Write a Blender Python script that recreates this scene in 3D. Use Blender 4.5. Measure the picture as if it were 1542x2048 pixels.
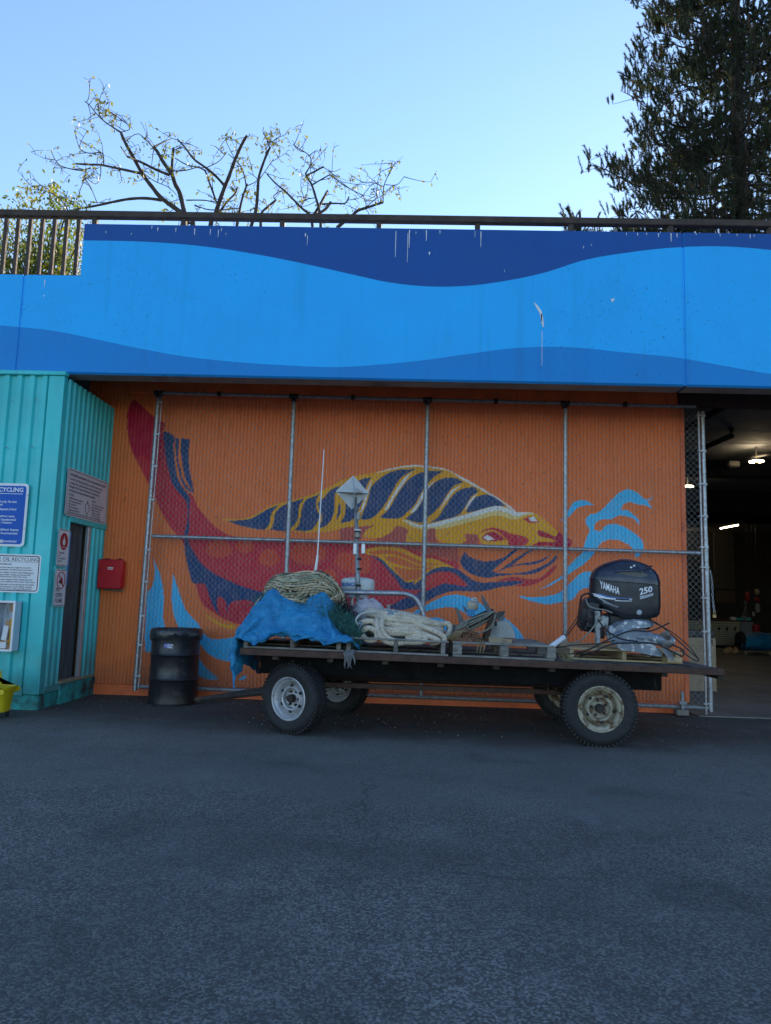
import bpy, math, random
import numpy as np
from mathutils import Vector, Matrix
rad = math.radians
for o in list(bpy.data.objects): bpy.data.objects.remove(o)
scene = bpy.context.scene
col = scene.collection
# ---------------------------------------------------------------- camera
CAM_H, PITCH, YAW, ROLL, FPX = 1.30, 6.78, 1.62, 1.655, 1475.0
def _axes():
    p, y, r = rad(PITCH), rad(YAW), rad(ROLL)
    f = Vector((-math.sin(y)*math.cos(p), math.cos(y)*math.cos(p), math.sin(p)))
    rt = Vector((math.cos(y), math.sin(y), 0)); up = rt.cross(f)
    c, s = math.cos(r), math.sin(r)
    return c*rt + s*up, -s*rt + c*up, f
RT, UP, FW = _axes()
cd = bpy.data.cameras.new('camera'); cam = bpy.data.objects.new('camera', cd); col.objects.link(cam)
cd.sensor_fit = 'VERTICAL'; cd.sensor_height = 36.0; cd.lens = 36.0*FPX/2048
cd.clip_start = .05; cd.clip_end = 5000
cam.matrix_world = Matrix(((RT.x, UP.x, -FW.x, 0), (RT.y, UP.y, -FW.y, 0), (RT.z, UP.z, -FW.z, CAM_H), (0, 0, 0, 1)))
scene.camera = cam
# ---------------------------------------------------------------- sky and sun
SUN_EL, SUN_AZ = rad(27.5), rad(22.0)          # azimuth measured from +Y towards +X
world = bpy.data.worlds.new('World'); scene.world = world; world.use_nodes = True
wn = world.node_tree; wn.nodes.clear()
sky = wn.nodes.new('ShaderNodeTexSky'); sky.sky_type = 'NISHITA'; sky.sun_disc = False
sky.sun_elevation = SUN_EL; sky.sun_rotation = SUN_AZ
sky.altitude = 0; sky.air_density = 1.0; sky.dust_density = 0.03; sky.ozone_density = 4.2
bg = wn.nodes.new('ShaderNodeBackground'); bg.inputs['Strength'].default_value = 0.11
wo = wn.nodes.new('ShaderNodeOutputWorld')
wn.links.new(sky.outputs[0], bg.inputs[0]); wn.links.new(bg.outputs[0], wo.inputs[0])
sl = bpy.data.lights.new('sun', 'SUN'); sl.energy = 3.6; sl.angle = rad(.53); sl.color = (1, .86, .68)
so = bpy.data.objects.new('sun', sl); col.objects.link(so)
sd = Vector((math.sin(SUN_AZ)*math.cos(SUN_EL), math.cos(SUN_AZ)*math.cos(SUN_EL), math.sin(SUN_EL)))
so.rotation_euler = sd.to_track_quat('Z', 'Y').to_euler(); so.location = sd*60
vs = scene.view_settings; vs.view_transform = 'Standard'; vs.look = 'None'; vs.exposure = 1.55; vs.use_white_balance = True; vs.white_balance_temperature = 7000; vs.white_balance_tint = 10; vs.gamma = 1; vs.use_curve_mapping = False
scene.cycles.use_denoising = True
try: scene.cycles.denoiser = 'OPENIMAGEDENOISE'
except Exception: pass
scene.cycles.max_bounces = 8; scene.cycles.transparent_max_bounces = 16
# ---------------------------------------------------------------- helpers
def at(px, py, Y):
    """point of the sight line of photo pixel (px, py) that lies at distance Y from the camera's plane"""
    d = FW + RT*((px-771)/FPX) - UP*((py-1024)/FPX)
    t = Y/d.y
    return Vector((d.x*t, Y, CAM_H + d.z*t))
def lerp(a, b, t): return a + (b-a)*t
class MB:
    def __init__(s): s.v = []; s.f = []; s.m = []
    def add(s, vs_, fs, m=0):
        n = len(s.v); s.v.extend([tuple(p) for p in vs_])
        for f in fs: s.f.append(tuple(i+n for i in f)); s.m.append(m)
        return s
    def obox(s, c, size, R=None, ch=0.0, m=0):
        hx, hy, hz = size[0]/2, size[1]/2, size[2]/2
        c = Vector(c); R = R or Matrix.Identity(3)
        if ch <= 0:
            P = [(x, y, z) for z in (-hz, hz) for y in (-hy, hy) for x in (-hx, hx)]
            F = [(0,2,3,1),(4,5,7,6),(0,1,5,4),(2,6,7,3),(0,4,6,2),(1,3,7,5)]
        else:
            k = min(ch, hx*.9, hy*.9, hz*.9); P = []; idx = {}
            for sx in (-1,1):
                for sy in (-1,1):
                    for sz in (-1,1):
                        for ax in range(3):
                            q = [sx*(hx-k), sy*(hy-k), sz*(hz-k)]; h = (hx,hy,hz)[ax]; q[ax] = (sx,sy,sz)[ax]*h
                            idx[(sx,sy,sz,ax)] = len(P); P.append(tuple(q))
            F = []
            for ax in range(3):
                a, b = [i for i in range(3) if i != ax]
                for sg in (-1,1):
                    L = []
                    for (u, w) in ((-1,-1),(1,-1),(1,1),(-1,1)):
                        q = [0,0,0]; q[ax] = sg; q[a] = u; q[b] = w; L.append(idx[(q[0],q[1],q[2],ax)])
                    if (sg > 0) != (ax == 1): F.append(tuple(L))
                    else: F.append(tuple(reversed(L)))
            for ax in range(3):
                a, b = [i for i in range(3) if i != ax]
                for u in (-1,1):
                    for w in (-1,1):
                        q0 = [0,0,0]; q0[a] = u; q0[b] = w; q1 = list(q0); q0[ax] = -1; q1[ax] = 1
                        F.append((idx[(*q0,a)], idx[(*q1,a)], idx[(*q1,b)], idx[(*q0,b)]))
            for sx in (-1,1):
                for sy in (-1,1):
                    for sz in (-1,1): F.append(tuple(idx[(sx,sy,sz,ax)] for ax in range(3)))
        return s.add([c + R @ Vector(p) for p in P], F, m)
    def box(s, x0, x1, y0, y1, z0, z1, ch=0.0, m=0):
        return s.obox(((x0+x1)/2, (y0+y1)/2, (z0+z1)/2), (abs(x1-x0), abs(y1-y0), abs(z1-z0)), None, ch, m)
    def tube(s, pts, r, n=8, caps=True, closed=False, m=0, flat=1.0):
        P = [Vector(p) for p in pts]; N = len(P)
        rs = r if hasattr(r, '__len__') else [r]*N
        T = []
        for i in range(N):
            a = P[(i-1) % N] if (closed or i > 0) else P[i]; b = P[(i+1) % N] if (closed or i < N-1) else P[i]
            d = b-a; T.append(d.normalized() if d.length > 1e-9 else Vector((0,0,1)))
        u = T[0].orthogonal().normalized()
        if abs(T[0].z) < .9: u = Vector((0,0,1)) - T[0]*T[0].z; u.normalize()
        V = []
        for i in range(N):
            u = u - T[i]*u.dot(T[i])
            if u.length < 1e-6: u = T[i].orthogonal()
            u.normalize(); w = T[i].cross(u)
            for k in range(n):
                a = 2*math.pi*k/n
                V.append(P[i] + (u*math.sin(a)*flat + w*math.cos(a))*rs[i])
        F = []
        for i in range(N if closed else N-1):
            j = (i+1) % N
            for k in range(n):
                k2 = (k+1) % n; F.append((i*n+k, i*n+k2, j*n+k2, j*n+k))
        if caps and not closed:
            F.append(tuple(range(n-1, -1, -1))); F.append(tuple((N-1)*n+k for k in range(n)))
        return s.add(V, F, m)
    def cyl(s, p0, p1, r0, r1=None, n=16, m=0, caps=True):
        return s.tube([p0, p1], [r0, r0 if r1 is None else r1], n, caps, m=m)
    def lathe(s, prof, org=(0,0,0), axis=(0,0,1), n=24, m=0, a0=0, a1=2*math.pi):
        ax = Vector(axis).normalized(); u = ax.orthogonal().normalized(); w = ax.cross(u); org = Vector(org)
        full = abs(a1-a0-2*math.pi) < 1e-6; K = n if full else n+1; V = []
        for (r, h) in prof:
            for k in range(K):
                a = a0+(a1-a0)*k/n; V.append(org + ax*h + (u*math.cos(a)+w*math.sin(a))*r)
        F = []
        for i in range(len(prof)-1):
            for k in range(n):
                k2 = (k+1) % K; F.append((i*K+k, i*K+k2, (i+1)*K+k2, (i+1)*K+k))
        return s.add(V, F, m)
    def prism(s, poly, off, m=0, mid=None):
        P = [Vector(p) for p in poly]; n = len(P); off = Vector(off)
        F = [tuple(range(n)), tuple(range(2*n-1, n-1, -1))]
        for i in range(n): j = (i+1) % n; F.append((j, i, n+i, n+j))
        return s.add(P + [p+off for p in P], F, m)
    def grid(s, P, m=0, flip=False):
        P = np.asarray(P, float); a, b = P.shape[:2]; n0 = len(s.v)
        s.v.extend(map(tuple, P.reshape(-1, 3).tolist()))
        for i in range(a-1):
            for j in range(b-1):
                q = (n0+i*b+j, n0+i*b+j+1, n0+(i+1)*b+j+1, n0+(i+1)*b+j)
                s.f.append(q[::-1] if flip else q); s.m.append(m)
        return s
    def build(s, name, mats, parent=None, smooth=False, fix=True):
        me = bpy.data.meshes.new(name)
        V = np.array(s.v, float).reshape(-1, 3)
        loc = None
        if parent is None and len(V):
            lo, hi = V.min(0), V.max(0); loc = Vector(((lo[0]+hi[0])/2, (lo[1]+hi[1])/2, lo[2])); V = V - np.array(loc)
        me.from_pydata(V.tolist(), [], s.f)
        if not isinstance(mats, (list, tuple)): mats = [mats]
        for mt in mats: me.materials.append(mt)
        if len(mats) > 1: me.polygons.foreach_set('material_index', s.m)
        o = bpy.data.objects.new(name, me); col.objects.link(o)
        if loc is not None: o.location = loc
        finish(o, smooth); adopt(o, parent)
        return o
def finish(o, smooth):
    if smooth:
        me = o.data; me.polygons.foreach_set('use_smooth', [True]*len(me.polygons))
        if smooth is not True: me.set_sharp_from_angle(angle=rad(smooth))
def adopt(o, parent):
    if parent is None: return
    o.parent = parent
    if parent.type == 'EMPTY' or parent.parent is None:
        o.matrix_parent_inverse = (Matrix.LocRotScale(parent.location, parent.rotation_euler, None)).inverted()
        if parent.get('local'): o.matrix_parent_inverse = Matrix.Identity(4)
    elif 'pl' in parent: o.matrix_parent_inverse = Matrix.Translation(Vector(parent['pl'])).inverted()
def raw(name, V, F, mats, parent=None, smooth=False):
    """fast mesh from numpy arrays; F is an (n, k) index array"""
    V = np.asarray(V, np.float32); F = np.asarray(F, np.int32); me = bpy.data.meshes.new(name)
    loc = None
    if parent is None: lo, hi = V.min(0), V.max(0); loc = Vector(((lo[0]+hi[0])/2, (lo[1]+hi[1])/2, lo[2])); V = V - np.array(loc, np.float32)
    k = F.shape[1]
    me.vertices.add(len(V)); me.vertices.foreach_set('co', V.ravel())
    me.loops.add(F.size); me.loops.foreach_set('vertex_index', F.ravel())
    me.polygons.add(len(F)); me.polygons.foreach_set('loop_start', np.arange(0, F.size, k, dtype=np.int32)); me.polygons.foreach_set('loop_total', np.full(len(F), k, np.int32))
    me.update(calc_edges=True); me.validate()
    for mt in (mats if isinstance(mats, (list, tuple)) else [mats]): me.materials.append(mt)
    o = bpy.data.objects.new(name, me); col.objects.link(o)
    if loc is not None: o.location = loc
    if smooth: finish(o, smooth)
    adopt(o, parent); return o
def tag(o, label=None, cat=None, group=None, kind=None):
    if label: o['label'] = label
    if cat: o['category'] = cat
    if group: o['group'] = group
    if kind: o['kind'] = kind
    return o
def thing(name, label, cat, loc=(0,0,0), group=None, rot=(0,0,0), local=False):
    e = bpy.data.objects.new(name, None); col.objects.link(e); e.location = loc; e.rotation_euler = rot; e.empty_display_size = .1
    if local: e['local'] = 1
    return tag(e, label, cat, group)
def copy_tree(o, parent=None):
    c = o.copy(); col.objects.link(c)
    if parent is not None: c.parent = parent
    for ch in list(o.children): copy_tree(ch, c)
    return c
def text(body, size, loc, mat_, parent, name='lettering', R=None, ax='LEFT', sx=1.0, ext=.0008, bold=0.0, shear=0, space=1.0, ay='TOP_BASELINE'):
    """flat letters; R maps text x,y,z to world (default: readable from -Y)"""
    cu = bpy.data.curves.new(name, 'FONT'); cu.body = body; cu.size = size; cu.align_x = ax; cu.align_y = ay
    cu.extrude = ext; cu.offset = bold; cu.shear = shear; cu.space_character = space; cu.resolution_u = 2; cu.space_line = .92
    cu.materials.append(mat_)
    o = bpy.data.objects.new(name, cu); col.objects.link(o)
    R = R or Matrix(((1,0,0),(0,0,-1),(0,1,0)))
    M = Matrix.Translation(Vector(loc)) @ R.to_4x4() @ Matrix.Diagonal((sx,1,1,1))
    o.matrix_basis = M; adopt(o, parent); return o
# ---------------------------------------------------------------- materials
def nt(m):
    m.use_nodes = True; t = m.node_tree; t.nodes.clear()
    out = t.nodes.new('ShaderNodeOutputMaterial'); b = t.nodes.new('ShaderNodeBsdfPrincipled'); t.links.new(b.outputs[0], out.inputs[0])
    return t, b, out
class NB:
    def __init__(s, m): s.t, s.b, s.out = nt(m)
    def n(s, k, **kw):
        x = s.t.nodes.new(k)
        for a, v in kw.items(): setattr(x, a, v)
        return x
    def l(s, a, b): s.t.links.new(a, b)
    def co(s, scale=(1,1,1), rot=(0,0,0)):
        tc = s.n('ShaderNodeTexCoord'); mp = s.n('ShaderNodeMapping'); mp.inputs['Scale'].default_value = scale; mp.inputs['Rotation'].default_value = rot
        s.l(tc.outputs['Object'], mp.inputs[0]); return mp.outputs[0]
    def noise(s, scale, co=None, detail=4, rough=.6, dist=0):
        x = s.n('ShaderNodeTexNoise'); x.inputs['Scale'].default_value = scale; x.inputs['Detail'].default_value = detail; x.inputs['Roughness'].default_value = rough; x.inputs['Distortion'].default_value = dist
        s.l(co or s.co(), x.inputs['Vector']); return x.outputs['Fac']
    def ramp(s, f, a, b, ca=(0,0,0,1), cb=(1,1,1,1)):
        r = s.n('ShaderNodeValToRGB'); e = r.color_ramp.elements; e[0].position = a; e[1].position = b; e[0].color = ca; e[1].color = cb
        s.l(f, r.inputs[0]); return r.outputs[0]
    def mix(s, f, a, b, blend='MIX'):
        x = s.n('ShaderNodeMix', data_type='RGBA', blend_type=blend)
        for i, v in ((0, f), (6, a), (7, b)):
            if hasattr(v, 'node'): s.l(v, x.inputs[i])
            elif i == 0: x.inputs[0].default_value = v
            else: x.inputs[i].default_value = (*v[:3], 1)
        return x.outputs[2]
    def math(s, op, a, b=0.0, clamp=False):
        x = s.n('ShaderNodeMath', operation=op); x.use_clamp = clamp
        for i, v in ((0, a), (1, b)):
            if hasattr(v, 'node'): s.l(v, x.inputs[i])
            else: x.inputs[i].default_value = v
        return x.outputs[0]
    def bump(s, h, strength, dist=.01):
        x = s.n('ShaderNodeBump'); x.inputs['Strength'].default_value = strength; x.inputs['Distance'].default_value = dist
        s.l(h, x.inputs['Height']); s.l(x.outputs[0], s.b.inputs['Normal']); return x
    def set(s, k, v):
        if hasattr(v, 'node'): s.l(v, s.b.inputs[k])
        else: s.b.inputs[k].default_value = (*v, 1) if isinstance(v, tuple) and len(v) == 3 else v
def pbr(name, c, rough=.6, metal=0.0, var=.25, vs_=4.0, bump=.0, bs=60, stain=None, st=(.55,.7), ss=6, sco=(1,1,1), rvar=.12, spec=None, co=(1,1,1), grime=None):
    m = bpy.data.materials.new(name); B = NB(m); C = B.co(co)
    n1 = B.noise(vs_, C, 5); lo = tuple(x*(1-var) for x in c); hi = tuple(min(1, x*(1+var*.6)) for x in c)
    cc = B.ramp(n1, .3, .7, (*lo, 1), (*hi, 1))
    if stain is not None:
        n2 = B.noise(ss, B.co(sco), 6, .65); cc = B.mix(B.ramp(n2, st[0], st[1]), cc, stain)
    if grime is not None:       # splashed dirt near the ground: (height, colour, amount)
        gp = B.n('ShaderNodeNewGeometry'); gs = B.n('ShaderNodeSeparateXYZ'); B.l(gp.outputs['Position'], gs.inputs[0])
        gh = B.math('ADD', gs.outputs[2], B.math('MULTIPLY', B.math('SUBTRACT', B.noise(4.5, B.co((1,1,.6)), 6, .7), .5), grime[0]*1.6))
        cc = B.mix(B.math('MULTIPLY', B.ramp(B.math('DIVIDE', gh, grime[0]), .25, 1.0, (1,1,1,1), (0,0,0,1)), grime[2]), cc, grime[1])
    B.set('Base Color', cc); B.set('Metallic', metal)
    n3 = B.noise(vs_*3, C, 3); B.set('Roughness', B.ramp(n3, .25, .75, (rough-rvar,)*3+(1,), (min(1, rough+rvar),)*3+(1,)))
    if spec is not None: B.set('Specular IOR Level', spec)
    if bump: B.bump(B.noise(bs, C, 4), bump)
    return m
def flat(name, c, rough=.6, metal=0.0, **k): return pbr(name, c, rough, metal, var=k.pop('var', .12), **k)
# ================================================================ materials of the setting
YF, YW, YFEN = 8.20, 9.55, 9.30            # fascia face, corrugated wall, gate
def asphalt():
    m = bpy.data.materials.new('asphalt'); B = NB(m); C = B.co()
    sp = B.n('ShaderNodeSeparateXYZ'); B.l(C, sp.inputs[0])
    vor = B.n('ShaderNodeTexVoronoi'); vor.inputs['Scale'].default_value = 105; B.l(C, vor.inputs['Vector'])
    wn_ = B.n('ShaderNodeTexWhiteNoise'); B.l(vor.outputs['Color'], wn_.inputs['Vector'])
    stone = B.ramp(wn_.outputs['Value'], .35, 1.0, (.038,.036,.033,1), (.40,.385,.35,1))
    big = B.noise(.55, C, 5, .62); mid = B.noise(3.2, C, 6, .7)
    base = B.mix(B.ramp(mid, .35, .7), (.090,.087,.078), (.165,.160,.144))
    gaps = B.ramp(vor.outputs['Distance'], .0, .62)
    c = B.mix(.50, base, stone)
    c = B.mix(B.ramp(big, .40, .60), B.mix(.5, c, (.058,.057,.054)), c)
    # smoother, paler strip beyond an old patch edge
    e = B.math('ADD', sp.outputs[1], B.math('MULTIPLY', B.math('SUBTRACT', B.noise(.9, C, 4, .6), .5), .9))
    e = B.math('ADD', e, B.math('MULTIPLY', sp.outputs[0], .07))
    patch = B.ramp(B.math('SUBTRACT', e, 4.8), .0, .22)
    c = B.mix(patch, c, B.mix(.38, c, (.155,.152,.14)))
    # grime that gathered by the wall
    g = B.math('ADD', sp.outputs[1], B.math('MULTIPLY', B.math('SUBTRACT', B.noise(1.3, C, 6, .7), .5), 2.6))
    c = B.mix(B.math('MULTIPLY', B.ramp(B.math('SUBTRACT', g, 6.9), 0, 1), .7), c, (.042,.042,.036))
    # dusty worn area close to the camera and oil spots
    d = B.ramp(B.noise(1.1, B.co((1,.6,1)), 6, .7), .55, .72); c = B.mix(B.math('MULTIPLY', d, .5), c, (.19,.19,.185))
    oil = B.ramp(B.noise(.8, B.co((1.3,1.1,1)), 3, .5), .615, .67); c = B.mix(B.math('MULTIPLY', oil, .28), c, (.03,.03,.03))
    tk = B.math('ADD', B.math('MULTIPLY', sp.outputs[1], .94), B.math('MULTIPLY', sp.outputs[0], .22)); tk = B.math('ADD', tk, B.math('MULTIPLY', B.noise(.5, C, 2), .5))
    trk = B.ramp(B.math('ABSOLUTE', B.math('SUBTRACT', B.math('FRACT', B.math('MULTIPLY', tk, .62)), .5)), .0, .17, (1,1,1,1), (0,0,0,1)); c = B.mix(B.math('MULTIPLY', B.math('MULTIPLY', trk, B.ramp(B.noise(1.7, C, 5, .7), .4, .65)), .4), c, (.028,.029,.03))
    cr = B.n('ShaderNodeTexVoronoi', feature='DISTANCE_TO_EDGE'); cr.inputs['Scale'].default_value = .45
    wv = B.n('ShaderNodeMapping'); B.l(C, wv.inputs[0]); 
    wob = B.n('ShaderNodeVectorMath', operation='ADD'); nz = B.n('ShaderNodeTexNoise'); nz.inputs['Scale'].default_value = 2.5; nz.inputs['Detail'].default_value = 6; B.l(C, nz.inputs['Vector'])
    sc_ = B.n('ShaderNodeVectorMath', operation='SCALE'); sc_.inputs['Scale'].default_value = .5; B.l(nz.outputs['Color'], sc_.inputs[0]); B.l(C, wob.inputs[0]); B.l(sc_.outputs[0], wob.inputs[1]); B.l(wob.outputs[0], cr.inputs['Vector'])
    crack = B.math('MULTIPLY', B.ramp(cr.outputs['Distance'], .0, .007, (1,1,1,1), (0,0,0,1)), B.ramp(B.noise(.35, C, 2), .5, .6))
    c = B.mix(B.math('MULTIPLY', crack, .6), c, (.015,.015,.016))
    B.set('Base Color', c); B.set('Roughness', B.ramp(big, .3, .7, (.72,)*3+(1,), (.92,)*3+(1,)))
    h = B.math('ADD', B.math('MULTIPLY', gaps, -.8), B.math('MULTIPLY', mid, .9))
    B.bump(h, .75, .008); return m
def painted(name, c, c2=None, rough=.5, pit=.75):
    """rolled paint on old concrete: pits, blisters, rain streaks and dirt"""
    m = bpy.data.materials.new(name); B = NB(m); C = B.co()
    n1 = B.noise(1.4, C, 6, .65); c2 = c2 or tuple(x*.9 for x in c)
    cc = B.mix(B.ramp(n1, .35, .68), c2, c)
    st = B.noise(3.0, B.co((2.2,2.2,.12)), 5, .6); cc = B.mix(B.math('MULTIPLY', B.ramp(st, .55, .75), .22), cc, tuple(x*.45+.012 for x in c))
    area = B.ramp(B.noise(.9, C, 3, .6), .42, .62)
    sp = B.ramp(B.noise(20, C, 3, .55), .66, .70); sp2 = B.ramp(B.noise(45, B.co((1,1,.6)), 2, .5), .65, .69)
    k = B.math('MULTIPLY', B.math('MAXIMUM', sp, sp2), B.math('MULTIPLY', area, pit))
    cc = B.mix(k, cc, tuple(x*.25+.01 for x in c))
    B.set('Base Color', cc); B.set('Roughness', B.ramp(n1, .3, .7, (rough-.1,)*3+(1,), (rough+.15,)*3+(1,)))
    B.set('Specular IOR Level', .22); B.bump(B.math('ADD', B.noise(22, C, 4), B.math('MULTIPLY', k, -1.2)), .28, .006); return m
M = {}
M['asphalt'] = asphalt()
M['blue'] = painted('bright_blue_paint', (.001,.46,.99)); M['navy'] = painted('navy_blue_paint', (.010,.092,.345)); M['midblue'] = painted('mid_blue_paint', (.001,.25,.66))
M['concrete'] = pbr('concrete', (.30,.29,.27), .85, var=.3, vs_=2.5, bump=.3, bs=30, stain=(.12,.12,.11), ss=1.5)
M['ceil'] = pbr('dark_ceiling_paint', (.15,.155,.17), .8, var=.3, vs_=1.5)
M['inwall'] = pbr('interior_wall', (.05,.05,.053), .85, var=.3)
M['pipe_dark'] = flat('dark_pipe_paint', (.012,.012,.014), .6)
M['galv'] = pbr('galvanised_steel', (.42,.45,.48), .48, .75, var=.35, vs_=22, stain=(.20,.21,.21), st=(.5,.72), ss=30, rvar=.15)
M['galvdull'] = pbr('dull_galvanised_steel', (.30,.32,.34), .6, .55, var=.4, vs_=18, stain=(.16,.12,.09), st=(.6,.75), ss=14)
M['wire'] = pbr('galvanised_wire', (.33,.34,.35), .55, .5, var=.35, vs_=12)
M['black'] = flat('black_matt', (.012,.012,.013), .75)
M['rail'] = pbr('bronze_rail_paint', (.075,.056,.045), .75, 0, var=.3, vs_=8, stain=(.12,.10,.085), st=(.68,.8), ss=25, spec=.2)
M['white'] = flat('white_paint', (.78,.78,.77), .5)
M['dropping'] = flat('bird_lime', (.75,.76,.76), .9)
M['orange_trim'] = pbr('orange_trim_paint', (.82,.16,.045), .55, var=.22, vs_=3, stain=(.13,.045,.025), st=(.60,.78), ss=7, sco=(1,1,.4))
# ================================================================ ground, hall and roof deck
g = MB(); g.add([(-1500,-1500,0),(1500,-1500,0),(1500,1500,0),(-1500,1500,0)], [(0,1,2,3)])
ground = g.build('ground', M['asphalt']); ground.location = (0,0,0); tag(ground, kind='structure')
tag(MB().box(3.62, 24, YFEN-.02, 30.3, -.2, .012).build('hall_floor', pbr('hall_floor_concrete', (.19,.185,.18), .6, var=.35, vs_=1.1, bump=.12, bs=20, stain=(.08,.078,.075), ss=2.2)), kind='structure')
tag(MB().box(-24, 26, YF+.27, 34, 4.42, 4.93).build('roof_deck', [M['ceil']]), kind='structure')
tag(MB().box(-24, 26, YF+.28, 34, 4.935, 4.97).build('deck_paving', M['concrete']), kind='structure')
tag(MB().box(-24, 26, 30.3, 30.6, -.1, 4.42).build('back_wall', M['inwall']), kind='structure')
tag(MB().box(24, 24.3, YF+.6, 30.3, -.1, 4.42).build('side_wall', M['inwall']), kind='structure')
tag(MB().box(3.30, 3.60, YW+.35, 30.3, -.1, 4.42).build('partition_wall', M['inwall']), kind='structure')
tag(MB().box(8.6, 24, YW-.02, YW+.2, -.1, 4.42).build('unseen_front_wall', M['inwall']), kind='structure')  # unseen wall, added to narrow the bay opening so the hall stays dark
# ================================================================ painted concrete fascia
fas = thing('concrete_fascia', 'long concrete roof edge beam painted with bright blue and navy waves', 'facade', (0, YF, 3.8))
ucurve = [(-400,492),(0,483),(168,481),(300,484),(400,492),(520,510),(620,530),(700,548),(780,565),(860,573),(930,572),(1010,562),(1090,545),(1170,520),(1250,506),(1367,494),(1450,493),(1542,500),(1750,530),(2100,560)]
lcurve = [(-400,640),(-100,646),(0,651),(50,655),(110,662),(190,678),(270,695),(350,710),(450,722),(560,730),(680,734),(771,728),(850,720),(950,706),(1020,697),(1070,694),(1150,695),(1250,705),(1367,717),(1450,732),(1542,748),(1750,765),(2100,760)]
def curve_fn(pts):
    w = [at(x, y, YF) for x, y in pts]; X = np.array([p.x for p in w]); Z = np.array([p.z for p in w])
    def f(x):                                   # smooth (cosine-free Hermite) interpolation
        m_ = np.gradient(Z, X); i = int(np.clip(np.searchsorted(X, x)-1, 0, len(X)-2)); h = X[i+1]-X[i]; t = min(1, max(0, (x-X[i])/h))
        return ((2*t**3-3*t**2+1)*Z[i] + (t**3-2*t*t+t)*h*m_[i] + (-2*t**3+3*t*t)*Z[i+1] + (t**3-t*t)*h*m_[i+1])
    return f
fu, fl = curve_fn(ucurve), curve_fn(lcurve)
ZB, ZT, ZS, XS = 3.795, 5.630, 4.985, at(165, 500, YF).x
def fascia_panel(x0, x1, zt, low=False):
    b = MB(); n = max(2, int((x1-x0)/.06)); xs = [x0+(x1-x0)*i/n for i in range(n+1)]; lip = .022
    for i in range(n):
        a, c = xs[i], xs[i+1]
        rows = [[(ZB+lip, None)]]
        la, lc = max(ZB+.03, fl(a)), max(ZB+.03, fl(c)); ua, uc = (zt, zt) if low else (min(zt-.02, fu(a)), min(zt-.02, fu(c)))
        za = [ZB+lip, la, ua] + ([] if low else [zt]); zc = [ZB+lip, lc, uc] + ([] if low else [zt])
        for k in range(len(za)-1):
            b.add([(a,YF,za[k]),(c,YF,zc[k]),(c,YF,zc[k+1]),(a,YF,za[k+1])], [(0,1,2,3)], (2, 0, 1)[k])
        b.add([(a,YF+lip,ZB),(c,YF+lip,ZB),(c,YF,ZB+lip),(a,YF,ZB+lip)], [(0,1,2,3)], 2)
        b.add([(a,YF+.26,ZB),(c,YF+.26,ZB),(c,YF+lip,ZB),(a,YF+lip,ZB)], [(0,1,2,3)], 3)
        tm = 0 if low else 1
        b.add([(a,YF,zt),(c,YF,zt),(c,YF+.26,zt),(a,YF+.26,zt)], [(0,1,2,3)], tm)
        b.add([(c,YF+.26,ZB),(a,YF+.26,ZB),(a,YF+.26,zt),(c,YF+.26,zt)], [(0,1,2,3)], 3)
    for x, s in ((x0, -1), (x1, 1)):
        q = [(x,YF,ZB+lip),(x,YF+.26,ZB),(x,YF+.26,zt),(x,YF,zt)]
        b.add(q, [(0,1,2,3) if s < 0 else (3,2,1,0)], 0)
    return b.build('panel', [M['blue'], M['navy'], M['midblue'], M['concrete']], fas)
J1, J2 = at(45, 600, YF).x, at(1367.5, 600, YF).x
fascia_panel(-24, J1-.016, ZS, True); fascia_panel(J1+.016, XS, ZS, True); fascia_panel(XS, J2-.017, ZT); fascia_panel(J2+.017, 26, ZT)
for xj, zt in ((J1, ZS), (J2, ZT)):
    b = MB()
    for (z0, z1, mi) in ((ZB+.01, fl(xj), 2), (fl(xj), min(zt-.005, fu(xj) if zt > 5.2 else zt-.006), 0), (fu(xj), zt-.006, 1)):
        if z1 > z0: b.box(xj-.0165, xj+.0165, YF+.012, YF+.1, z0, z1, 0, mi)
    b.build('joint_sealant', [M['blue'], M['navy'], M['midblue']], fas)
# bird lime runs on the top of the beam
rng = random.Random(5); dr = MB()
def run(x, z, L, w):
    n = 7; P = []
    for i in range(n+1):
        t = i/n; ww = w*(1-.75*t)*(.7+.6*rng.random()) + .0012; xx = x + (rng.random()-.5)*w*.4; P.append(((xx-ww, YF-.0025, z-L*t), (xx+ww, YF-.0025, z-L*t)))
    V = [p for q in P for p in q]; dr.add(V, [(2*i, 2*i+2, 2*i+3, 2*i+1) for i in range(n)])
for px, py, L, w in ((304,452,8,2),(316,455,10,3),(352,456,12,2),(390,457,18,3),(421,458,16,3),(437,460,20,2.5),(443,457,8,2),(452,466,6,1),(611,467,9,4),(615,471,26,1.2),(792,462,70,2.2),(819,460,48,2.6),(816,466,78,1.5),(832,463,8,1),(853,461,28,3),(859,504,8,5),(880,461,10,2),(950,462,16,1),(962,463,42,2.4),(1009,540,6,1),(1167,492,7,1.4),(1183,488,5,1),(1253,466,7,2),(1275,466,8,2.2),(1293,466,6,2),(1317,467,10,3),(1342,467,22,3),(1354,467,11,3),(1392,466,6,3),(1440,468,7,2),(1474,468,6,2),(1500,469,10,3),(1508,469,7,2),(90,560,20,2),(88,590,6,3),(212,462,6,2),(263,466,5,1.5),(1083,628,26,4),(1084,662,90,1.2),(1068,606,3,1)):
    p = at(px, py, YF); run(p.x, p.z, L*.0046, w*.0016)
b_ = [at(x, y, YF) for x, y in ((1068,604),(1076,612),(1083,622),(1086,634),(1088,654),(1085,654),(1082,640),(1079,626),(1072,614))]
dr.add([(p.x, YF-.0025, p.z) for p in b_], [tuple(range(len(b_)))])
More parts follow.
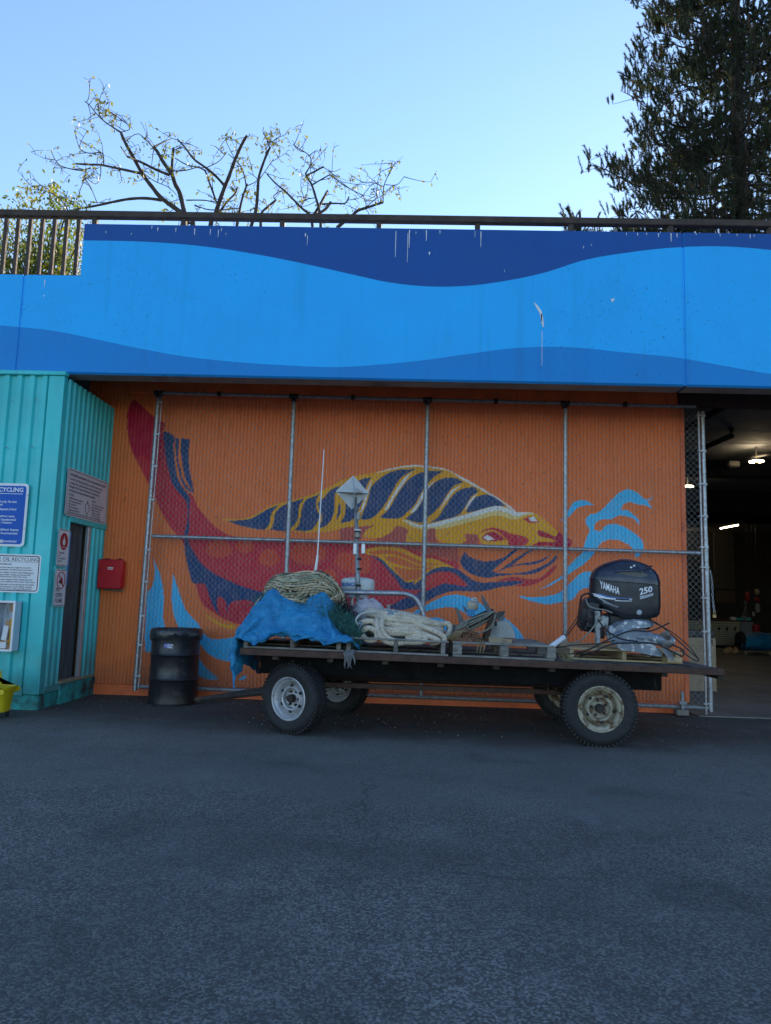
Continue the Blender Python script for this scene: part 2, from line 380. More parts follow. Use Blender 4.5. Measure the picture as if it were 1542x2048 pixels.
b_ = [at(x, y, YF) for x, y in ((1221,598),(1230,597),(1227,602),(1224,605))]; dr.add([(p.x, YF-.0025, p.z) for p in b_], [(0,1,2,3)])
tag(dr.build('bird_droppings', M['dropping'], fas), kind='stuff')
# ================================================================ railing on the deck edge
rl = thing('deck_railing', 'dark bronze metal railing running along the top of the blue beam', 'railing', (0, YF+.13, ZS))
YR = YF+.13
zr = at(771, 438, YR).z
MB().box(-9, 12, YR-.045, YR+.045, zr-.045, zr+.035, .008).build('handrail', M['rail'], rl)
MB().box(-9, XS-.02, YR-.025, YR+.025, ZS+.015, ZS+.055, .005).build('bottom_rail', M['rail'], rl)
for k in range(-9, 8):
    x = at(8+24.3*k, 500, YR).x
    if x > XS-.03 or x < -8.9: continue
    MB().box(x-.022, x+.022, YR-.02, YR+.02, ZS+.055, zr-.046, .004).build('baluster', M['rail'], rl)
for px in (190,368,565,758,955,1141,1340,1540,1735):
    x = at(px, 450, YR).x; MB().box(x-.03, x+.03, YR-.03, YR+.03, ZT+.001 if x > XS else ZS+.05, zr-.046, .004).build('post', M['rail'], rl)
# ================================================================ corrugated orange wall with the mural
OR, ORB = (.97,.225,.060), (.56,.185,.085)
def zm(ox, oy, s):
    return lambda pts: [(ox+x/s, oy+y/s) for x, y in pts]
ZA, ZBm, ZC, ZD, ZE, ZF = zm(240,780,6.827), zm(280,1060,5.507), zm(430,900,5.711), zm(680,900,5.689), zm(900,980,5.931), zm(1020,950,4.819)
RED, RED2, CRIM = (.70,.040,.062), (.76,.045,.05), (.58,.013,.055)
DB, LB, YEL, WHT, PALE, ROSE, BRN = (.026,.078,.205), (.05,.60,.96), (.95,.43,.022), (.90,.86,.80), (.92,.68,.26), (.60,.11,.085), (.86,.18,.05)
SPOT = (.80,.095,.048)
def ell(cx, cy, rx, ry): return [(cx+rx*math.cos(a)*(1+.1*math.sin(3*a)), cy+ry*math.sin(a)) for a in [i*math.pi/7 for i in range(14)]]
MUR = [
 (RED, ZA([(190,125),(270,190),(380,290),(470,370),(560,430),(620,460),(600,530),(590,560),(640,980),(720,1280),(880,1480),(960,1400),(990,1440),(1060,1590),(1200,1760),(1320,1880),(1502,1985)]) + [(510,1076),(620,1080),(720,1084),(800,1090),(852,1111),(880,1116),(913,1127),(918,1138),(880,1150),(850,1180),(800,1210),(720,1250),(640,1262),(560,1266)] + ZBm([(1060,1030),(900,970),(800,900),(700,830),(650,720),(610,600),(540,400),(480,150),(360,0)]) + ZA([(640,1800),(580,1690),(520,1570),(470,1450),(390,1280),(330,1170),(270,1050),(215,940),(165,830),(130,720),(105,570),(100,430),(105,310),(130,210)])),
 (CRIM, ZA([(190,125),(270,190),(380,290),(470,370),(560,430),(620,460),(600,530),(590,560),(620,900),(480,1000),(300,900),(215,940),(165,830),(130,720),(105,570),(100,430),(105,310),(130,210)])),
 (SPOT, ell(438,1098,25,18)), (SPOT, ell(490,1091,19,15)), (SPOT, ell(538.5,1115,21,17)), (SPOT, ell(616,1104,34,26)), (SPOT, ell(689,1121,20,16)), (SPOT, ell(657,1151,17,13)),
 (SPOT, ZD([(0,1185),(120,1180),(320,1195),(350,1260),(335,1400),(150,1400),(0,1350)])),
 (ROSE, ZD([(560,1085),(900,1090),(1330,1100),(1360,1290),(1200,1230),(980,1190),(760,1120)])),
 (RED, ZD([(760,1120),(980,1195),(1090,1195),(1150,1230),(1330,1280),(1360,1330),(1315,1345),(1200,1290),(1080,1240),(950,1225),(850,1190)])),
 (DB, ZBm([(490,0),(490,170),(500,270),(530,420),(590,590),(700,590),(740,660),(800,830),(880,950),(845,800),(860,730),(930,760),(960,930),(990,810),(1050,780),(1240,790),(1300,880),(1500,900),(1800,960)]) + [(700,1240)] + ZBm([(1800,790),(1500,700),(1340,680),(1150,630),(960,550),(800,470),(690,380),(600,260),(545,150),(520,60),(530,0)])),
 (DB, ZD([(320,1192),(480,1250),(600,1370),(700,1460),(760,1508),(850,1488),(838,1540),(870,1510),(940,1450),(1000,1390),(1080,1345),(1180,1330),(1310,1345),(1420,1410),(1530,1488)]) + ZE([(380,1095),(560,1090),(750,1080),(915,1078),(760,1130),(600,1150),(420,1195),(250,1205),(0,1205)]) + ZD([(1100,1665),(950,1740),(800,1800),(690,1825),(540,1790),(700,1705),(860,1645),(930,1590),(830,1590),(720,1580),(640,1480),(540,1360),(460,1275)])),
 (RED2, ZD([(975,1610),(975,1455),(1060,1400),(1180,1385),(1290,1400),(1370,1460),(1465,1545),(1380,1545),(1280,1528),(1180,1520),(1080,1560)])),
 (RED, ZE([(540,1086),(640,1050),(760,1030),(850,1045),(960,1060),(1060,1045),(1130,1000),(1200,930),(1275,875),(1250,940),(1170,1020),(1090,1075),(960,1130),(860,1140),(770,1140),(915,1082),(750,1078)])),
 (YEL, ZD([(240,1150),(330,1120),(440,1100),(600,1100),(740,1130),(850,1190),(950,1225),(1080,1240),(1200,1290),(1315,1345),(1180,1330),(1080,1345),(1000,1390),(940,1450),(870,1510),(838,1540),(850,1488),(760,1508),(700,1460),(600,1370),(480,1250),(400,1200),(320,1190)])),
 (BRN, ZD([(300,1165),(460,1138),(640,1150),(760,1190),(860,1240),(980,1280),(1140,1305),(1010,1310),(900,1300),(760,1240),(640,1195),(520,1180),(400,1190)])),
 (BRN, ZD([(500,1215),(640,1215),(760,1260),(900,1320),(1080,1318),(1000,1335),(860,1345),(760,1330),(660,1300),(560,1270)])),
 (BRN, ZD([(600,1325),(720,1345),(860,1362),(1000,1342),(1080,1330),(980,1380),(930,1430),(870,1478),(800,1480),(750,1490),(690,1440)])),
 # dorsal fin and head
 (YEL, ZC([(85,790),(300,790),(440,750),(560,680),(720,610),(850,585),(1000,540),(1170,490),(1340,400)]) + ZD([(0,355),(130,305),(350,265),(560,215),(700,185),(860,172),(1000,185),(1190,213),(1330,283),(1450,338)]) + ZE([(430,25),(560,90),(700,182),(790,265),(900,262),(1000,275),(1080,320),(1150,380),(1250,470),(1290,530),(1250,620),(960,660),(400,645),(330,560),(210,510),(170,520),(200,640),(0,640)]) + ZD([(1100,1010),(1085,895),(1000,900),(990,1040),(760,1040),(760,960),(780,910),(720,875),(640,870),(590,930),(480,990),(360,1000),(260,990),(280,930),(400,858),(230,868),(100,880)]) + ZC([(1300,930),(1100,938),(850,928),(600,912),(430,900),(250,850),(120,805)])),
 (PALE, ZD([(700,788),(800,815),(900,850),(1000,845),(1200,795),(1400,740)]) + ZE([(150,300),(300,255),(450,210),(560,190),(680,215),(790,265),(900,262),(1000,275),(1000,300),(900,300),(780,350),(560,300),(300,360),(0,440)]) + ZD([(1100,900),(900,900),(780,850)])),
 (WHT, ZD([(700,788),(800,815),(900,850),(1000,845),(1200,795),(1400,740)]) + ZE([(150,300),(300,255),(450,210),(560,190),(680,215),(790,265),(900,262),(1000,275),(900,282),(790,312),(680,270),(560,245),(300,310),(0,385)]) + ZD([(1100,868),(900,875),(790,835)])),
 (ROSE, ZD([(480,1040),(400,1020),(480,992),(590,930),(640,872),(720,877),(780,912),(760,962),(750,1045)])), (ROSE, ZD([(1000,900),(1085,892),(1090,1000),(1120,1050),(990,1045)])),
 (ROSE, ZD([(0,893),(230,870),(400,857),(280,930),(250,1000),(200,1040),(0,1035)])), (ROSE, ZE([(175,525),(330,530),(340,600),(330,640),(120,640),(200,600)])),
]
for pl in (ZC([(130,805),(250,805),(420,780),(540,710),(640,660),(730,630),(690,670),(650,720),(620,850),(570,905),(430,895),(250,850)]),
 ZC([(740,660),(830,610),(900,590),(1020,550),(990,590),(960,640),(940,800),(890,870),(840,920),(630,910),(660,860),(690,720)]),
 ZC([(1040,570),(1130,530),(1205,495),(1170,540),(1150,600),(1170,700),(1195,750),(1170,820),(1110,900),(1060,925),(910,915),(960,850),(985,700)]),
 ZC([(1230,560),(1330,450),(1430,405),(1380,480),(1370,560),(1360,700),(1320,810),(1240,880),(1180,890),(1215,820),(1225,760),(1190,680),(1180,600)]),
 ZC([(1418,600),(1440,640),(1430,720),(1380,820),(1402,700)]),
 ZD([(0,830),(50,750),(70,600),(120,480),(230,340),(365,308),(310,390),(290,470),(270,560),(230,640),(170,760),(110,810)]),
 ZD([(230,780),(270,690),(320,560),(350,430),(420,350),(520,280),(620,235),(860,215),(780,260),(690,320),(590,480),(510,620),(440,710),(370,770),(280,795)]),
 ZD([(440,770),(540,690),(620,560),(700,430),(800,320),(900,265),(1000,240),(1180,240),(1090,290),(1000,380),(920,490),(850,620),(760,710),(690,770),(560,775)]),
 ZD([(740,780),(850,700),(920,610),(1000,450),(1080,370),(1180,320),(1300,315),(1410,365),(1310,400),(1220,500),(1150,620),(1080,700),(990,770),(920,825),(820,810)]),
 ZD([(1020,830),(1110,770),(1190,650),(1280,520),(1370,450),(1450,430),(1530,425)]) + ZE([(340,20),(250,80),(200,170),(130,270),(100,295),(0,325)]) + ZD([(1400,735),(1200,790)]),
 ZE([(190,270),(220,190),(280,100),(380,60),(470,60),(560,100),(660,190),(560,188),(430,212),(300,250)])):
    MUR.append((DB, pl))
for pl in (ZD([(500,690),(580,550),(650,430),(730,320),(820,250),(760,330),(680,440),(600,560),(530,680)]), ZD([(800,710),(870,620),(930,500),(980,430),(1100,330),(1020,420),(960,520),(900,630),(830,710)]),
 ZD([(1130,690),(1200,560),(1270,460),(1400,390),(1300,470),(1210,580)]), ZE([(170,250),(230,130),(320,40),(265,130)]), ZD([(220,730),(260,620),(330,400),(370,330),(310,520),(270,660)]),
 ZD([(370,270),(560,215),(700,185),(860,172),(1000,185),(1200,215),(1340,285),(1450,340)]) + ZE([(560,90),(700,182),(790,265),(735,240),(640,160),(540,95),(430,32)]) + ZD([(1400,340),(1230,237),(1080,211),(860,191),(700,201),(560,230)])):
    MUR.append((WHT, pl))
MUR += [(RED, ZE([(340,515),(430,460),(520,448),(620,473),(740,520),(880,550),(940,590),(900,650),(700,655),(680,600),(600,520),(520,478),(440,480)])), (CRIM, ZE([(380,570),(420,520),(500,495),(580,520),(660,590),(580,603),(480,608),(410,597)])), (WHT, ZE([(395,570),(430,535),(470,545),(530,585),(450,597)])),
 (RED, ZE([(865,350),(930,320),(980,313),(1030,345),(1052,382),(960,392)])), (WHT, ZE([(930,335),(985,316),(1022,345),(1042,375),(960,370)])),
 (CRIM, ZE([(1025,505),(1060,480),(1150,510),(1250,550),(1290,490),(1340,540),(1450,600),(1440,650),(1340,690),(1200,662),(960,662),(1060,615),(1200,620),(1260,610),(1180,575),(1060,545)])),
 (DB, ZE([(120,830),(175,730),(220,780),(300,820),(420,845),(550,830),(660,780),(760,710),(830,690),(730,770),(620,860),(490,970),(560,965),(700,870),(830,780),(960,705),(1010,700),(900,770),(720,900),(850,870),(1020,845),(1130,800),(1210,760),(1130,825),(1010,880),(860,890),(720,912),(530,985),(700,990),(900,970),(1080,910),(1190,840),(1260,770),(1275,800),(1200,880),(1050,970),(950,1000),(800,1000),(560,1025),(440,1040),(320,1020),(190,960),(130,880)])),
 (DB, ZA([(590,565),(660,580),(745,640),(735,760),(740,900),(760,1040),(780,1180),(850,1320),(940,1440),(955,1520),(945,1640),(940,1970),(870,1970),(905,1850),(920,1620),(900,1520),(800,1400),(720,1290),(670,1130),(630,950),(605,750)])),
 (DB, ZA([(765,655),(815,655),(800,800),(800,960),(830,1090),(860,1220),(950,1350),(1000,1400),(930,1380),(850,1270),(810,1150),(780,1000),(760,850)])), (DB, ZA([(840,660),(960,680),(940,800),(940,960),(960,1150),(1000,1320),(1000,1410),(920,1270),(870,1120),(845,950),(830,800)])),
 (YEL, ZBm([(690,895),(740,940),(820,990),(920,1035),(1055,1050),(1040,1090),(960,1080),(870,1050),(770,990)])), (YEL, ZBm([(900,965),(960,1005),(1060,1030),(960,1012)])),
 (LB, ZBm([(135,295),(170,370),(220,490),(245,600),(260,700),(255,850),(255,970),(290,1120),(340,1300),(60,1350),(50,1100),(70,900),(80,690),(130,630),(150,560),(165,470),(155,380)])),
 (LB, ZBm([(358,465),(400,590),(450,740),(510,890),(600,990),(650,1040),(680,1110),(760,1190),(850,1200),(980,1190),(1120,1150),(1150,1300),(1100,1420),(930,1440),(830,1410),(740,1350),(640,1230),(540,1150),(460,1110),(400,1020),(365,900),(345,720),(350,600)])),
 (LB, ZBm([(540,1300),(620,1360),(690,1470),(770,1560),(870,1640),(760,1650),(650,1610),(540,1570)])), (LB, ZBm([(1085,1645),(1150,1600),(1178,1625),(1130,1652)])),
 (LB, ZD([(830,1850),(950,1780),(1080,1710),(1200,1660),(1330,1645),(1450,1670)]) + ZE([(270,1290),(400,1370),(520,1440),(650,1520),(760,1610),(840,1700),(890,1780),(790,1780),(740,1640),(640,1560),(500,1500),(260,1500),(130,1430),(0,1390)]) + ZD([(1200,1790),(1080,1810),(980,1835),(860,1865)])),
 (LB, ZD([(970,1930),(1080,1905),(1180,1930),(1260,1990),(1280,2060),(960,2060)])),
 (LB, ZF([(70,1165),(200,1175),(340,1170),(480,1130),(600,1020),(700,940),(800,930),(820,1090),(690,1100),(600,1200),(500,1225),(360,1245),(200,1215)])),
 (LB, ZF([(270,1110),(400,1040),(500,970),(560,880),(650,790),(700,740),(710,690),(740,600),(765,530),(725,450),(760,390),(850,360),(960,260),(1050,175),(1120,140),(1190,150),(1250,190),(1300,230),(1350,230),(1375,205),(1365,235),(1320,248),(1375,322),(1310,295),(1220,280),(1150,260),(1090,290),(1070,340),(1130,335),(1190,380),(1240,430),(1250,490),(1200,430),(1130,400),(1030,395),(980,425),(880,430),(820,470),(815,530),(870,540),(920,490),(1000,470),(1100,500),(1200,560),(1270,630),(1290,720),(1255,770),(1215,805),(1190,720),(1120,660),(1000,620),(900,640),(840,700),(800,770),(720,850),(620,920),(530,980),(420,1050)])),
 (LB, ZF([(480,440),(540,400),(560,340),(620,260),(720,245),(810,288),(720,295),(650,320),(590,380),(540,425)]))]
def smooth_poly(P, sub=4):
    P = np.array(P, float); n = len(P); A = np.roll(P, 1, 0); Bn = np.roll(P, -1, 0)
    d0 = P-A; d1 = Bn-P; l0 = np.hypot(*d0.T)+1e-9; l1 = np.hypot(*d1.T)+1e-9
    cosang = (d0*d1).sum(1)/(l0*l1); k = np.clip((cosang+.1)/.6, 0, 1)[:, None]
    tdir = (d0/l0[:, None]+d1/l1[:, None])/2
    out = []
    for i in range(n):
        j = (i+1) % n; L = l1[i]; m0 = tdir[i]*L*k[i]+d1[i]*(1-k[i]); m1 = tdir[j]*L*k[j]+d1[i]*(1-k[j])
        for q in range(sub):
            t = q/sub; out.append((2*t**3-3*t*t+1)*P[i]+(t**3-2*t*t+t)*m0+(-2*t**3+3*t*t)*P[j]+(t**3-t*t)*m1)
    return np.array(out)
WX0, WX1 = -4.30, at(1364, 1100, YW).x
pitch = .0482
prof = [(0,0),(.013,0),(.027,0),(.0408,0),(.0422,.010),(.0466,.010)]
xs, ys = [], []
for k in range(int((WX1-WX0)/pitch)+1):
    for a, d in prof:
        xs.append(WX0+k*pitch+a); ys.append(YW+d)
xs.append(xs[-6]+pitch); ys.append(YW); xs = np.array(xs); ys = np.array(ys)
def wall_sheet(z0, z1, dy, parent):
    nz = int(round((z1-z0)/.0105)); zs = np.linspace(z0, z1, nz+1)
    X, Z = np.meshgrid(xs, zs); Yg = np.tile(ys+dy, (nz+1, 1)) + .0025*np.sin(X*1.7+Z*.8)
    Cc = np.empty(X.shape+(4,), np.float32); Cc[...] = (*OR, 1)
    fenced = X > -3.3
    for c, poly in MUR:
        w = [at(px, py, YW) for px, py in smooth_poly(poly)]; px = np.array([p.x for p in w]); pz = np.array([p.z for p in w])
        i0, i1 = np.searchsorted(xs, [px.min(), px.max()]); j0, j1 = np.searchsorted(zs, [pz.min(), pz.max()])
        if i1 <= i0 or j1 <= j0: continue
        sx, sz = X[j0:j1, i0:i1], Z[j0:j1, i0:i1]; ins = np.zeros(sx.shape, bool); q = np.roll(px, 1); r = np.roll(pz, 1)
        for a, b2, c2, d2 in zip(px, pz, q, r):
            if b2 == d2: continue
            cond = (b2 > sz) != (d2 > sz); ins ^= cond & (sx < (c2-a)*(sz-b2)/(d2-b2)+a)
        Cc[j0:j1, i0:i1][ins] = (*c, 1)
    nx = len(xs); idx = np.arange((nz+1)*nx).reshape(nz+1, nx)
    F = np.stack([idx[:-1, :-1], idx[:-1, 1:], idx[1:, 1:], idx[1:, :-1]], -1).reshape(-1, 4)
    o = raw('sheet', np.stack([X, Yg, Z], -1).reshape(-1, 3), F, M['mural'], parent)
    at_ = o.data.color_attributes.new('paint', 'FLOAT_COLOR', 'POINT'); at_.data.foreach_set('color', Cc.reshape(-1)); return o
def mural_mat():
    m = bpy.data.materials.new('mural_paint'); B = NB(m); a = B.n('ShaderNodeAttribute'); a.attribute_name = 'paint'; C = B.co()
    c = B.mix(B.ramp(B.noise(1.1, C, 6, .65), .3, .7), (.88,.88,.88), (1,1,1)); c = B.mix(1.0, a.outputs['Color'], c, 'MULTIPLY'); c = B.mix(B.math('MULTIPLY', B.ramp(B.noise(9, B.co((1,1,.45)), 5, .7), .42, .66), .08), c, (.95,.50,.32))
    st = B.ramp(B.noise(3.2, B.co((3,3,.16)), 5, .65), .58, .78); c = B.mix(B.math('MULTIPLY', st, .28), c, (.22,.085,.045))
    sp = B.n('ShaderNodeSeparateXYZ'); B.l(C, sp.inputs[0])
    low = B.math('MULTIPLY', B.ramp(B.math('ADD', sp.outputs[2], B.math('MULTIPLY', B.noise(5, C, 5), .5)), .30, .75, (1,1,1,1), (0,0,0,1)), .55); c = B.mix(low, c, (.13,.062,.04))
    sc = B.ramp(B.noise(30, B.co((1,1,.5)), 4, .65), .64, .68); c = B.mix(B.math('MULTIPLY', sc, .55), c, (.10,.055,.04))
    B.set('Base Color', c); B.set('Roughness', B.ramp(B.noise(6, C), .3, .7, (.46,)*3+(1,), (.68,)*3+(1,))); B.set('Specular IOR Level', .25); B.bump(B.noise(55, C, 3), .12, .004); return m
M['mural'] = mural_mat()
wall = thing('corrugated_wall', 'orange corrugated metal wall painted with a red and yellow fish and blue water', 'wall', (0, YW, 0))
ZSEAM = at(800, 938, YW).z
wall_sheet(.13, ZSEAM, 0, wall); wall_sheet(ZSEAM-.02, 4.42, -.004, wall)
MB().box(WX0, xs[-1], YW-.045, YW+.3, -.05, .128, .006).build('plinth', M['orange_trim'], wall)
MB().box(xs[-1]-.006, xs[-1]+.05, YW-.012, YW+.3, .129, 4.42, .003).build('corner_trim', M['orange_trim'], wall)
MB().box(WX0, xs[-1]-.01, YW+.06, YW+.32, .129, 4.42).build('backing', M['inwall'], wall)
tk = at(700, 774, YW-.1).z; tb = at(700, 797, YW-.1).z; xa, xb = at(262, 780, YW-.1).x, at(1352, 790, YW-.1).x
trk = thing('gate_track', 'orange painted steel track beam fixed across the top of the fish wall', 'track', ((xa+xb)/2, YW-.1, tb))
MB().box(xa, xb, YW-.16, YW-.03, tb, tk, .006).build('rail', M['orange_trim'], trk)
for px in (306,532,803,1044,1282,1340):
    x = at(px, 790, YW-.16).x; MB().box(x-.055, x+.055, YW-.185, YW-.161, tb-.03, tk+.05, .005).box(x-.04, x+.04, YW-.16, YW-.005, tk+.001, tk+.05, .004).build('bracket', M['orange_trim'], trk)
tag(MB().box(xb+.01, 12, YW-.19, YW-.06, tb-.02, tk+.02, .01).build('gate_track_extension', pbr('rusty_red_beam', (.05,.022,.02), .7, var=.4)), 'dark rusty red track beam running on across the open bay', 'track')
# ================================================================ teal storage shed
M['teal'] = pbr('teal_sheet_paint', (.010,.55,.56), .42, var=.14, vs_=1.2, stain=(.008,.33,.30), st=(.6,.78), ss=3, sco=(2,2,.15), bump=.16, bs=3.5, grime=(.75,(.05,.10,.09),.6))
M['tealdirty'] = pbr('dirty_teal_concrete', (.014,.32,.30), .75, var=.35, vs_=5, stain=(.035,.045,.045), st=(.48,.66), ss=4, bump=.35, bs=35)
M['doorwood'] = pbr('weathered_dark_boards', (.075,.085,.09), .8, var=.45, vs_=3, co=(9,9,.5), bump=.4, bs=14, stain=(.025,.028,.03), st=(.5,.7), ss=5, sco=(5,5,.5))
M['rawwood'] = pbr('raw_lumber', (.34,.26,.17), .8, var=.35, vs_=6, co=(1,1,8), bump=.25, bs=40, stain=(.10,.08,.06), st=(.55,.75), ss=9)
M['ink'] = flat('black_print', (.02,.02,.025), .5); M['inkgrey'] = flat('dark_grey_print', (.06,.06,.07), .5)
M['signwhite'] = pbr('sign_white', (.72,.72,.74), .4, var=.06, vs_=2, stain=(.45,.44,.42), st=(.62,.8), ss=5)
M['signgrey'] = pbr('sign_weathered_white', (.62,.58,.60), .45, var=.1, vs_=3, stain=(.36,.34,.33), st=(.58,.8), ss=4)
M['signblue'] = pbr('sign_blue', (.003,.10,.46), .45, var=.08, vs_=2, spec=.2); M['signred'] = flat('sign_red', (.42,.012,.025), .4)
M['alu'] = pbr('brushed_aluminium', (.55,.58,.62), .4, .6, var=.2, vs_=10)
XC, YS = -3.955, 8.13
shed = thing('storage_shed', 'turquoise ribbed metal storage shed with a narrow board door under the blue beam', 'shed', (-5.2, 8.8, 0))
def ribs(L, pitch=.146):
    P = [(0, 0)]; x = 0
    while x < L:
        for a, d in ((.052,0),(.068,.03),(.122,.03),(.138,0)):
            if x+a < L: P.append((x+a, d))
        x += pitch
    P.append((L, 0)); return P
b = MB()
for (x0, z0, z1) in ((-8.5, .20, 3.737),):
    P = ribs(XC-.16-x0); V = [(x0+a, YS-d, z) for z in (z0, z1) for a, d in P]; n = len(P)
    b.add(V, [(i, i+1, n+i+1, n+i) for i in range(n-1)])
b.build('front_sheet', M['teal'], shed)
MB().box(XC-.165, XC+.014, YS-.034, YS+.05, .165, 3.737, .004).build('corner_flashing', M['teal'], shed)
MB().box(-8.5, XC+.03, YS-.055, YS+.04, 3.738, 3.788, .006).build('eave_trim', M['teal'], shed)
MB().box(-8.5, XC-.17, YS-.042, YS-.002, .15, .225, .004).build('base_flashing', M['teal'], shed)
MB().box(XC-.02, XC+.022, YS+.055, 8.57, .165, .235, .004).build('base_flashing', M['teal'], shed)
def side(y0, y1, z0, z1, ph=0):
    P = ribs(y1-y0, .128); V = [(XC+.0+d*.8, y0+a, z) for z in (z0, z1) for a, d in P]; n = len(P)
    return MB().add(V, [(i, i+1, n+i+1, n+i) for i in range(n-1)]).build('side_sheet', M['teal'], shed)
side(YS+.05, 9.53, 2.20, 3.737); side(YS+.05, 8.55, .20, 2.20); side(9.13, 9.53, .24, 2.12)
MB().box(XC-.06, XC+.036, 8.52, 9.54, 2.10, 2.19, .006).build('door_lintel', M['teal'], shed)
MB().box(-8.5, XC, YS+.05, 9.53, 3.70, 3.735).build('roof', M['teal'], shed)
MB().box(-8.5, XC+.0, YS-.02, 9.54, -.05, .163, .012).build('plinth', M['tealdirty'], shed)
MB().box(XC+.001, XC+.03, 8.56, 9.54, -.05, .225, .01).build('sill_kerb', M['tealdirty'], shed)
MB().box(XC-.07, XC+.034, 8.57, 9.12, .2255, .262, .008).box(XC-.02, XC+.032, 9.125, 9.5, .2255, .25, .006).build('timber_sill', M['rawwood'], shed)
dr_ = MB().box(XC-.10, XC-.08, 8.5, 9.12, .2, 2.2).build('door', M['black'], shed)
yy = 8.56
for w in (.078,.083,.074,.086,.08,.079):
    MB().box(XC-.078, XC-.052, yy, yy+w-.006, .24, 2.10, .004).build('board', M['doorwood'], dr_); yy += w
MB().box(XC-.03, XC+.012, 9.05, 9.122, .263, 2.098, .004).build('door_jamb', M['alu'], shed)
MB().box(XC-.05, XC-.005, 8.54, 8.556, .263, 2.098, .003).build('door_jamb', M['teal'], shed)
MB().box(XC-.05, XC-.03, 8.60, 8.67, 1.36, 2.0, .004).build('notice', M['midblue'], dr_)
sc = MB()
for z in (2.35, 2.9, 3.45, 1.4, .75):
    for k in range(12):
        x = -4.25-.146*2*k; sc.lathe([(.0,.006),(.006,.005),(.009,0)], (x, YS-.0305, z+.01*math.sin(k*5)), (0,-1,0), 8)
tag(sc.build('screws', M['galvdull'], shed), kind='stuff')
# ---------------------------------------------------------------- signs
RS = Matrix(((0,0,1),(1,0,0),(0,1,0))); RF = Matrix(((1,0,0),(0,0,-1),(0,1,0)))
def rr(w, h, r, n=5):
    P = []
    for cx, cy, a0 in ((w-r, r, -90), (w-r, h-r, 0), (r, h-r, 90), (r, r, 180)):
        for i in range(n+1): a = rad(a0+90*i/n); P.append((cx+r*math.cos(a), cy+r*math.sin(a)))
    return P
def plate(name, org, R, poly, d0, d1, mt, parent):
    V = [Vector(org) + R @ Vector((x, y, d0)) for x, y in poly]
    o = MB().prism(list(reversed(V)), R @ Vector((0,0,d1-d0))).build(name, mt, parent); return o
def frame_plate(name, org, R, w, h, r, ins, wd, d, mt, parent):
    A = [(x+ins, y+ins) for x, y in rr(w-2*ins, h-2*ins, r)]; Bp = [(x+ins+wd, y+ins+wd) for x, y in rr(w-2*ins-2*wd, h-2*ins-2*wd, max(.002, r-wd))]
    V = [Vector(org) + R @ Vector((x, y, d)) for x, y in A+Bp]; n = len(A)
    return MB().add(V, [(i, (i+1) % n, n+(i+1) % n, n+i) for i in range(n)]).build(name, mt, parent)
def T(s, body, size, x, y, mt, sx=1.0, bold=0.0, ax='LEFT', **k):
    return text(body, size, Vector(s['o']) + s['R'] @ Vector((x, y, s['d'])), mt, s['p'], 'lettering', s['R'], ax, sx, .0004, bold, **k)
# blue recycling sign (front, cut by the picture edge)
XB = -4.243
sg = thing('recycling_sign', 'blue sign with white border and white lettering headed recycling on teal front', 'sign', (-4.75, YS-.035, 1.77))
o_ = (-5.33, YS-.031, 1.768); w, h = XB+5.33, .712
plate('panel', o_, RF, rr(w, h, .045), 0, .004, M['signwhite'], sg)
plate('face', (o_[0]+.028, o_[1], o_[2]+.028), RF, rr(w-.056, h-.056, .03), .0042, .0055, M['signblue'], sg)
S = dict(o=o_, R=RF, d=.0062, p=sg)
def rx(px): return at(px, 1000, YS-.04).x - o_[0]
def ry(py): return at(30, py, YS-.04).z - o_[2]
T(S, 'RECYCLING', .068, w-.058, ry(983.5), M['white'], .98, .0015, 'RIGHT', ay='BOTTOM_BASELINE')
plate('underline', (o_[0]+.2, o_[1], o_[2]+ry(988)), RF, [(0,0),(w-.262,0),(w-.262,.006),(0,.006)], .0056, .0062, M['white'], sg)
for body, xr, py in (('for used oil only. No fuel,', 34, 1005.5), ('is permitted.', 6.5, 1011.5), ('disposal of their', 35, 1020.5), ('Harbour users,', 32.5, 1034.5), ('only. Unauthorized', 35, 1041.5), ('uses. Violators', 27.5, 1047.5), ('prohibited. Anyone', 42, 1061.5), ('will be prosecuted.', 41, 1068.5), ('immediately!', 40, 1084.5)):
    T(S, body, .034, rx(xr), ry(py), M['white'], .92, .0006, 'RIGHT', ay='BOTTOM_BASELINE')
plate('patch_sticker', (o_[0]+rx(-14), o_[1], o_[2]+ry(1086)), RF, [(0,0),(.155,0),(.155,.034),(0,.034)], .0062, .0068, M['signgrey'], sg)
# white waste oil sign
sg = thing('waste_oil_sign', 'white sign with black border headed waste oil recycling, below the blue sign', 'sign', (-4.55, YS-.035, 1.265))
o_ = (-5.05, YS-.031, 1.262); w, h = -4.036+5.05, .424
plate('panel', o_, RF, rr(w, h, .038), 0, .004, M['signwhite'], sg); frame_plate('border', o_, RF, w, h, .03, .016, .010, .0046, M['ink'], sg)
S = dict(o=o_, R=RF, d=.0048, p=sg)
def rx(px): return at(px, 1150, YS-.04).x - o_[0]
def ry(py): return at(50, py, YS-.04).z - o_[2]
T(S, 'WASTE OIL RECYCLING', .058, rx(75), ry(1122.5), M['ink'], .98, 0, 'RIGHT', ay='BOTTOM_BASELINE')
plate('underline', (o_[0]+.1, o_[1], o_[2]+ry(1124.5)), RF, [(0,0),(rx(74)-.1,0),(rx(74)-.1,.003),(0,.003)], .0044, .0048, M['ink'], sg)
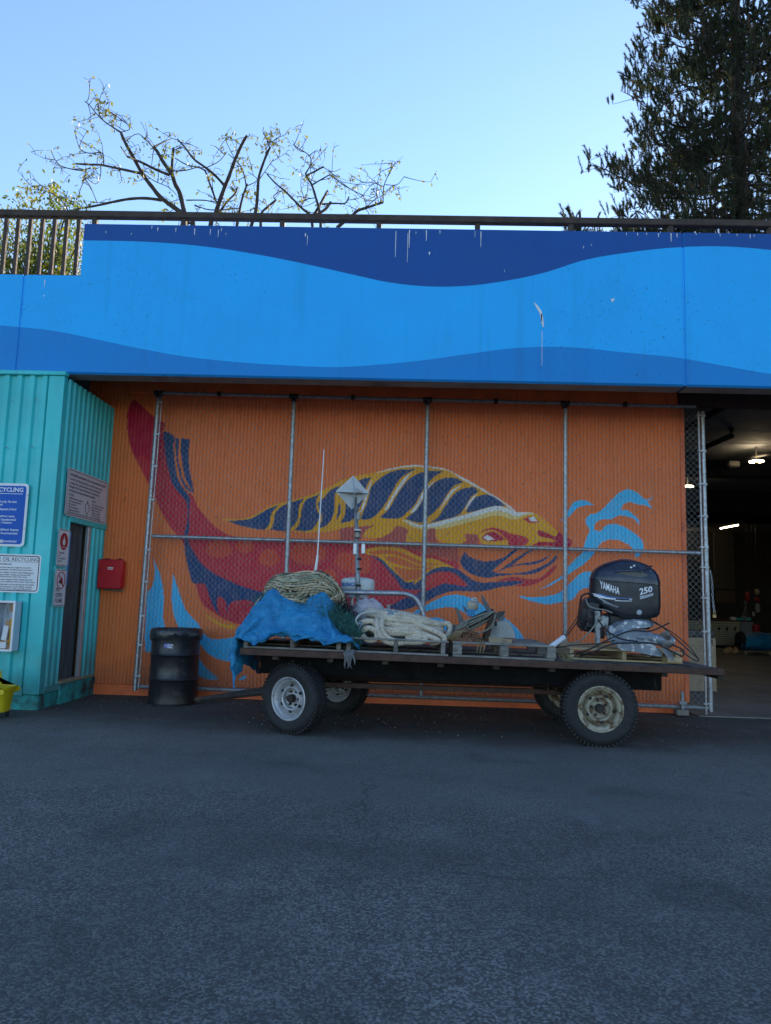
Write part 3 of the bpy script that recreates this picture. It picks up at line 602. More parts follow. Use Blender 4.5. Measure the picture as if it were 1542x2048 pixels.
for body, xr, py in (('INFORMATION', 21, 1130.5), ('Did you know that just a single drop of used oil', 60, 1137), ('can contaminate one million drops of clean water?', 64, 1141.5), ("Thanks to British Columbia's Used Oil Management", 66, 1147), ('Program, British Columbia now has one of the', 61, 1151.5), ('best used oil recovery rates in the country.', 55, 1155.5), ('Help us continue being the leaders and help keep used', 65, 1161), ('oil out of our seafood and off our tables. Please recycle.', 71, 1165.5), ('For information on the proper disposal of recyclable', 69, 1171), ('call the Recycling Council of British Columbia', 65, 1175.5), ('732-RECYCLE or toll free at 1-800-667-4321.', 66, 1179.8)):
    T(S, body, .024, rx(xr), ry(py), M['ink'], .82, .0002, 'RIGHT', ay='BOTTOM_BASELINE')
# environmental plan sign on the side wall
XSG = XC+.026
sg = thing('environment_plan_sign', 'weathered white sign of small black text with an arrow above the shed door', 'sign', (XSG, 8.9, 2.16))
o_ = (XSG+.014, 8.30, 2.163); w, h = 1.17, .555
plate('panel', o_, RS, rr(w, h, .035), 0, .004, M['signgrey'], sg); frame_plate('border', o_, RS, w, h, .028, .016, .008, .0046, M['ink'], sg)
S = dict(o=o_, R=RS, d=.0048, p=sg)
T(S, 'ENVIRONMENTAL MANAGEMENT PLAN - FALSE CREEK HARBOUR AUTHORITY', .040, .06, .468, M['ink'], .72, .0005)
for i, body in enumerate(('The False Creek Harbour Authority is proactively working everyday', 'to safeguard our coastal environment through an Environmental', 'Management Plan. This plan demonstrates our commitment to', 'practising and promoting environmental responsibility.')):
    T(S, body, .044, .06, .418-.044*i, M['inkgrey'], .76, .0003)
T(S, 'ACTIONS', .036, .06, .235, M['inkgrey'], .85)
for i, body in enumerate(('\u2022 Pollution Reduction Commitment', '\u2022 Waste management practices', '\u2022 User involvement', '\u2022 Policies and procedures', '\u2022 Continuous Improvement')):
    T(S, body, .034, .06, .198-.034*i, M['inkgrey'], .8)
T(S, 'RESULTS', .036, .70, .235, M['inkgrey'], .85)
for i, body in enumerate(('\u2022 Protect the marine environment', '\u2022 Improve harbour operations', '\u2022 Reduce Costs and Risk', '\u2022 Clean, long-run harbour', '\u2022 Provide "Our Heritage"')):
    T(S, body, .034, .70, .198-.034*i, M['inkgrey'], .8)
T(S, 'For information on how you can participate, please contact the Harbour Manager', .034, .06, .034, M['inkgrey'], .83)
ar = [(.53,.09),(.57,.09),(.57,.05),(.645,.145),(.57,.235),(.57,.195),(.53,.195)]
V = [Vector(o_) + RS @ Vector((x, y, .0052)) for x, y in ar]; MB().tube(V, .0035, 4, closed=True).build('arrow', M['ink'], sg)
# flammable and no open flame signs
def flame_poly(cx, cy, s):
    return [(cx+x*s, cy+y*s) for x, y in ((-.25,-.9),(-.55,-.55),(-.6,-.1),(-.42,.25),(-.34,.02),(-.22,.45),(-.02,1.0),(.1,.5),(.2,.15),(.3,.4),(.5,.0),(.56,-.45),(.3,-.9))]
sg = thing('flammable_sign', 'narrow white sign with red oval and white flame beside the shed door', 'sign', (XSG, 8.34, 1.57))
o_ = (XSG+.014, 8.20, 1.572); w, h = .283, .425
plate('panel', o_, RS, rr(w, h, .03), 0, .004, M['signwhite'], sg); frame_plate('border', o_, RS, w, h, .024, .008, .007, .0045, M['ink'], sg)
plate('red_oval', o_, RS, [(w/2+.098*math.cos(a*math.pi/14), .285+.098*math.sin(a*math.pi/14)) for a in range(28)], .0042, .0048, M['signred'], sg)
plate('flame', o_, RS, flame_poly(w/2, .295, .06), .005, .0056, M['signwhite'], sg); plate('flame_base', o_, RS, [(w/2-.05,.215),(w/2+.05,.215),(w/2+.05,.222),(w/2-.05,.222)], .005, .0056, M['signwhite'], sg)
S = dict(o=o_, R=RS, d=.0048, p=sg); T(S, 'Flammable\nand\nCombustible\nliquids', .034, .035, .142, M['inkgrey'], .95)
sg = thing('no_flame_sign', 'narrow white sign reading no open flame under the red oval sign', 'sign', (XSG, 8.34, 1.11))
o_ = (XSG+.014, 8.195, 1.118); w, h = .285, .422
plate('panel', o_, RS, rr(w, h, .03), 0, .004, M['signwhite'], sg); frame_plate('border', o_, RS, w, h, .024, .008, .007, .0045, M['ink'], sg)
S = dict(o=o_, R=RS, d=.0048, p=sg); T(S, 'NO\nOPEN\nFLAME', .068, .04, .168, M['ink'], .88, .0008)
plate('flame_symbol', o_, RS, flame_poly(w/2+.02, .30, .055), .0042, .0047, M['signred'], sg); plate('match_symbol', o_, RS, [(w/2-.06,.262),(w/2+.012,.262),(w/2-.01,.32)], .0049, .0054, M['ink'], sg)
V = [Vector(o_) + RS @ Vector((w/2+.095*math.cos(a*math.pi/14), .295+.095*math.sin(a*math.pi/14), .0056)) for a in range(28)]
MB().tube(V, .006, 4, closed=True).tube([Vector(o_) + RS @ Vector((w/2-.066, .362, .0057)), Vector(o_) + RS @ Vector((w/2+.066, .228, .0057))], .006, 4).build('ban_ring', M['signred'], sg)
# ---------------------------------------------------------------- wall box with clear door
M['clear'] = bpy.data.materials.new('clear_plastic'); B_ = NB(M['clear']); B_.set('Base Color', (.9,.93,.95)); B_.set('Roughness', .08); B_.set('Transmission Weight', 1.0); B_.set('IOR', 1.1); B_.set('Alpha', .12)
M['boxwhite'] = pbr('box_enamel', (.55,.62,.70), .4, var=.1, vs_=3)
bx = thing('supply_box', 'white framed wall box with clear door holding yellow and white supplies', 'cabinet', (-4.31, YS-.1, .63))
x0, x1, z0, z1, y0, y1 = -4.413, -4.212, .632, 1.168, YS-.16, YS-.031
bb = MB(); bb.box(x0, x0+.008, y0, y1, z0, z1).box(x1-.008, x1, y0, y1, z0, z1).box(x0+.0085, x1-.0085, y0, y1, z0, z0+.008).box(x0+.0085, x1-.0085, y0, y1, z1-.008, z1).box(x0+.0085, x1-.0085, y1-.006, y1, z0+.0085, z1-.0085)
bb.build('body', M['boxwhite'], bx)
fr = MB(); t = .02
fr.box(x0-.004, x0+t, y0-.014, y0-.001, z0-.004, z1+.004, .003).box(x1-t, x1+.004, y0-.014, y0-.001, z0-.004, z1+.004, .003).box(x0+t+.0005, x1-t-.0005, y0-.014, y0-.001, z0-.004, z0+t, .003).box(x0+t+.0005, x1-t-.0005, y0-.014, y0-.001, z1-t, z1+.004, .003)
df = fr.build('door_frame', M['signwhite'], bx); MB().box(x0+t+.0005, x1-t-.0005, y0-.009, y0-.006, z0+t, z1-t).build('pane', M['clear'], df)
M['yellow'] = pbr('yellow_plastic', (.70,.36,.012), .45, var=.15); M['tan'] = pbr('tan_card', (.48,.27,.12), .7, var=.2)
MB().tube([(x1-.055,YS-.1,z0+.06),(x1-.05,YS-.1,z0+.2),(x1-.062,YS-.095,z0+.33),(x1-.04,YS-.1,z0+.38),(x1-.045,YS-.1,z0+.44)], [.02,.022,.018,.012,.006], 8).build('yellow_tool', M['yellow'], bx, True)
MB().obox((x0+.085, YS-.11, z0+.19), (.06,.02,.16), Matrix.Rotation(.12, 3, 'Y'), .004).obox((x0+.08, YS-.115, z0+.06), (.07,.04,.07), None, .004).build('paper_packet', M['signwhite'], bx)
MB().box(x0+.03, x0+.15, YS-.10, YS-.05, z0+.009, z0+.12, .004).build('card_box', M['tan'], bx); MB().box(x0+.1, x0+.17, YS-.08, YS-.045, z0+.42, z0+.5, .004).build('card_box', M['tan'], bx); MB().obox((x0+.11, YS-.1, z0+.29), (.05,.03,.07), Matrix.Rotation(-.2, 3, 'Y'), .004).build('card_box', M['tan'], bx)
MB().tube([(x0+.04,YS-.06,z0+.02),(x0+.05,YS-.06,z0+.25),(x0+.045,YS-.06,z0+.5)], .006, 6).tube([(x0+.075,YS-.06,z0+.02),(x0+.07,YS-.06,z0+.5)], .004, 6).build('rod', M['alu'], bx)
# ---------------------------------------------------------------- red cabinet on the orange wall
M['redbox'] = pbr('red_enamel', (.62,.008,.018), .42, var=.12, vs_=3, stain=(.22,.006,.012), st=(.6,.8), ss=5)
rc = thing('red_cabinet', 'small red metal cabinet with rounded corners on the orange wall beside the shed', 'cabinet', (-3.77, YW-.09, 1.34))
MB().obox((-3.769, YW-.085, 1.527), (.285,.15,.355), None, .02).build('body', M['redbox'], rc, 40)
MB().obox((-3.769, YW-.172, 1.525), (.318,.03,.378), None, .014).build('door', M['redbox'], rc, 40)
for x in (-3.85, -3.68): MB().tube([(x-.03,YW-.1,1.702),(x-.03,YW-.1,1.722),(x+.03,YW-.1,1.722),(x+.03,YW-.1,1.702)], .006, 6).build('hanger', M['black'], rc)
for z in (1.602, 1.583): MB().box(-3.80, -3.727, YW-.1895, YW-.1875, z, z+.010, 0).build('label_strip', M['white'], rc)
MB().box(-3.88, -3.64, YW-.05, YW-.003, 1.31, 1.335, .003).build('bracket', M['rawwood'], rc)
# ---------------------------------------------------------------- yellow mop bucket
M['bucket'] = pbr('yellow_bucket_plastic', (.62,.47,.008), .45, var=.2, vs_=3, stain=(.30,.24,.03), st=(.6,.8), ss=6)
mb = thing('mop_bucket', 'yellow plastic wheeled bucket cut off by the picture edge', 'bucket', (-4.18, 7.6, 0))
cx, cy = -4.165, 7.58
def bucket_loop(z, sx, sy, n=28):
    return [(cx+sx*math.copysign(abs(math.cos(a))**.55, math.cos(a)), cy+sy*math.copysign(abs(math.sin(a))**.55, math.sin(a)), z) for a in [2*math.pi*k/n for k in range(n)]]
lv = [(.06,.155,.105),(.065,.165,.115),(.12,.172,.12),(.28,.19,.135),(.30,.205,.15),(.315,.205,.15),(.315,.19,.135),(.10,.16,.105)]
b = MB(); V = [p for z, sx, sy in lv for p in bucket_loop(z, sx, sy)]; n = 28
b.add(V, [(i*n+k, i*n+(k+1) % n, (i+1)*n+(k+1) % n, (i+1)*n+k) for i in range(len(lv)-1) for k in range(n)] + [tuple(range(n-1,-1,-1)), tuple((len(lv)-1)*n+k for k in range(n))])
b.build('body', M['bucket'], mb, 45)
pr = [(cx+.19, .30), (cx+.205, .26), (cx+.16, .24), (cx+.06, .25), (cx+.01, .33), (cx-.02, .45), (cx-.2, .46), (cx-.2, .30)]
[MB().prism([(x, cy+q, z) for x, z in pr], (0, .022, 0)).build('wringer_cheek', M['bucket'], mb) for q in (-.162, .14)]
for sx, sy in ((-1,-1),(-1,1),(1,-1),(1,1)): MB().lathe([(0,-.012),(.03,-.012),(.032,0),(.03,.012),(0,.012)], (cx+sx*.12, cy+sy*.09, .032), (1,.2,0), 14).build('caster', M['black'], mb)
# ---------------------------------------------------------------- black drum with bin liner
M['drum'] = pbr('black_drum_paint', (.018,.018,.021), .38, var=.3, vs_=4, stain=(.065,.066,.07), st=(.58,.75), ss=5, bump=.08, bs=9)
M['bag'] = pbr('black_bin_liner', (.03,.03,.035), .22, var=.2, vs_=5, bump=.9, bs=16)
DX, DY = -2.742, 8.98
dm = thing('waste_drum', 'black steel drum with a black bin liner over its rim by the gate', 'drum', (DX, DY, 0))
pf = [(0,.012),(.275,.012),(.283,0),(.288,.01),(.284,.03),(.282,.27),(.288,.282),(.295,.292),(.288,.302),(.282,.314),(.282,.555),(.288,.567),(.295,.577),(.288,.587),(.282,.60),(.283,.845),(.29,.855),(.288,.872),(.278,.872),(.276,.3)]
MB().lathe(pf, (DX, DY, 0), (0,0,1), 40).build('body', M['drum'], dm, 50)
b = MB(); n = 72; rows = []; rg = random.Random(3); ph = [rg.uniform(0, 6.28) for _ in range(9)]
for j, (r, z) in enumerate(((.25,.70),(.262,.83),(.272,.872),(.284,.884),(.297,.876),(.303,.85),(.307,.82),(.306,.79),(.299,.765))):
    L = []
    for k in range(n):
        a = 2*math.pi*k/n; wv = math.sin(5*a+ph[0])*.4+math.sin(11*a+ph[1]+j*.5)*.35+math.sin(23*a+ph[2]+j)*.25
        rr_ = r + (.007*wv if j > 3 else .002*wv) + (.035*math.exp(-((a-5.95)/.12)**2) if j in (6,7) else 0); zz = z + (.02*math.sin(2*a+ph[3])+.012*math.sin(7*a+ph[4]) if j > 6 else 0)
        L.append((DX+rr_*math.cos(a), DY+rr_*math.sin(a), zz))
    rows.append(L)
V = [p for L in rows for p in L]; b.add(V, [(i*n+k, i*n+(k+1) % n, (i+1)*n+(k+1) % n, (i+1)*n+k) for i in range(len(rows)-1) for k in range(n)]); b.build('bin_liner', M['bag'], dm, True)
M['stkblue'] = flat('sticker_blue', (.03,.08,.42), .4)
a0 = -math.pi/2-.03
st = MB(); V = []
for k in range(7):
    a = a0-.16+.32*k/6; V += [(DX+.2835*math.cos(a), DY+.2835*math.sin(a), .668), (DX+.2835*math.cos(a), DY+.2835*math.sin(a), .715)]
st.add(V, [(2*k, 2*k+2, 2*k+3, 2*k+1) for k in range(6)]); sk = st.build('sticker', M['stkblue'], dm)
text('DATA\nDRILL', .027, (DX-.012, DY-.2865, .690), M['white'], dm, 'lettering', None, 'LEFT', .95, .0003, .0012)
MB().tube([(DX-.033+.013*math.cos(a*.5236), DY-.2855, .691+.013*math.sin(a*.5236)) for a in range(12)], .002, 4, closed=True).build('emblem', M['white'], dm)
# ================================================================ chain link sliding gate
gate = thing('chain_link_gate', 'galvanised chain link sliding gate standing across the orange mural wall', 'gate', (.2, YFEN, 0))
ZT0, ZT1 = 3.885, 3.865
XL0, XL1 = -3.32, -3.266        # left stile leans a little
def gz(x): return lerp(3.895, 3.862, (x+3.27)/7.0)
def gm(x): return lerp(2.02, 1.99, (x+3.25)/7.0)
def gb(x): return lerp(.14, .105, (x+3.3)/7.0)
R_ = .028
MB().cyl((XL0,YFEN,.09), (XL1,YFEN,3.93), R_, n=14).build('stile', M['galv'], gate, 40)
MB().cyl((-3.24,YFEN,gz(-3.24)), (3.66,YFEN,gz(3.66)), .024, n=12).build('top_rail', M['galvdull'], gate, 40)
MB().cyl((-3.29,YFEN,gb(-3.29)), (3.74,YFEN,gb(3.74)), .024, n=12).build('bottom_rail', M['galvdull'], gate, 40)
mids = [at(588,795,YFEN).x, at(855,800,YFEN).x, at(1130,810,YFEN).x]
xsn = [-3.26]+mids+[3.71]
for a, c in zip(xsn[:-1], xsn[1:]): MB().cyl((a+.03,YFEN,gm(a)), (c-.03,YFEN,gm(c)), .024, n=12).build('middle_rail', M['galv'], gate, 40)
for x in mids: MB().cyl((x,YFEN,gb(x)+.02), (x+.004,YFEN,gz(x)-.02), R_, n=14).build('stile', M['galv'], gate, 40)
for x in [XL1]+mids: MB().cyl((x-.06,YFEN,gz(x)), (x+.06,YFEN,gz(x)), .036, n=12).cyl((x,YFEN,gz(x)-.07), (x,YFEN,gz(x)+.02), .036, n=12).build('pipe_tee', M['pipe_dark'], gate, 40)
for px in (438, 706, 992, 1250): p = at(px, 790, YFEN-.03); MB().obox((p.x, YFEN-.02, gz(p.x)), (.05,.07,.06), None, .006).build('clamp', M['pipe_dark'], gate)
# fabric
w_, h_ = .0745, .080; xf0, xf1, zf0, zf1 = -3.245, 3.705, .085, 3.885
nw = int((xf1-xf0)/(w_/2)); nn = int((zf1-zf0)/(h_/2))+1
J, N_ = np.meshgrid(np.arange(nw), np.arange(nn), indexing='ij')
Xn = xf0 + (J+(N_+J) % 2)*w_/2; Zn = zf0+N_*h_/2; Xn = Xn + lerp(-.05, 0, Zn/3.9)*np.clip((0-Xn)/3.3, 0, 1)
sg_ = ((N_+J) % 2)*2-1; Yn = YFEN-.034 + .003*sg_ + .004*np.sin(Xn*2.1+Zn*1.3); Xn = Xn + sg_*.0016
rw = .0022; V = []
for a in (90, 210, 330):
    V.append(np.stack([Xn+rw*math.cos(rad(a)), Yn+rw*math.sin(rad(a)), Zn], -1))
V = np.stack(V, 2); idx = np.arange(V.shape[0]*V.shape[1]*3).reshape(nw, nn, 3); Fs = []
for k in range(3):
    k2 = (k+1) % 3; Fs.append(np.stack([idx[:, :-1, k], idx[:, :-1, k2], idx[:, 1:, k2], idx[:, 1:, k]], -1).reshape(-1, 4))
tag(raw('chain_link_fabric', V.reshape(-1, 3), np.concatenate(Fs), M['wire'], gate), kind='stuff')
# tension bars, bands and the right hand double post
MB().cyl((XL0+.055,YFEN-.03,.12), (XL1+.055,YFEN-.03,3.86), .007, n=6).build('tension_bar', M['galv'], gate)
for py in (805, 869, 933, 1000, 1100, 1164, 1232, 1290, 1352):
    z = at(300, py, YFEN).z; x = lerp(XL0, XL1, z/3.9)
    b = MB(); b.lathe([(.0295,-.014),(.033,-.014),(.033,.014),(.0295,.014)], (x, YFEN, z), (0,0,1), 14); b.box(x+.02, x+.075, YFEN-.045, YFEN-.03, z-.012, z+.012, .002); b.cyl((x+.06,YFEN-.06,z), (x+.06,YFEN-.02,z), .007, n=6)
    b.build('tension_band', M['galv'], gate, 40)
XR = at(1408, 1100, YFEN).x+.03
MB().cyl((XR-.055,YFEN-.02,.03), (XR-.07,YFEN-.02,3.80), .013, n=8).build('tension_bar', M['galv'], gate, 40)
MB().cyl((XR+.006,YFEN,.06), (XR-.008,YFEN,2.2), .03, n=14).cyl((XR-.008,YFEN,2.2), (XR-.012,YFEN,3.80), .026, n=14).build('stile', M['galv'], gate, 40)
for py in (832, 903, 969, 1033, 1095, 1135, 1196, 1263, 1407):
    z = at(1410, py, YFEN).z
    b = MB(); b.lathe([(.0305,-.014),(.034,-.014),(.034,.014),(.0305,.014)], (XR-.004, YFEN, z), (0,0,1), 14); b.box(XR-.10, XR-.02, YFEN-.045, YFEN-.033, z-.011, z+.011, .002); b.cyl((XR-.09,YFEN-.065,z), (XR-.09,YFEN-.01,z), .008, n=6)
    b.build('tension_band', M['galv'], gate, 40)
xr_ = at(1362, 1420, YFEN-.04).x
MB().obox((xr_, YFEN-.05, .05), (.15,.12,.07), None, .01).build('guide_block', pbr('weathered_guide', (.22,.19,.16), .85, var=.3), gate)
MB().box(xr_-.005, xr_+.03, YFEN-.07, YFEN-.04, .087, .30, .005).box(xr_-.03, xr_+.06, YFEN-.075, YFEN-.045, .14, .18, .004).build('guide_bracket', M['galvdull'], gate)
# chain with padlock hanging from the gate post
ch = thing('gate_chain', 'short steel chain with a brass padlock hanging on the gate end post', 'chain', (XR+.06, YFEN, 1.2))
cp = [(XR+.037, 1.76), (XR+.05, 1.70), (XR+.056, 1.62), (XR+.06, 1.54), (XR+.058, 1.46), (XR+.064, 1.39), (XR+.068, 1.33), (XR+.075, 1.28)]
for i in range(14):
    t = i/13*(len(cp)-1); k = min(int(t), len(cp)-2); x = lerp(cp[k][0], cp[k+1][0], t-k); z = lerp(cp[k][1], cp[k+1][1], t-k)
    L = [(x+(.011*math.cos(a*.7854) if i % 2 else 0), YFEN-.01+(0 if i % 2 else .011*math.cos(a*.7854)), z+.024*math.sin(a*.7854)) for a in range(8)]
    MB().tube(L, .0038, 5, closed=True).build('link', M['galv'], ch)
MB().obox((XR+.075, YFEN-.01, 1.215), (.045,.02,.045), None, .005).tube([(XR+.062,YFEN-.01,1.236),(XR+.062,YFEN-.01,1.262),(XR+.075,YFEN-.01,1.272),(XR+.088,YFEN-.01,1.262),(XR+.088,YFEN-.01,1.236)], .004, 6).build('padlock', pbr('brass', (.35,.24,.10), .45, .7), ch)
# ================================================================ flat-bed trailer
M['deckwood'] = pbr('grey_deck_planks', (.105,.105,.11), .85, var=.45, vs_=3, co=(6,.7,6), bump=.4, bs=14, stain=(.035,.032,.03), st=(.5,.7), ss=4, sco=(3,1,3))
M['edgesteel'] = pbr('rusty_brown_channel', (.080,.038,.026), .7, .2, var=.45, vs_=7, stain=(.030,.020,.02), st=(.52,.7), ss=9, bump=.25, bs=30)
M['tarbeam'] = pbr('tarred_beam', (.006,.006,.007), .75, var=.5, vs_=6, stain=(.035,.030,.026), st=(.64,.72), ss=12, sco=(1,1,.35), bump=.6, bs=12, spec=.15)
M['axle'] = pbr('grimy_axle_steel', (.035,.028,.024), .75, .2, var=.5, vs_=8, stain=(.09,.05,.03), st=(.58,.72), ss=7)
M['tyre'] = pbr('tyre_rubber', (.014,.0145,.016), .72, var=.35, vs_=8, stain=(.045,.043,.04), st=(.6,.8), ss=5, bump=.1, bs=50)
M['rimsilver'] = pbr('silver_rim_paint', (.50,.50,.51), .42, .35, var=.25, vs_=7, stain=(.14,.11,.09), st=(.55,.72), ss=14, sco=(1,1,1))
M['rimrust'] = pbr('rusty_cream_rim', (.40,.36,.26), .65, .1, var=.35, vs_=9, stain=(.13,.065,.03), st=(.47,.6), ss=16)
TY0, TY1 = 7.0, 8.85
TXL, TXR = -1.529, 2.974
def zd(x): return lerp(.81, .756, (x-TXL)/(TXR-TXL))
TILT = math.atan2(.81-.756, TXR-TXL)
RT_ = Matrix.Rotation(TILT, 3, 'Y')
trl = thing('flatbed_trailer', 'old flat bed trailer with grey plank deck, black side beam and four rubber wheels', 'trailer', (.72, 7.9, 0))
LX = TXR-TXL; XM = (TXL+TXR)/2
def tl(b, x0, x1, y0, y1, dz0, dz1, ch=.004):     # a box in the tilted deck frame; dz from the deck top
    c = Vector((XM, 0, zd(XM))) + RT_ @ Vector(((x0+x1)/2-XM, 0, (dz0+dz1)/2)); c.y = (y0+y1)/2
    return b.obox(c, (x1-x0, y1-y0, dz1-dz0), RT_, ch)
np_ = 33; pw = LX/np_; rg = random.Random(11)
for i in range(np_):
    x0 = TXL+i*pw+.003; j = rg.uniform(-.004, .003)
    tl(MB(), x0, x0+pw-.007, TY0+.055, TY1-.05+rg.uniform(-.01, .01), -.04+j, -.001+j, .004).build('plank', M['deckwood'], trl)
tl(MB(), TXL, TXR, TY0, TY0+.05, -.062, .001, .005).build('edge_channel', M['edgesteel'], trl)
tl(MB(), TXL, TXR, TY1-.05, TY1, -.062, .001, .005).build('edge_channel', M['edgesteel'], trl)
for y in (7.36, 8.42): tl(MB(), TXL+.13, 2.52, y, y+.1, -.262, -.045, .008).build('side_beam', M['tarbeam'], trl)
for k in range(9): x = TXL+.3+k*.52; tl(MB(), x, x+.06, 7.05, 8.8, -.10, -.045, .004).build('cross_bearer', M['axle'], trl)
for px, py in ((586,1325),(618,1329),(660,1322)):
    p = at(px, py, 7.36); MB().lathe([(0,.012),(.02,.012),(.024,0)], (p.x, 7.36, p.z), (0,-1,0), 12).lathe([(.011,.016),(.0,.016)], (p.x, 7.36, p.z), (0,-1,0), 8).build('bolt', M['axle'], trl)
for y in (7.62, 8.25): MB().box(-1.05, 1.95, y, y+.05, .40, .45, .004).build('lower_bar', M['edgesteel'], trl)
# axles, springs, turntable
MB().box(1.78, 1.86, 7.3, 8.62, .30, .37, .006).build('axle', M['axle'], trl)
MB().tube([(-1.27,7.34,.325),(-.80,8.60,.325)], .038, 10).build('axle', M['axle'], trl)
for x, y in ((1.82,7.52),(1.82,8.4)):
    b = MB()
    for k in range(4): L = .36-.08*k; b.tube([(x-L,y,.50-.018*k-.02),(x-L*.5,y,.425-.018*k),(x,y,.40-.018*k),(x+L*.5,y,.425-.018*k),(x+L,y,.50-.018*k-.02)], .022, 4, flat=.3)
    tag(b.build('leaf_spring', M['axle'], trl), kind='stuff')
MB().lathe([(0,.53),(.3,.53),(.3,.5),(.26,.5),(.26,.42),(.3,.42),(.3,.39),(0,.39)], (-1.03, 7.95, 0), (0,0,1), 24).build('turntable', M['axle'], trl, 40)
# drawbar to the left of the front axle
da, db_ = Vector((-1.15, 7.9, .36)), at(392, 1400, 8.25)
MB().tube([da+Vector((0,-.28,0)), db_], .03, 6).tube([da+Vector((0,.28,0)), db_], .03, 6).build('drawbar', M['axle'], trl)
def wheel(cx, cy, cz, R, yaw, rimmat, kind, lab=None):
    ax = Vector((-math.sin(yaw), -math.cos(yaw), 0)); W = .19
    e = bpy.data.objects.new('wheel', None); col.objects.link(e); adopt(e, trl); e.empty_display_size = .1
    if lab: e['label'] = lab
    def bl(b, name, mt, sm=40):
        o = b.build(name, mt, trl, sm); o.parent = e; o.matrix_parent_inverse = Matrix.Identity(4); return o
    c = Vector((cx, cy, cz)); r0 = R*.60
    prof = [(r0,-W*.46),(r0*1.08,-W*.5),(R*.80,-W*.56),(R*.93,-W*.5),(R*.985,-W*.36),(R,-W*.2),(R,W*.2),(R*.985,W*.36),(R*.93,W*.5),(R*.86,W*.55),(R*.80,W*.56),(R*.72,W*.53),(r0*1.10,W*.50),(r0*1.02,W*.49),(r0,W*.44),(r0*.98,W*.2),(r0*.98,-W*.2),(r0,-W*.46)]
    b = MB().lathe(prof, c, ax, 56); bl(b, 'tyre', M['tyre'])
    u = ax.orthogonal().normalized(); w2 = ax.cross(u); tr = MB(); n = 56
    for k in range(n):
        a = 2*math.pi*k/n; d = u*math.cos(a)+w2*math.sin(a); t_ = -u*math.sin(a)+w2*math.cos(a); Rm = Matrix((t_, ax, d)).transposed()
        for q in (-.34, .34):
            tr.obox(c + d*(R*.985) + ax*(q*W), (2*math.pi*R/n*.6, W*.22, .022), Rm)
        tr.obox(c + d*(R*1.0) + ax*(.0), (2*math.pi*R/n*.7, W*.3, .012), Rm)
    o = bl(tr, 'tread_blocks', M['tyre'], False); tag(o, kind='stuff')
    rp = [(r0*1.03,W*.50),(r0*.99,W*.52),(r0*.95,W*.50),(r0*.93,W*.40),(r0*.86,W*.36),(r0*.80,W*.30),(r0*.78,W*.02),(r0*.72,-W*.04),(r0*.66,W*.02),(r0*.61,W*.26),(r0*.54,W*.30),(r0*.48,W*.27),(r0*.44,W*.06),(r0*.36,W*.02),(r0*.20,W*.02),(r0*.19,W*.03),(0,W*.03)]
    b = MB().lathe(rp, c, ax, 44); rim = bl(b, 'rim', rimmat, 50)
    hb = MB().lathe([(r0*.20,W*.12),(r0*.20,W*.34),(r0*.17,W*.40),(0,W*.41)], c, ax, 18); o = bl(hb, 'hub_cap', M['axle'])
    nb = 6 if kind else 5
    for k in range(nb):
        a = 2*math.pi*k/nb+.3; d = u*math.cos(a)+w2*math.sin(a)
        b = MB().cyl(c+d*r0*.34+ax*W*.01, c+d*r0*.34+ax*W*.15, .012, n=6); bl(b, 'lug_nut', M['axle'])
        a2 = a+math.pi/nb; d2 = u*math.cos(a2)+w2*math.sin(a2)
        b = MB().cyl(c+d2*r0*.60+ax*W*.20, c+d2*r0*.60+ax*W*.291, .016, n=10); bl(b, 'vent_hole', M['black'])
    return e
wheel(-1.035, 7.26, .333, .333, rad(30), M['rimsilver'], 1, 'front wheel with a shiny silver rim, turned outwards')
wheel(-.70, 8.66, .333, .333, rad(30), M['rimsilver'], 1); wheel(1.862, 7.18, .345, .345, rad(2), M['rimrust'], 0, 'rear wheel with a rusty cream rim'); wheel(1.87, 8.70, .345, .345, rad(2), M['rimrust'], 0)
# hanging rag
M['rag'] = pbr('grey_rag', (.16,.165,.165), .9, var=.35, vs_=12, bump=.5, bs=30)
rg = random.Random(2); b = MB()
for k in range(11):
    x = at(690+k*1.8, 1305, 6.98).x; L = .05+.11*rg.random() + (.05 if k in (1,4) else 0); pts = [(x+rg.uniform(-.01,.01), 7.03, zd(x)+.012)]
    for q in range(5): pts.append((x+rg.uniform(-.012,.012), 6.985-.006*math.sin(q)-.012*rg.random(), zd(x)+.008-L*(q+.2)/4.2))
    b.tube(pts, [.007,.010,.011,.009,.007,.003], 6, flat=.6)
b.tube([(at(689,1305,7).x,7.03,zd(-.5)+.012),(at(708,1305,7).x,7.035,zd(-.5)+.014)], .016, 7)
tag(b.build('cloth_rag', M['rag'], None, True), 'torn grey rag hanging over the trailer edge below the rope pallet', 'rag')
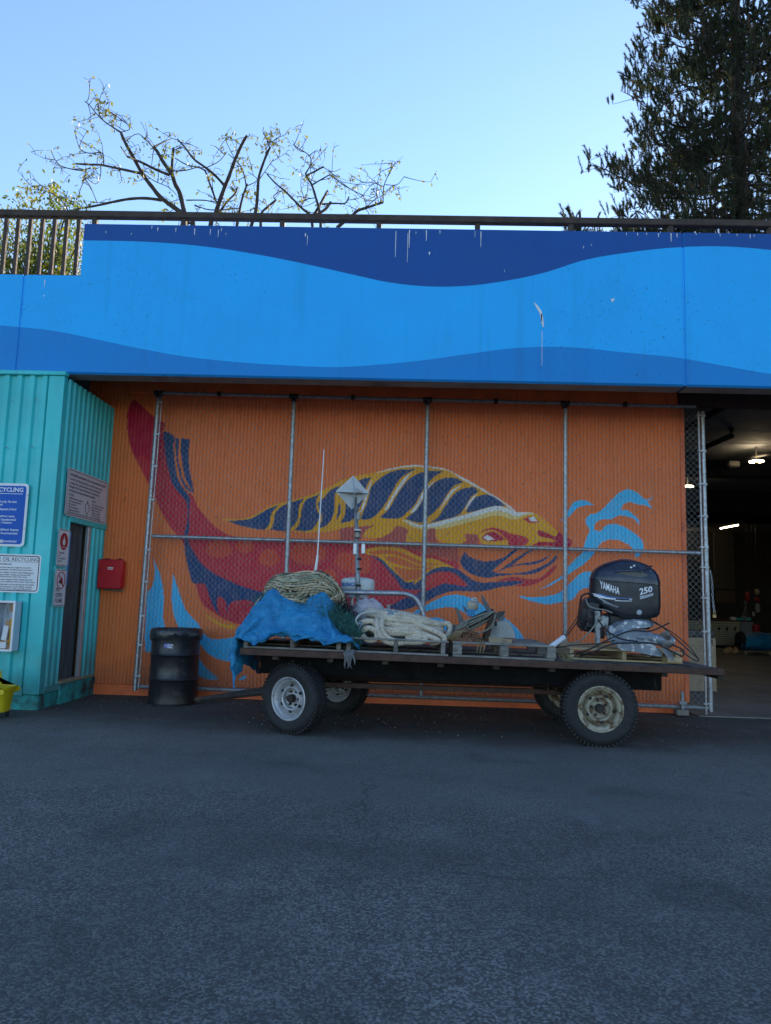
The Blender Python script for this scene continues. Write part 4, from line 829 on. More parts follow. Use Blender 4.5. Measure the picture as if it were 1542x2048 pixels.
# ---------------------------------------------------------------- pallets
M['palgrey'] = pbr('weathered_pallet_wood', (.25,.235,.21), .85, var=.4, vs_=5, co=(1.2,6,6), bump=.4, bs=18, stain=(.09,.08,.075), st=(.52,.7), ss=6)
M['palfresh'] = pbr('fresh_pallet_wood', (.50,.38,.22), .75, var=.25, vs_=5, co=(1.2,6,6), bump=.25, bs=20, stain=(.25,.19,.13), st=(.58,.75), ss=6)
def pallet(x0, x1, y0, y1, hgt, mt, label, boards=8, block=False, miss=()):
    t = thing('pallet', label, 'pallet', ((x0+x1)/2, (y0+y1)/2, zd((x0+x1)/2)), 'pallets lying on the trailer deck', rot=(0, TILT, 0), local=True)
    w, d = x1-x0, y1-y0; bt = .018
    for i in range(3):       # stringers run back to front... seen end on
        x = (-w/2, -.035, w/2-.07)[i]
        if block:
            for y in (-d/2, -.06, d/2-.12): MB().box(x, x+.085, y, y+.12, bt+.001, hgt-bt-.001, .006).build('block', mt, t)
        else: MB().box(x, x+.04, -d/2, d/2, bt+.001, hgt-bt-.001, .005).build('stringer', mt, t)
    rgp = random.Random(int(x0*100))
    for i in range(boards):
        y = -d/2+(d-.1)*i/(boards-1)
        if i in miss: continue
        MB().obox((rgp.uniform(-.008,.008), y+.05, hgt-bt/2+rgp.uniform(0,.003)), (w, .095, bt), Matrix.Rotation(rgp.uniform(-.006,.006), 3, 'Z'), .003).build('deck_board', mt, t)
    for i in range(3): y = -d/2+(d-.1)*i/2; MB().box(-w/2, w/2, y, y+.1, .001, bt, .003).build('base_board', mt, t)
    return t
def px_x(px, py, Y): return at(px, py, Y).x
pallet(px_x(486,1300,7.05), px_x(687,1300,7.05), 7.06, 8.2, .135, M['palgrey'], 'grey pallet mostly hidden under the blue tarp')
pallet(px_x(692,1300,7.05), px_x(897,1300,7.05), 7.07, 8.2, .14, M['palgrey'], 'grey pallet carrying the coiled thick rope')
pallet(px_x(906,1300,7.05), px_x(1110,1310,7.05), 7.07, 8.25, .14, M['palgrey'], 'grey block pallet under the anchors and concrete weight', block=True, miss=(5,))
pallet(px_x(1140,1310,7.35), px_x(1366,1310,7.35), 7.36, 8.4, .115, M['palfresh'], 'pale yellow pallet under the outboard motor')
# ================================================================ load on the trailer
def catmull(P, sub=6, closed=False):
    P = [Vector(p) for p in P]; n = len(P); out = []
    for i in range(n if closed else n-1):
        g_ = (lambda k: P[k % n]) if closed else (lambda k: P[min(max(k, 0), n-1)])
        a, b, c, d = g_(i-1), g_(i), g_(i+1), g_(i+2)
        for q in range(sub):
            t = q/sub; out.append(.5*((2*b)+(c-a)*t+(2*a-5*b+4*c-d)*t*t+(3*b-a-3*c+d)*t**3))
    if not closed: out.append(P[-1])
    return out
def vnoise(x, y, seed=0):
    s = 0
    r_ = random.Random(seed)
    for k in range(5): f = 2.2*1.7**k; s = s + np.sin(x*f*r_.uniform(.6,1.3)+y*f*r_.uniform(-1,1)+r_.uniform(0,6))*np.cos(y*f*r_.uniform(.6,1.3)-x*f*r_.uniform(-1,1)+r_.uniform(0,6))/1.5**k
    return s
def drape(x0, x1, y0, y1, n, m, H, z0, slack=1.06, steps=260, it=7, seed=1, damp=.97, xl=-9, yl=-9):
    """position-based cloth dropped on a height field"""
    rs = np.random.RandomState(seed); gx, gy = np.meshgrid(np.linspace(x0, x1, n), np.linspace(y0, y1, m), indexing='ij')
    P = np.stack([gx, gy, np.full_like(gx, z0)], -1); P += rs.normal(0, .006, P.shape); P[..., 2] += .06*vnoise(gx*2.6, gy*2.6, seed); Q = P.copy()
    lx, ly = (x1-x0)/(n-1)*slack, (y1-y0)/(m-1)*slack; ld = math.hypot(lx, ly)
    def con(a, b, L, k=1.0):
        d = P[b]-P[a]; l = np.linalg.norm(d, axis=-1, keepdims=True)+1e-9; c = d*(.5*k*(l-L)/l); P[a] += c; P[b] -= c
    S = np.s_
    G = []
    for o in (0, 1):
        ea = n-1-o; G.append((S[o:n-1:2, :], S[o+1:n:2, :], lx, 1)); G.append((S[:, o:m-1:2], S[:, o+1:m:2], ly, 1))
    G += [(S[:-1, :-1], S[1:, 1:], ld, .4), (S[1:, :-1], S[:-1, 1:], ld, .4), (S[:-3, :], S[3:, :], 3*lx, .05), (S[:, :-3], S[:, 3:], 3*ly, .05)]
    for s in range(steps):
        V = (P-Q)*damp; Q = P.copy(); P += V; P[..., 2] -= .0006
        for _ in range(it):
            for a, b, L, k in G: con(a, b, L, k)
        h = H(P[..., 0], P[..., 1])+.006
        deep = (h-P[..., 2]) > .08; a = deep & (P[..., 0] < xl+.25); P[..., 0] = np.where(a, xl-.006, P[..., 0]); c2 = deep & ~a & (P[..., 1] < yl+.25); P[..., 1] = np.where(c2, yl-.006, P[..., 1])
        h = H(P[..., 0], P[..., 1])+.006; hit = (P[..., 2] < h) & ~a & ~c2
        P[..., 2] = np.where(hit, h, P[..., 2]); P[..., :2] = np.where(hit[..., None], Q[..., :2]*.85+P[..., :2]*.15, P[..., :2])
    return P
def cloth_obj(name, P, mt, parent=None, sub=1):
    n, m = P.shape[:2]; idx = np.arange(n*m).reshape(n, m); F = np.stack([idx[:-1, :-1], idx[1:, :-1], idx[1:, 1:], idx[:-1, 1:]], -1).reshape(-1, 4)
    o = raw(name, P.reshape(-1, 3), F, mt, parent, True)
    if sub: md = o.modifiers.new('smooth', 'SUBSURF'); md.levels = sub; md.render_levels = sub
    return o
def box_h(X, Y, cx, cy, ax, ay, h, p=6):
    return h*np.exp(-(np.abs((X-cx)/ax))**p-(np.abs((Y-cy)/ay))**p)
# ---- blue tarpaulin
def tarp_mat():
    m = bpy.data.materials.new('blue_tarpaulin'); B = NB(m); C = B.co()
    c = B.mix(B.ramp(B.noise(3, C, 6, .7), .3, .7), (.004,.175,.40), (.008,.29,.56)); c = B.mix(B.math('MULTIPLY', B.ramp(B.noise(7, C, 5, .7), .6, .78), .5), c, (.02,.10,.20))
    B.set('Base Color', c); B.set('Roughness', .42)
    h = B.math('ADD', B.math('MULTIPLY', B.noise(7, C, 6, .62, 1.2), 1.4), B.math('MULTIPLY', B.noise(24, C, 3, .5, .8), .45)); B.bump(h, .9, .05); return m
M['tarp'] = tarp_mat()
def H_tarp(X, Y):
    deck = np.where((X > TXL-.03) & (Y > 7.0), .81, .02)
    pal = np.where((X > -1.50) & (X < -.60) & (Y > 7.05), .945, 0)
    pile = .90+box_h(X, Y, -1.08, 7.68, .45, .52, .34, 6)+box_h(X, Y, -.80, 7.42, .22, .30, .12, 3)+box_h(X, Y, -1.36, 7.30, .14, .20, .16, 3)+.03*np.sin(X*17)*np.cos(Y*15)
    pile = np.where((X > -1.57) & (X < -.46) & (Y > 7.0), pile, 0)
    return np.maximum(np.maximum(deck, pal), pile)
Pt = drape(-1.97, -.32, 6.80, 8.35, 100, 92, H_tarp, 1.46, 1.13, 340, 7, 4, .97, -1.575, 6.995)
gu, gv = np.gradient(Pt, axis=0), np.gradient(Pt, axis=1); nv = np.cross(gu, gv); nv /= np.linalg.norm(nv, axis=-1, keepdims=True)+1e-9
uu, vv = np.meshgrid(np.linspace(0, 3.2, Pt.shape[0]), np.linspace(0, 3.0, Pt.shape[1]), indexing='ij')
rid = .45-np.abs(vnoise(uu*1.5, vv*1.5, 31)); rid2 = .4-np.abs(vnoise(uu*3.1+1, vv*3.1, 57)); Pt = Pt+nv*(.030*rid+.013*rid2)[..., None]
tp = cloth_obj('tarpaulin', Pt, M['tarp']); tag(tp, 'crumpled blue tarpaulin spilling over the left end of the trailer', 'tarpaulin')
# ---- green net laid over the tarp
M['greennet'] = pbr('green_trawl_twine', (.05,.21,.185), .75, var=.5, vs_=14, stain=(.16,.27,.22), st=(.55,.7), ss=20)
M['greencore'] = pbr('green_net_core', (.022,.10,.09), .9, var=.5, vs_=20)
nt_ = thing('green_net', 'heap of fine green fishing net spread over the tarp beside the rope coil', 'net', (-.9, 7.4, .95))
spine = catmull([(-1.46,7.50,1.19),(-1.25,7.46,1.30),(-1.02,7.42,1.27),(-.84,7.36,1.19),(-.66,7.29,1.09),(-.50,7.21,1.00),(-.42,7.15,.965)], 8)
NS = len(spine)
def srad(t): return lerp(.035, .12, min(1, t*1.6))*(1 if t < .85 else 1-.5*(t-.85)/.15)
MB().tube(spine, [srad(i/(NS-1))*.78 for i in range(NS)], 12, flat=.75).build('net_core', M['greencore'], nt_, True)
rs = np.random.RandomState(7); nf, sg = 3800, 6
T0 = rs.rand(nf); ang = rs.rand(nf)*2*np.pi; ln = rs.uniform(.05, .16, nf); dirn = rs.normal(0, 1, (nf, 3)); dirn[:, 2] *= .5; dirn /= np.linalg.norm(dirn, axis=1, keepdims=True)
sp_ = np.array([tuple(p) for p in spine]); base = sp_[(T0*(NS-1)).astype(int)]; rr0 = np.array([srad(t) for t in T0])*rs.uniform(.72, 1.08, nf)
base = base + np.stack([rs.normal(0, .02, nf), rr0*np.cos(ang), rr0*.8*np.sin(ang)], -1)
def fibres(base, dirn, ln, sg, r, curl, rs):
    n_ = len(base); P = np.empty((n_, sg+1, 3)); P[:, 0] = base; d = dirn.copy()
    for k in range(sg):
        d = d+rs.normal(0, curl, (n_, 3)); d /= np.linalg.norm(d, axis=1, keepdims=True); P[:, k+1] = P[:, k]+d*(ln/sg)[:, None]
    V = np.stack([P+np.array(o_)*r for o_ in ((0,-1,.6),(.9,.5,-.5),(-.9,.5,-.5))], 2); idx = np.arange(n_*(sg+1)*3).reshape(n_, sg+1, 3)
    F = np.concatenate([np.stack([idx[:, :-1, k], idx[:, :-1, (k+1) % 3], idx[:, 1:, (k+1) % 3], idx[:, 1:, k]], -1).reshape(-1, 4) for k in range(3)])
    return V.reshape(-1, 3), F
V, F = fibres(base, dirn, ln, sg, .0017, .5, rs); tag(raw('net_twine', V, F, M['greennet'], nt_), kind='stuff')
# ---- tan rope net bundle
M['ropetan'] = pbr('tan_rope', (.50,.375,.21), .85, var=.35, vs_=30, bump=.5, bs=160); M['ropegreen'] = pbr('faded_green_rope', (.34,.36,.24), .85, var=.35, vs_=30, bump=.5, bs=160); M['ropecream'] = pbr('cream_rope', (.62,.51,.35), .85, var=.35, vs_=30, bump=.5, bs=160)
M['darknet'] = pbr('dark_net', (.018,.018,.02), .85, var=.5, vs_=20)
rn = thing('rope_net_bundle', 'rounded bundle of tan and cream net rope wrapped in dark netting on the tarp', 'net', (-1.0, 7.6, 1.15))
RC, RA = np.array([-1.02, 7.66, 1.335]), np.array([.415, .36, .225])
def onell(d, k=1.0):
    p = RC+RA*d*k; p[..., 2] += -.16*np.clip((p[..., 0]+.85)/.3, 0, 1)**1.5*.55+.02*np.sin(p[..., 0]*13)*1.0; return p
u_ = np.linspace(0, 2*np.pi, 33)[:-1]; v_ = np.linspace(.05, np.pi-.05, 18); D = np.stack([np.sin(v_)[:, None]*np.cos(u_), np.sin(v_)[:, None]*np.sin(u_), np.cos(v_)[:, None]*np.ones(32)], -1)
Pk = onell(D, .95); b = MB(); b.add(Pk.reshape(-1, 3).tolist(), [(i*32+k, i*32+(k+1) % 32, (i+1)*32+(k+1) % 32, (i+1)*32+k) for i in range(17) for k in range(32)]); b.build('bundle_core', M['darknet'], rn, True)
rg = random.Random(21)
for mt, cnt, sd_ in ((M['ropetan'], 190, 1), (M['ropegreen'], 130, 2), (M['ropecream'], 170, 3)):
    b = MB(); rg = random.Random(sd_)
    for i in range(cnt):
        th = rg.uniform(-math.pi*1.02, .12); el = rg.uniform(-.75, 1.35); dth = rg.choice((-1, 1))*rg.uniform(.05, .10); cu = rg.uniform(-.09, .09); w = 0; k0 = rg.uniform(.97, 1.04); pts = []
        if rg.random() < .42: dth *= .35; w = rg.choice((-.16, -.08, .08, .16))
        for s in range(10):
            d = np.array([math.cos(el)*math.cos(th), math.cos(el)*math.sin(th), math.sin(el)]); pts.append(onell(d[None], k0+.015*math.sin(s*.9+i))[0]); th += dth/max(.35, math.cos(el)); w += cu*.25; el += w*.5+rg.uniform(-.02, .02)
            if el < -.8 or el > 1.5: break
        if len(pts) > 3: b.tube(pts, rg.uniform(.007, .0105), 5)
    tag(b.build('rope_strands', mt, rn, True), kind='stuff')
b = MB(); rg = random.Random(9)
for i in range(30):
    th = -math.pi+math.pi*1.05*i/30
    b.tube([onell(np.array([[math.cos(e)*math.cos(th+.12*math.sin(e*3)), math.cos(e)*math.sin(th+.12*math.sin(e*3)), math.sin(e)]]), 1.05)[0] for e in np.linspace(-.6, 1.4, 12)], .0018, 4)
for i in range(17):
    e = -.55+1.9*i/17; b.tube([onell(np.array([[math.cos(e)*math.cos(t), math.cos(e)*math.sin(t), math.sin(e+.03*math.sin(t*7))]]), 1.055)[0] for t in np.linspace(-math.pi*1.0, .2, 22)], .0018, 4)
tag(b.build('dark_mesh', M['darknet'], rn), kind='stuff')
rs = np.random.RandomState(3); n_ = 1500; bb_ = np.array([-.63, 7.46, 1.14])+rs.normal(0, 1, (n_, 3))*np.array([.055, .06, .06]); dd = rs.normal(0, 1, (n_, 3)); dd /= np.linalg.norm(dd, axis=1, keepdims=True)
V, F = fibres(bb_, dd, rs.uniform(.04, .1, n_), 5, .0022, .6, rs); tag(raw('loose_dark_net', V, F, pbr('purple_black_net', (.022,.016,.024), .85), rn), kind='stuff')
b = MB()
b.tube(catmull([onell(np.array([[math.cos(e)*math.cos(t), math.cos(e)*math.sin(t), math.sin(e)]]), 1.09)[0] for e, t in ((1.2,-2.2),(1.15,-1.2),(.75,-.55),(.3,-.4),(-.1,-.5),(-.35,-.7),(-.3,-.95),(0,-.8),(.25,-.6))], 5), .0085, 6)
b.tube(catmull([(-1.44,7.5,1.30),(-1.47,7.40,1.24),(-1.50,7.34,1.16),(-1.53,7.3,1.10)], 5), .008, 6)
b.build('loose_rope', M['ropecream'], rn, True)
# ---- thick rope coil
def rope_mat():
    m = bpy.data.materials.new('mooring_rope'); B = NB(m); C = B.co()
    v = B.n('ShaderNodeTexVoronoi'); v.inputs['Scale'].default_value = 62; v.inputs['Randomness'].default_value = .7; B.l(B.co((1,1,1)), v.inputs['Vector'])
    c = B.mix(B.ramp(B.noise(7, C, 5), .3, .7), (.44,.37,.28), (.68,.59,.46)); fl_ = B.math('MULTIPLY', B.ramp(v.outputs['Distance'], .18, .36, (1,1,1,1), (0,0,0,1)), .85)
    c = B.mix(fl_, c, (.09,.085,.08)); c = B.mix(B.math('MULTIPLY', B.ramp(B.noise(3, C, 5), .55, .72), .5), c, (.22,.18,.13)); B.set('Base Color', c); B.set('Roughness', .85); B.bump(B.math('ADD', v.outputs['Distance'], B.noise(60, C)), .5, .006); return m
M['rope'] = rope_mat()
rg = random.Random(14); zp = zd(0)+.14
cp_ = []
for k in range(13):
    lay = k/12; a = .405-.07*lay+rg.uniform(-.035, .03); bq = .30-.10*lay+rg.uniform(-.03, .03); cx_, cy_ = -.015+rg.uniform(-.035, .035), 7.46+.03*rg.uniform(-1, 1); z_ = zp+.03+.185*lay; tx, ty = rg.uniform(-.08, .05)-.10*lay, rg.uniform(-.1, .1)
    for q in range(10):
        an = 2*math.pi*q/10+rg.uniform(-.08, .08); x, y = a*math.cos(an), bq*math.sin(an); cp_.append((cx_+x, cy_+y, max(zp+.028, z_+tx*x+ty*y+rg.uniform(-.012, .012)+.018*q/10)))
rt = thing('rope_coil', 'thick off-white flecked mooring rope coiled on the second pallet', 'rope', (0, 7.46, zp))
MB().tube(catmull(cp_, 4), .0255, 9).build('coil', M['rope'], rt, True)
def zpx(px, py, Y): return at(px, py, Y)
b1 = catmull([zpx(780,1226,7.55), zpx(757,1232,7.30), zpx(754,1252,7.16), zpx(760,1272,7.115), zpx(775,1284,7.11), zpx(800,1286,7.11), zpx(830,1278,7.13), zpx(850,1274,7.2)], 6)
b2 = catmull([zpx(790,1228,7.5), zpx(768,1234,7.27), zpx(763,1250,7.17), zpx(768,1268,7.135), zpx(784,1280,7.13), zpx(812,1284,7.11), zpx(842,1284,7.11), zpx(852,1277,7.14), zpx(838,1270,7.17), zpx(812,1276,7.2)], 6)
b3 = catmull([zpx(775,1230,7.5), zpx(782,1234,7.28), zpx(792,1246,7.22), zpx(812,1256,7.2), zpx(838,1266,7.17), zpx(870,1277,7.13), zpx(876,1284,7.14), zpx(862,1286,7.2)], 6)
b4 = catmull([zpx(830,1232,7.55), zpx(852,1240,7.45), zpx(880,1247,7.4), zpx(897,1248,7.4), zpx(900,1260,7.38), zpx(893,1274,7.33), zpx(880,1282,7.3)], 6)
b5 = catmull([zpx(795,1233,7.35), zpx(815,1240,7.25), zpx(842,1252,7.2), zpx(868,1262,7.17), zpx(888,1274,7.16), zpx(886,1284,7.17)], 6)
b6 = catmull([zpx(716,1258,7.2), zpx(722,1246,7.16), zpx(742,1242,7.18), zpx(752,1250,7.2), zpx(770,1258,7.2), zpx(800,1264,7.19)], 6)
b7 = catmull([zpx(724,1262,7.15), zpx(738,1256,7.14), zpx(752,1264,7.14), zpx(752,1278,7.12), zpx(735,1280,7.13), zpx(724,1270,7.14)], 6)
for bt_ in (b1, b2, b3, b4, b5, b6, b7): MB().tube(bt_, .0265, 9).build('bight', M['rope'], rt, True)
M['cordwhite'] = pbr('white_cord', (.50,.53,.50), .8, var=.25, vs_=20); M['cordblue'] = pbr('blue_grey_cord', (.16,.26,.36), .8, var=.3, vs_=20)
MB().tube(catmull([zpx(716,1250,7.14), zpx(712,1240,7.13), zpx(722,1228,7.18), zpx(742,1224,7.25), zpx(768,1224,7.3), zpx(790,1226,7.25), zpx(812,1226,7.3)], 6), .010, 6).build('cord', M['cordwhite'], rt, True)
MB().tube(catmull([zpx(716,1262,7.13), zpx(722,1250,7.11), zpx(718,1246,7.12), zpx(724,1244,7.12)], 6), .008, 6).tube(catmull([zpx(765,1222,7.3), zpx(780,1222,7.25), zpx(786,1230,7.22), zpx(776,1228,7.24), zpx(795,1222,7.27)], 6), .009, 6).build('cord', M['cordblue'], rt, True)
# ---- whip antenna
an = thing('whip_antenna', 'thin white whip antenna rising behind the rope net bundle', 'antenna', (-.98, 8.2, .8))
A0, A1, A2 = at(631,1142,8.2), at(635,1112,8.2), at(648,899,8.2)
MB().tube([Vector((A0.x-.03, 8.2, zd(-1)+.01)), A0, A1, A1+(A2-A1)*.02, A2], [.018,.017,.014,.0085,.005], 8).build('whip', M['white'], an, True)
MB().lathe([(0,0),(.02,0),(.02,.1),(0,.1)], (A0.x-.03, 8.2, zd(-1)), (0,0,1), 10).build('ferrule', M['galv'], an)
# ---- galvanised arch pipe
ap = catmull([(-1.0,7.86,.86),(-1.0,7.85,1.15),(-.97,7.84,1.30),(-.88,7.82,1.362),(-.66,7.8,1.365),(-.3,7.8,1.368),(-.06,7.8,1.371),(.06,7.8,1.355),(.14,7.8,1.30),(.19,7.8,1.20),(.225,7.8,1.08),(.24,7.8,.97)], 6)
tag(MB().tube(ap, .026, 12).build('pipe_arch', M['galv'], None, True), 'bent galvanised pipe arch standing behind the rope coil', 'pipe')
# ---- mast with radar reflector
M['plate'] = pbr('weathered_reflector_plate', (.52,.55,.57), .5, .25, var=.2, vs_=6, stain=(.25,.25,.24), st=(.55,.75), ss=7)
ms = thing('reflector_mast', 'grey mast with a diamond radar reflector and lantern, tied behind the rope coil', 'mast', (-.5, 7.9, .95))
m0, m1 = at(716,1182,7.9), at(711,985,7.9); mb0 = Vector((m0.x+.01, 7.9, .97))
MB().tube([mb0, m0, m1], [.028,.026,.018], 12).build('pole', M['galvdull'], ms, True)
rc_ = at(705,985,7.87); hw = .185
RR = Matrix.Rotation(rad(14), 3, 'Z') @ Matrix.Rotation(rad(7), 3, 'X')
def sq(a, b): return [rc_ + RR @ (a*hw), rc_ + RR @ (b*hw), rc_ + RR @ (-a*hw), rc_ + RR @ (-b*hw)]
ex, ey, ez = Vector((1,0,0)), Vector((0,1,0)), Vector((0,0,1))
for A_, B2, nn_ in ((ex, ez, ey), (ey, ez, ex), (ex, ey, ez)): MB().prism([p - (RR @ nn_)*.002 for p in sq(A_, B2)], (RR @ nn_)*.004).build('reflector_plate', M['plate'], ms)
lp = at(717,1034,7.87); MB().lathe([(0,-.03),(.017,-.03),(.019,-.02),(.019,.04),(.014,.05),(0,.05)], lp, (0,0,1), 12).build('sensor', pbr('tan_sensor', (.32,.31,.27), .6), ms, 40)
lz = at(715,1069,7.87)
ln_ = MB().lathe([(0,.038),(.034,.038),(.036,.03),(.034,.022)], lz, (0,0,1), 16).lathe([(.034,-.03),(.036,-.038),(0,-.038)], lz, (0,0,1), 16).build('lantern', M['ink'], ms, 40)
MB().lathe([(.031,.024),(.032,0),(.031,-.03)], lz, (0,0,1), 16).build('lens', pbr('smoked_lens', (.20,.17,.16), .12), ln_, True)
MB().box(lz.x-.034, lz.x+.034, 7.83, 7.90, lz.z+.039, lz.z+.052, .003).build('lantern_cap', M['white'], ms)
bxz = at(715,1096,7.87).z; MB().box(m0.x-.065, m0.x-.026, 7.86, 7.92, bxz-.07, bxz+.05, .005).build('bracket_box', M['alu'], ms); MB().box(m0.x+.022, m0.x+.062, 7.87, 7.93, bxz-.06, bxz+.05, .005).build('bracket_box', M['alu'], ms)
for py in (1118, 1138, 1171): z = at(715, py, 7.9).z; MB().lathe([(.0265,-.012),(.0295,-.012),(.0295,.012),(.0265,.012)], (m0.x, 7.9, z), (0,0,1), 12).build('tape', M['black'], ms)
# ---- radar dome
M['radome'] = pbr('peeling_radome_paint', (.60,.64,.62), .5, var=.15, vs_=4, stain=(.10,.12,.07), st=(.60,.66), ss=8)
rdm = thing('radar_dome', 'white round radar dome with peeling paint and blue letters behind the mast', 'radar', (-.5, 8.12, 1.3))
dc = at(716,1164,8.12)
MB().lathe([(0,.055),(.09,.05),(.16,.036),(.178,.024),(.183,.01),(.183,-.075),(.176,-.088),(.12,-.092),(.10,-.095),(.10,-.15),(.13,-.16),(.13,-.17),(0,-.17)], dc, (0,0,1), 36).build('dome', M['radome'], rdm, 40)
M['logo'] = flat('logo_blue', (.01,.13,.42), .4)
MB().tube([(dc.x-.06,8.12,dc.z-.168),(dc.x-.07,8.12,.97)], .02, 8).tube([(dc.x+.06,8.12,dc.z-.168),(dc.x+.07,8.12,.97)], .02, 8).build('support', M['alu'], rdm)
def wrap_text(body, size, fmap, mt, parent, bold=.0, sx=1.0, shear=0, ax='CENTER', space=1.0):
    cu = bpy.data.curves.new('lettering', 'FONT'); cu.body = body; cu.size = size; cu.align_x = ax; cu.offset = bold; cu.shear = shear; cu.resolution_u = 2; cu.space_character = space
    ob_ = bpy.data.objects.new('tmp_text', cu); me = bpy.data.meshes.new_from_object(ob_); bpy.data.objects.remove(ob_)
    me.vertices.foreach_set('co', [c for v in me.vertices for c in fmap(v.co.x*sx, v.co.y)]); me.materials.clear(); me.materials.append(mt)
    o = bpy.data.objects.new('lettering', me); col.objects.link(o); adopt(o, parent); return o
def dome_map(x, y):
    a = -math.pi/2-.52+x/.184; return (dc.x+.1845*math.cos(a), dc.y+.1845*math.sin(a), dc.z-.05+y)
wrap_text('FURUNO', .055, lambda x, y: dome_map(x-.052, y), M['logo'], rdm, .002, 1.15)
# ---- clear plastic bag and white tub behind the rope
M['film'] = bpy.data.materials.new('milky_plastic_film'); B_ = NB(M['film']); B_.set('Base Color', (.60,.62,.68)); B_.set('Roughness', .25); B_.set('Alpha', .62); B_.bump(B_.noise(16, None, 5, .6, 1.5), 1.0, .03)
pb = at(737,1225,7.62)
u_ = np.linspace(0, 2*np.pi, 41)[:-1]; v_ = np.linspace(.02, np.pi-.02, 24); rs = np.random.RandomState(5)
d = np.stack([np.sin(v_)[:, None]*np.cos(u_), np.sin(v_)[:, None]*np.sin(u_), np.cos(v_)[:, None]*np.ones(40)], -1)
nz = vnoise(d[..., 0]*2.2+d[..., 2], d[..., 1]*2.2-d[..., 2]*1.3, 8); P = np.array(pb)+d*np.array([.165, .13, .145])*(1+.10*nz)[..., None]; P[..., 2] = np.maximum(P[..., 2], zp+.01)
b = MB(); b.add(P.reshape(-1, 3).tolist(), [(i*40+k, i*40+(k+1) % 40, (i+1)*40+(k+1) % 40, (i+1)*40+k) for i in range(23) for k in range(40)])
tag(b.build('plastic_bag', M['film'], None, True), 'crumpled clear plastic bag puffed up between the green net and the rope', 'bag')
tb_ = at(757,1222,7.72); tub = thing('plastic_tub', 'white plastic tub whose rim shows between the plastic bag and rope', 'tub', (tb_.x, 7.72, zp))
MB().lathe([(0,0),(.14,0),(.165,tb_.z-zp-.02),(.178,tb_.z-zp-.018),(.178,tb_.z-zp+.008),(.168,tb_.z-zp+.008),(.155,.03),(0,.03)], (tb_.x, 7.72, zp), (0,0,1), 28).build('shell', M['signwhite'], tub, 40)
jz = at(777,1214,7.7); tag(MB().lathe([(0,0),(.022,0),(.024,.01),(.024,.045),(.016,.055),(.014,.06),(.02,.062),(.02,.085),(0,.085)], (jz.x, 7.66, jz.z-.06), (0,0,1), 14).build('glass_jar', pbr('dirty_glass_jar', (.30,.32,.30), .15), None, 40), 'small dull glass jar beside the white tub', 'jar')
# ================================================================ anchors, chain and weight on the third pallet
M['anchor'] = pbr('grey_anchor_steel', (.13,.135,.13), .55, .4, var=.3, vs_=6, stain=(.06,.045,.035), st=(.55,.72), ss=8); M['rustdark'] = pbr('dark_rust', (.070,.042,.030), .85, .1, var=.45, vs_=10, bump=.4, bs=40, stain=(.14,.07,.035), st=(.55,.7), ss=12)
M['rust'] = pbr('rusty_chain', (.20,.095,.05), .85, .1, var=.5, vs_=25, bump=.4, bs=80); M['weight'] = pbr('cast_concrete', (.30,.31,.30), .9, var=.2, vs_=8, bump=.4, bs=50, stain=(.15,.15,.15), st=(.55,.75), ss=7)
zp3 = zd(.95)+.14
Z8 = zm(880,1150,5.507)
def wpoly(pts, Y, fn=Z8): return [at(x, y, Y) for x, y in fn(pts)]
def plate3(pts, Y, th, mt, name, parent, lean=.0):
    P = wpoly(pts, Y); c = sum(P, Vector())/len(P); P = [p+Vector((0, lean*(p.z-c.z), 0)) for p in P]
    return MB().prism(P, (0, th, 0)).build(name, mt, parent)
a1 = thing('fluke_anchor', 'grey steel anchor with upright pointed flukes lashed with rope', 'anchor', (.75, 7.45, zp3))
plate3([(455,215),(485,240),(530,320),(565,395),(520,410),(480,340)], 7.42, .012, M['anchor'], 'fluke', a1, .5)
plate3([(590,515),(610,430),(640,402),(720,394),(712,420),(655,475)], 7.36, .012, M['anchor'], 'fluke', a1, -.4)
plate3([(640,470),(712,425),(718,470),(690,510),(640,512)], 7.55, .012, M['anchor'], 'fluke', a1, .3)
MB().tube(catmull([at(*Z8([(505,765)])[0], 7.30), at(*Z8([(505,690)])[0], 7.31), at(*Z8([(530,590)])[0], 7.33), at(*Z8([(570,490)])[0], 7.36), at(*Z8([(590,420)])[0], 7.4)], 5), [.05]*5+[.046]*5+[.04]*5+[.03]*6, 4, flat=.35).build('shank', M['rustdark'], a1)
a2 = thing('folding_anchor', 'dark grey anchor with two upright blades beside the rope coil', 'anchor', (.52, 7.5, zp3))
plate3([(170,350),(200,368),(240,450),(272,535),(218,560),(200,480)], 7.45, .012, M['anchor'], 'fluke', a2, .3)
plate3([(248,330),(278,352),(305,408),(275,412)], 7.60, .012, M['anchor'], 'fluke', a2, .2)
MB().tube([at(*Z8([(225,560)])[0], 7.46), at(*Z8([(330,540)])[0], 7.44), at(*Z8([(540,430)])[0], 7.46)], [.035,.03,.025], 8).build('shank', M['anchor'], a2, True)
plate3([(60,690),(75,570),(160,545),(195,560),(190,620),(110,680)], 7.62, .01, M['anchor'], 'stock_plate', a2, .6)
M['lash'] = pbr('grey_green_lashing', (.20,.20,.165), .85, var=.4, vs_=25, bump=.4, bs=120)
ls = thing('lashing_rope', 'grey green rope wound around the anchors in long turns', 'rope', (.68, 7.4, zp3)); rg = random.Random(6)
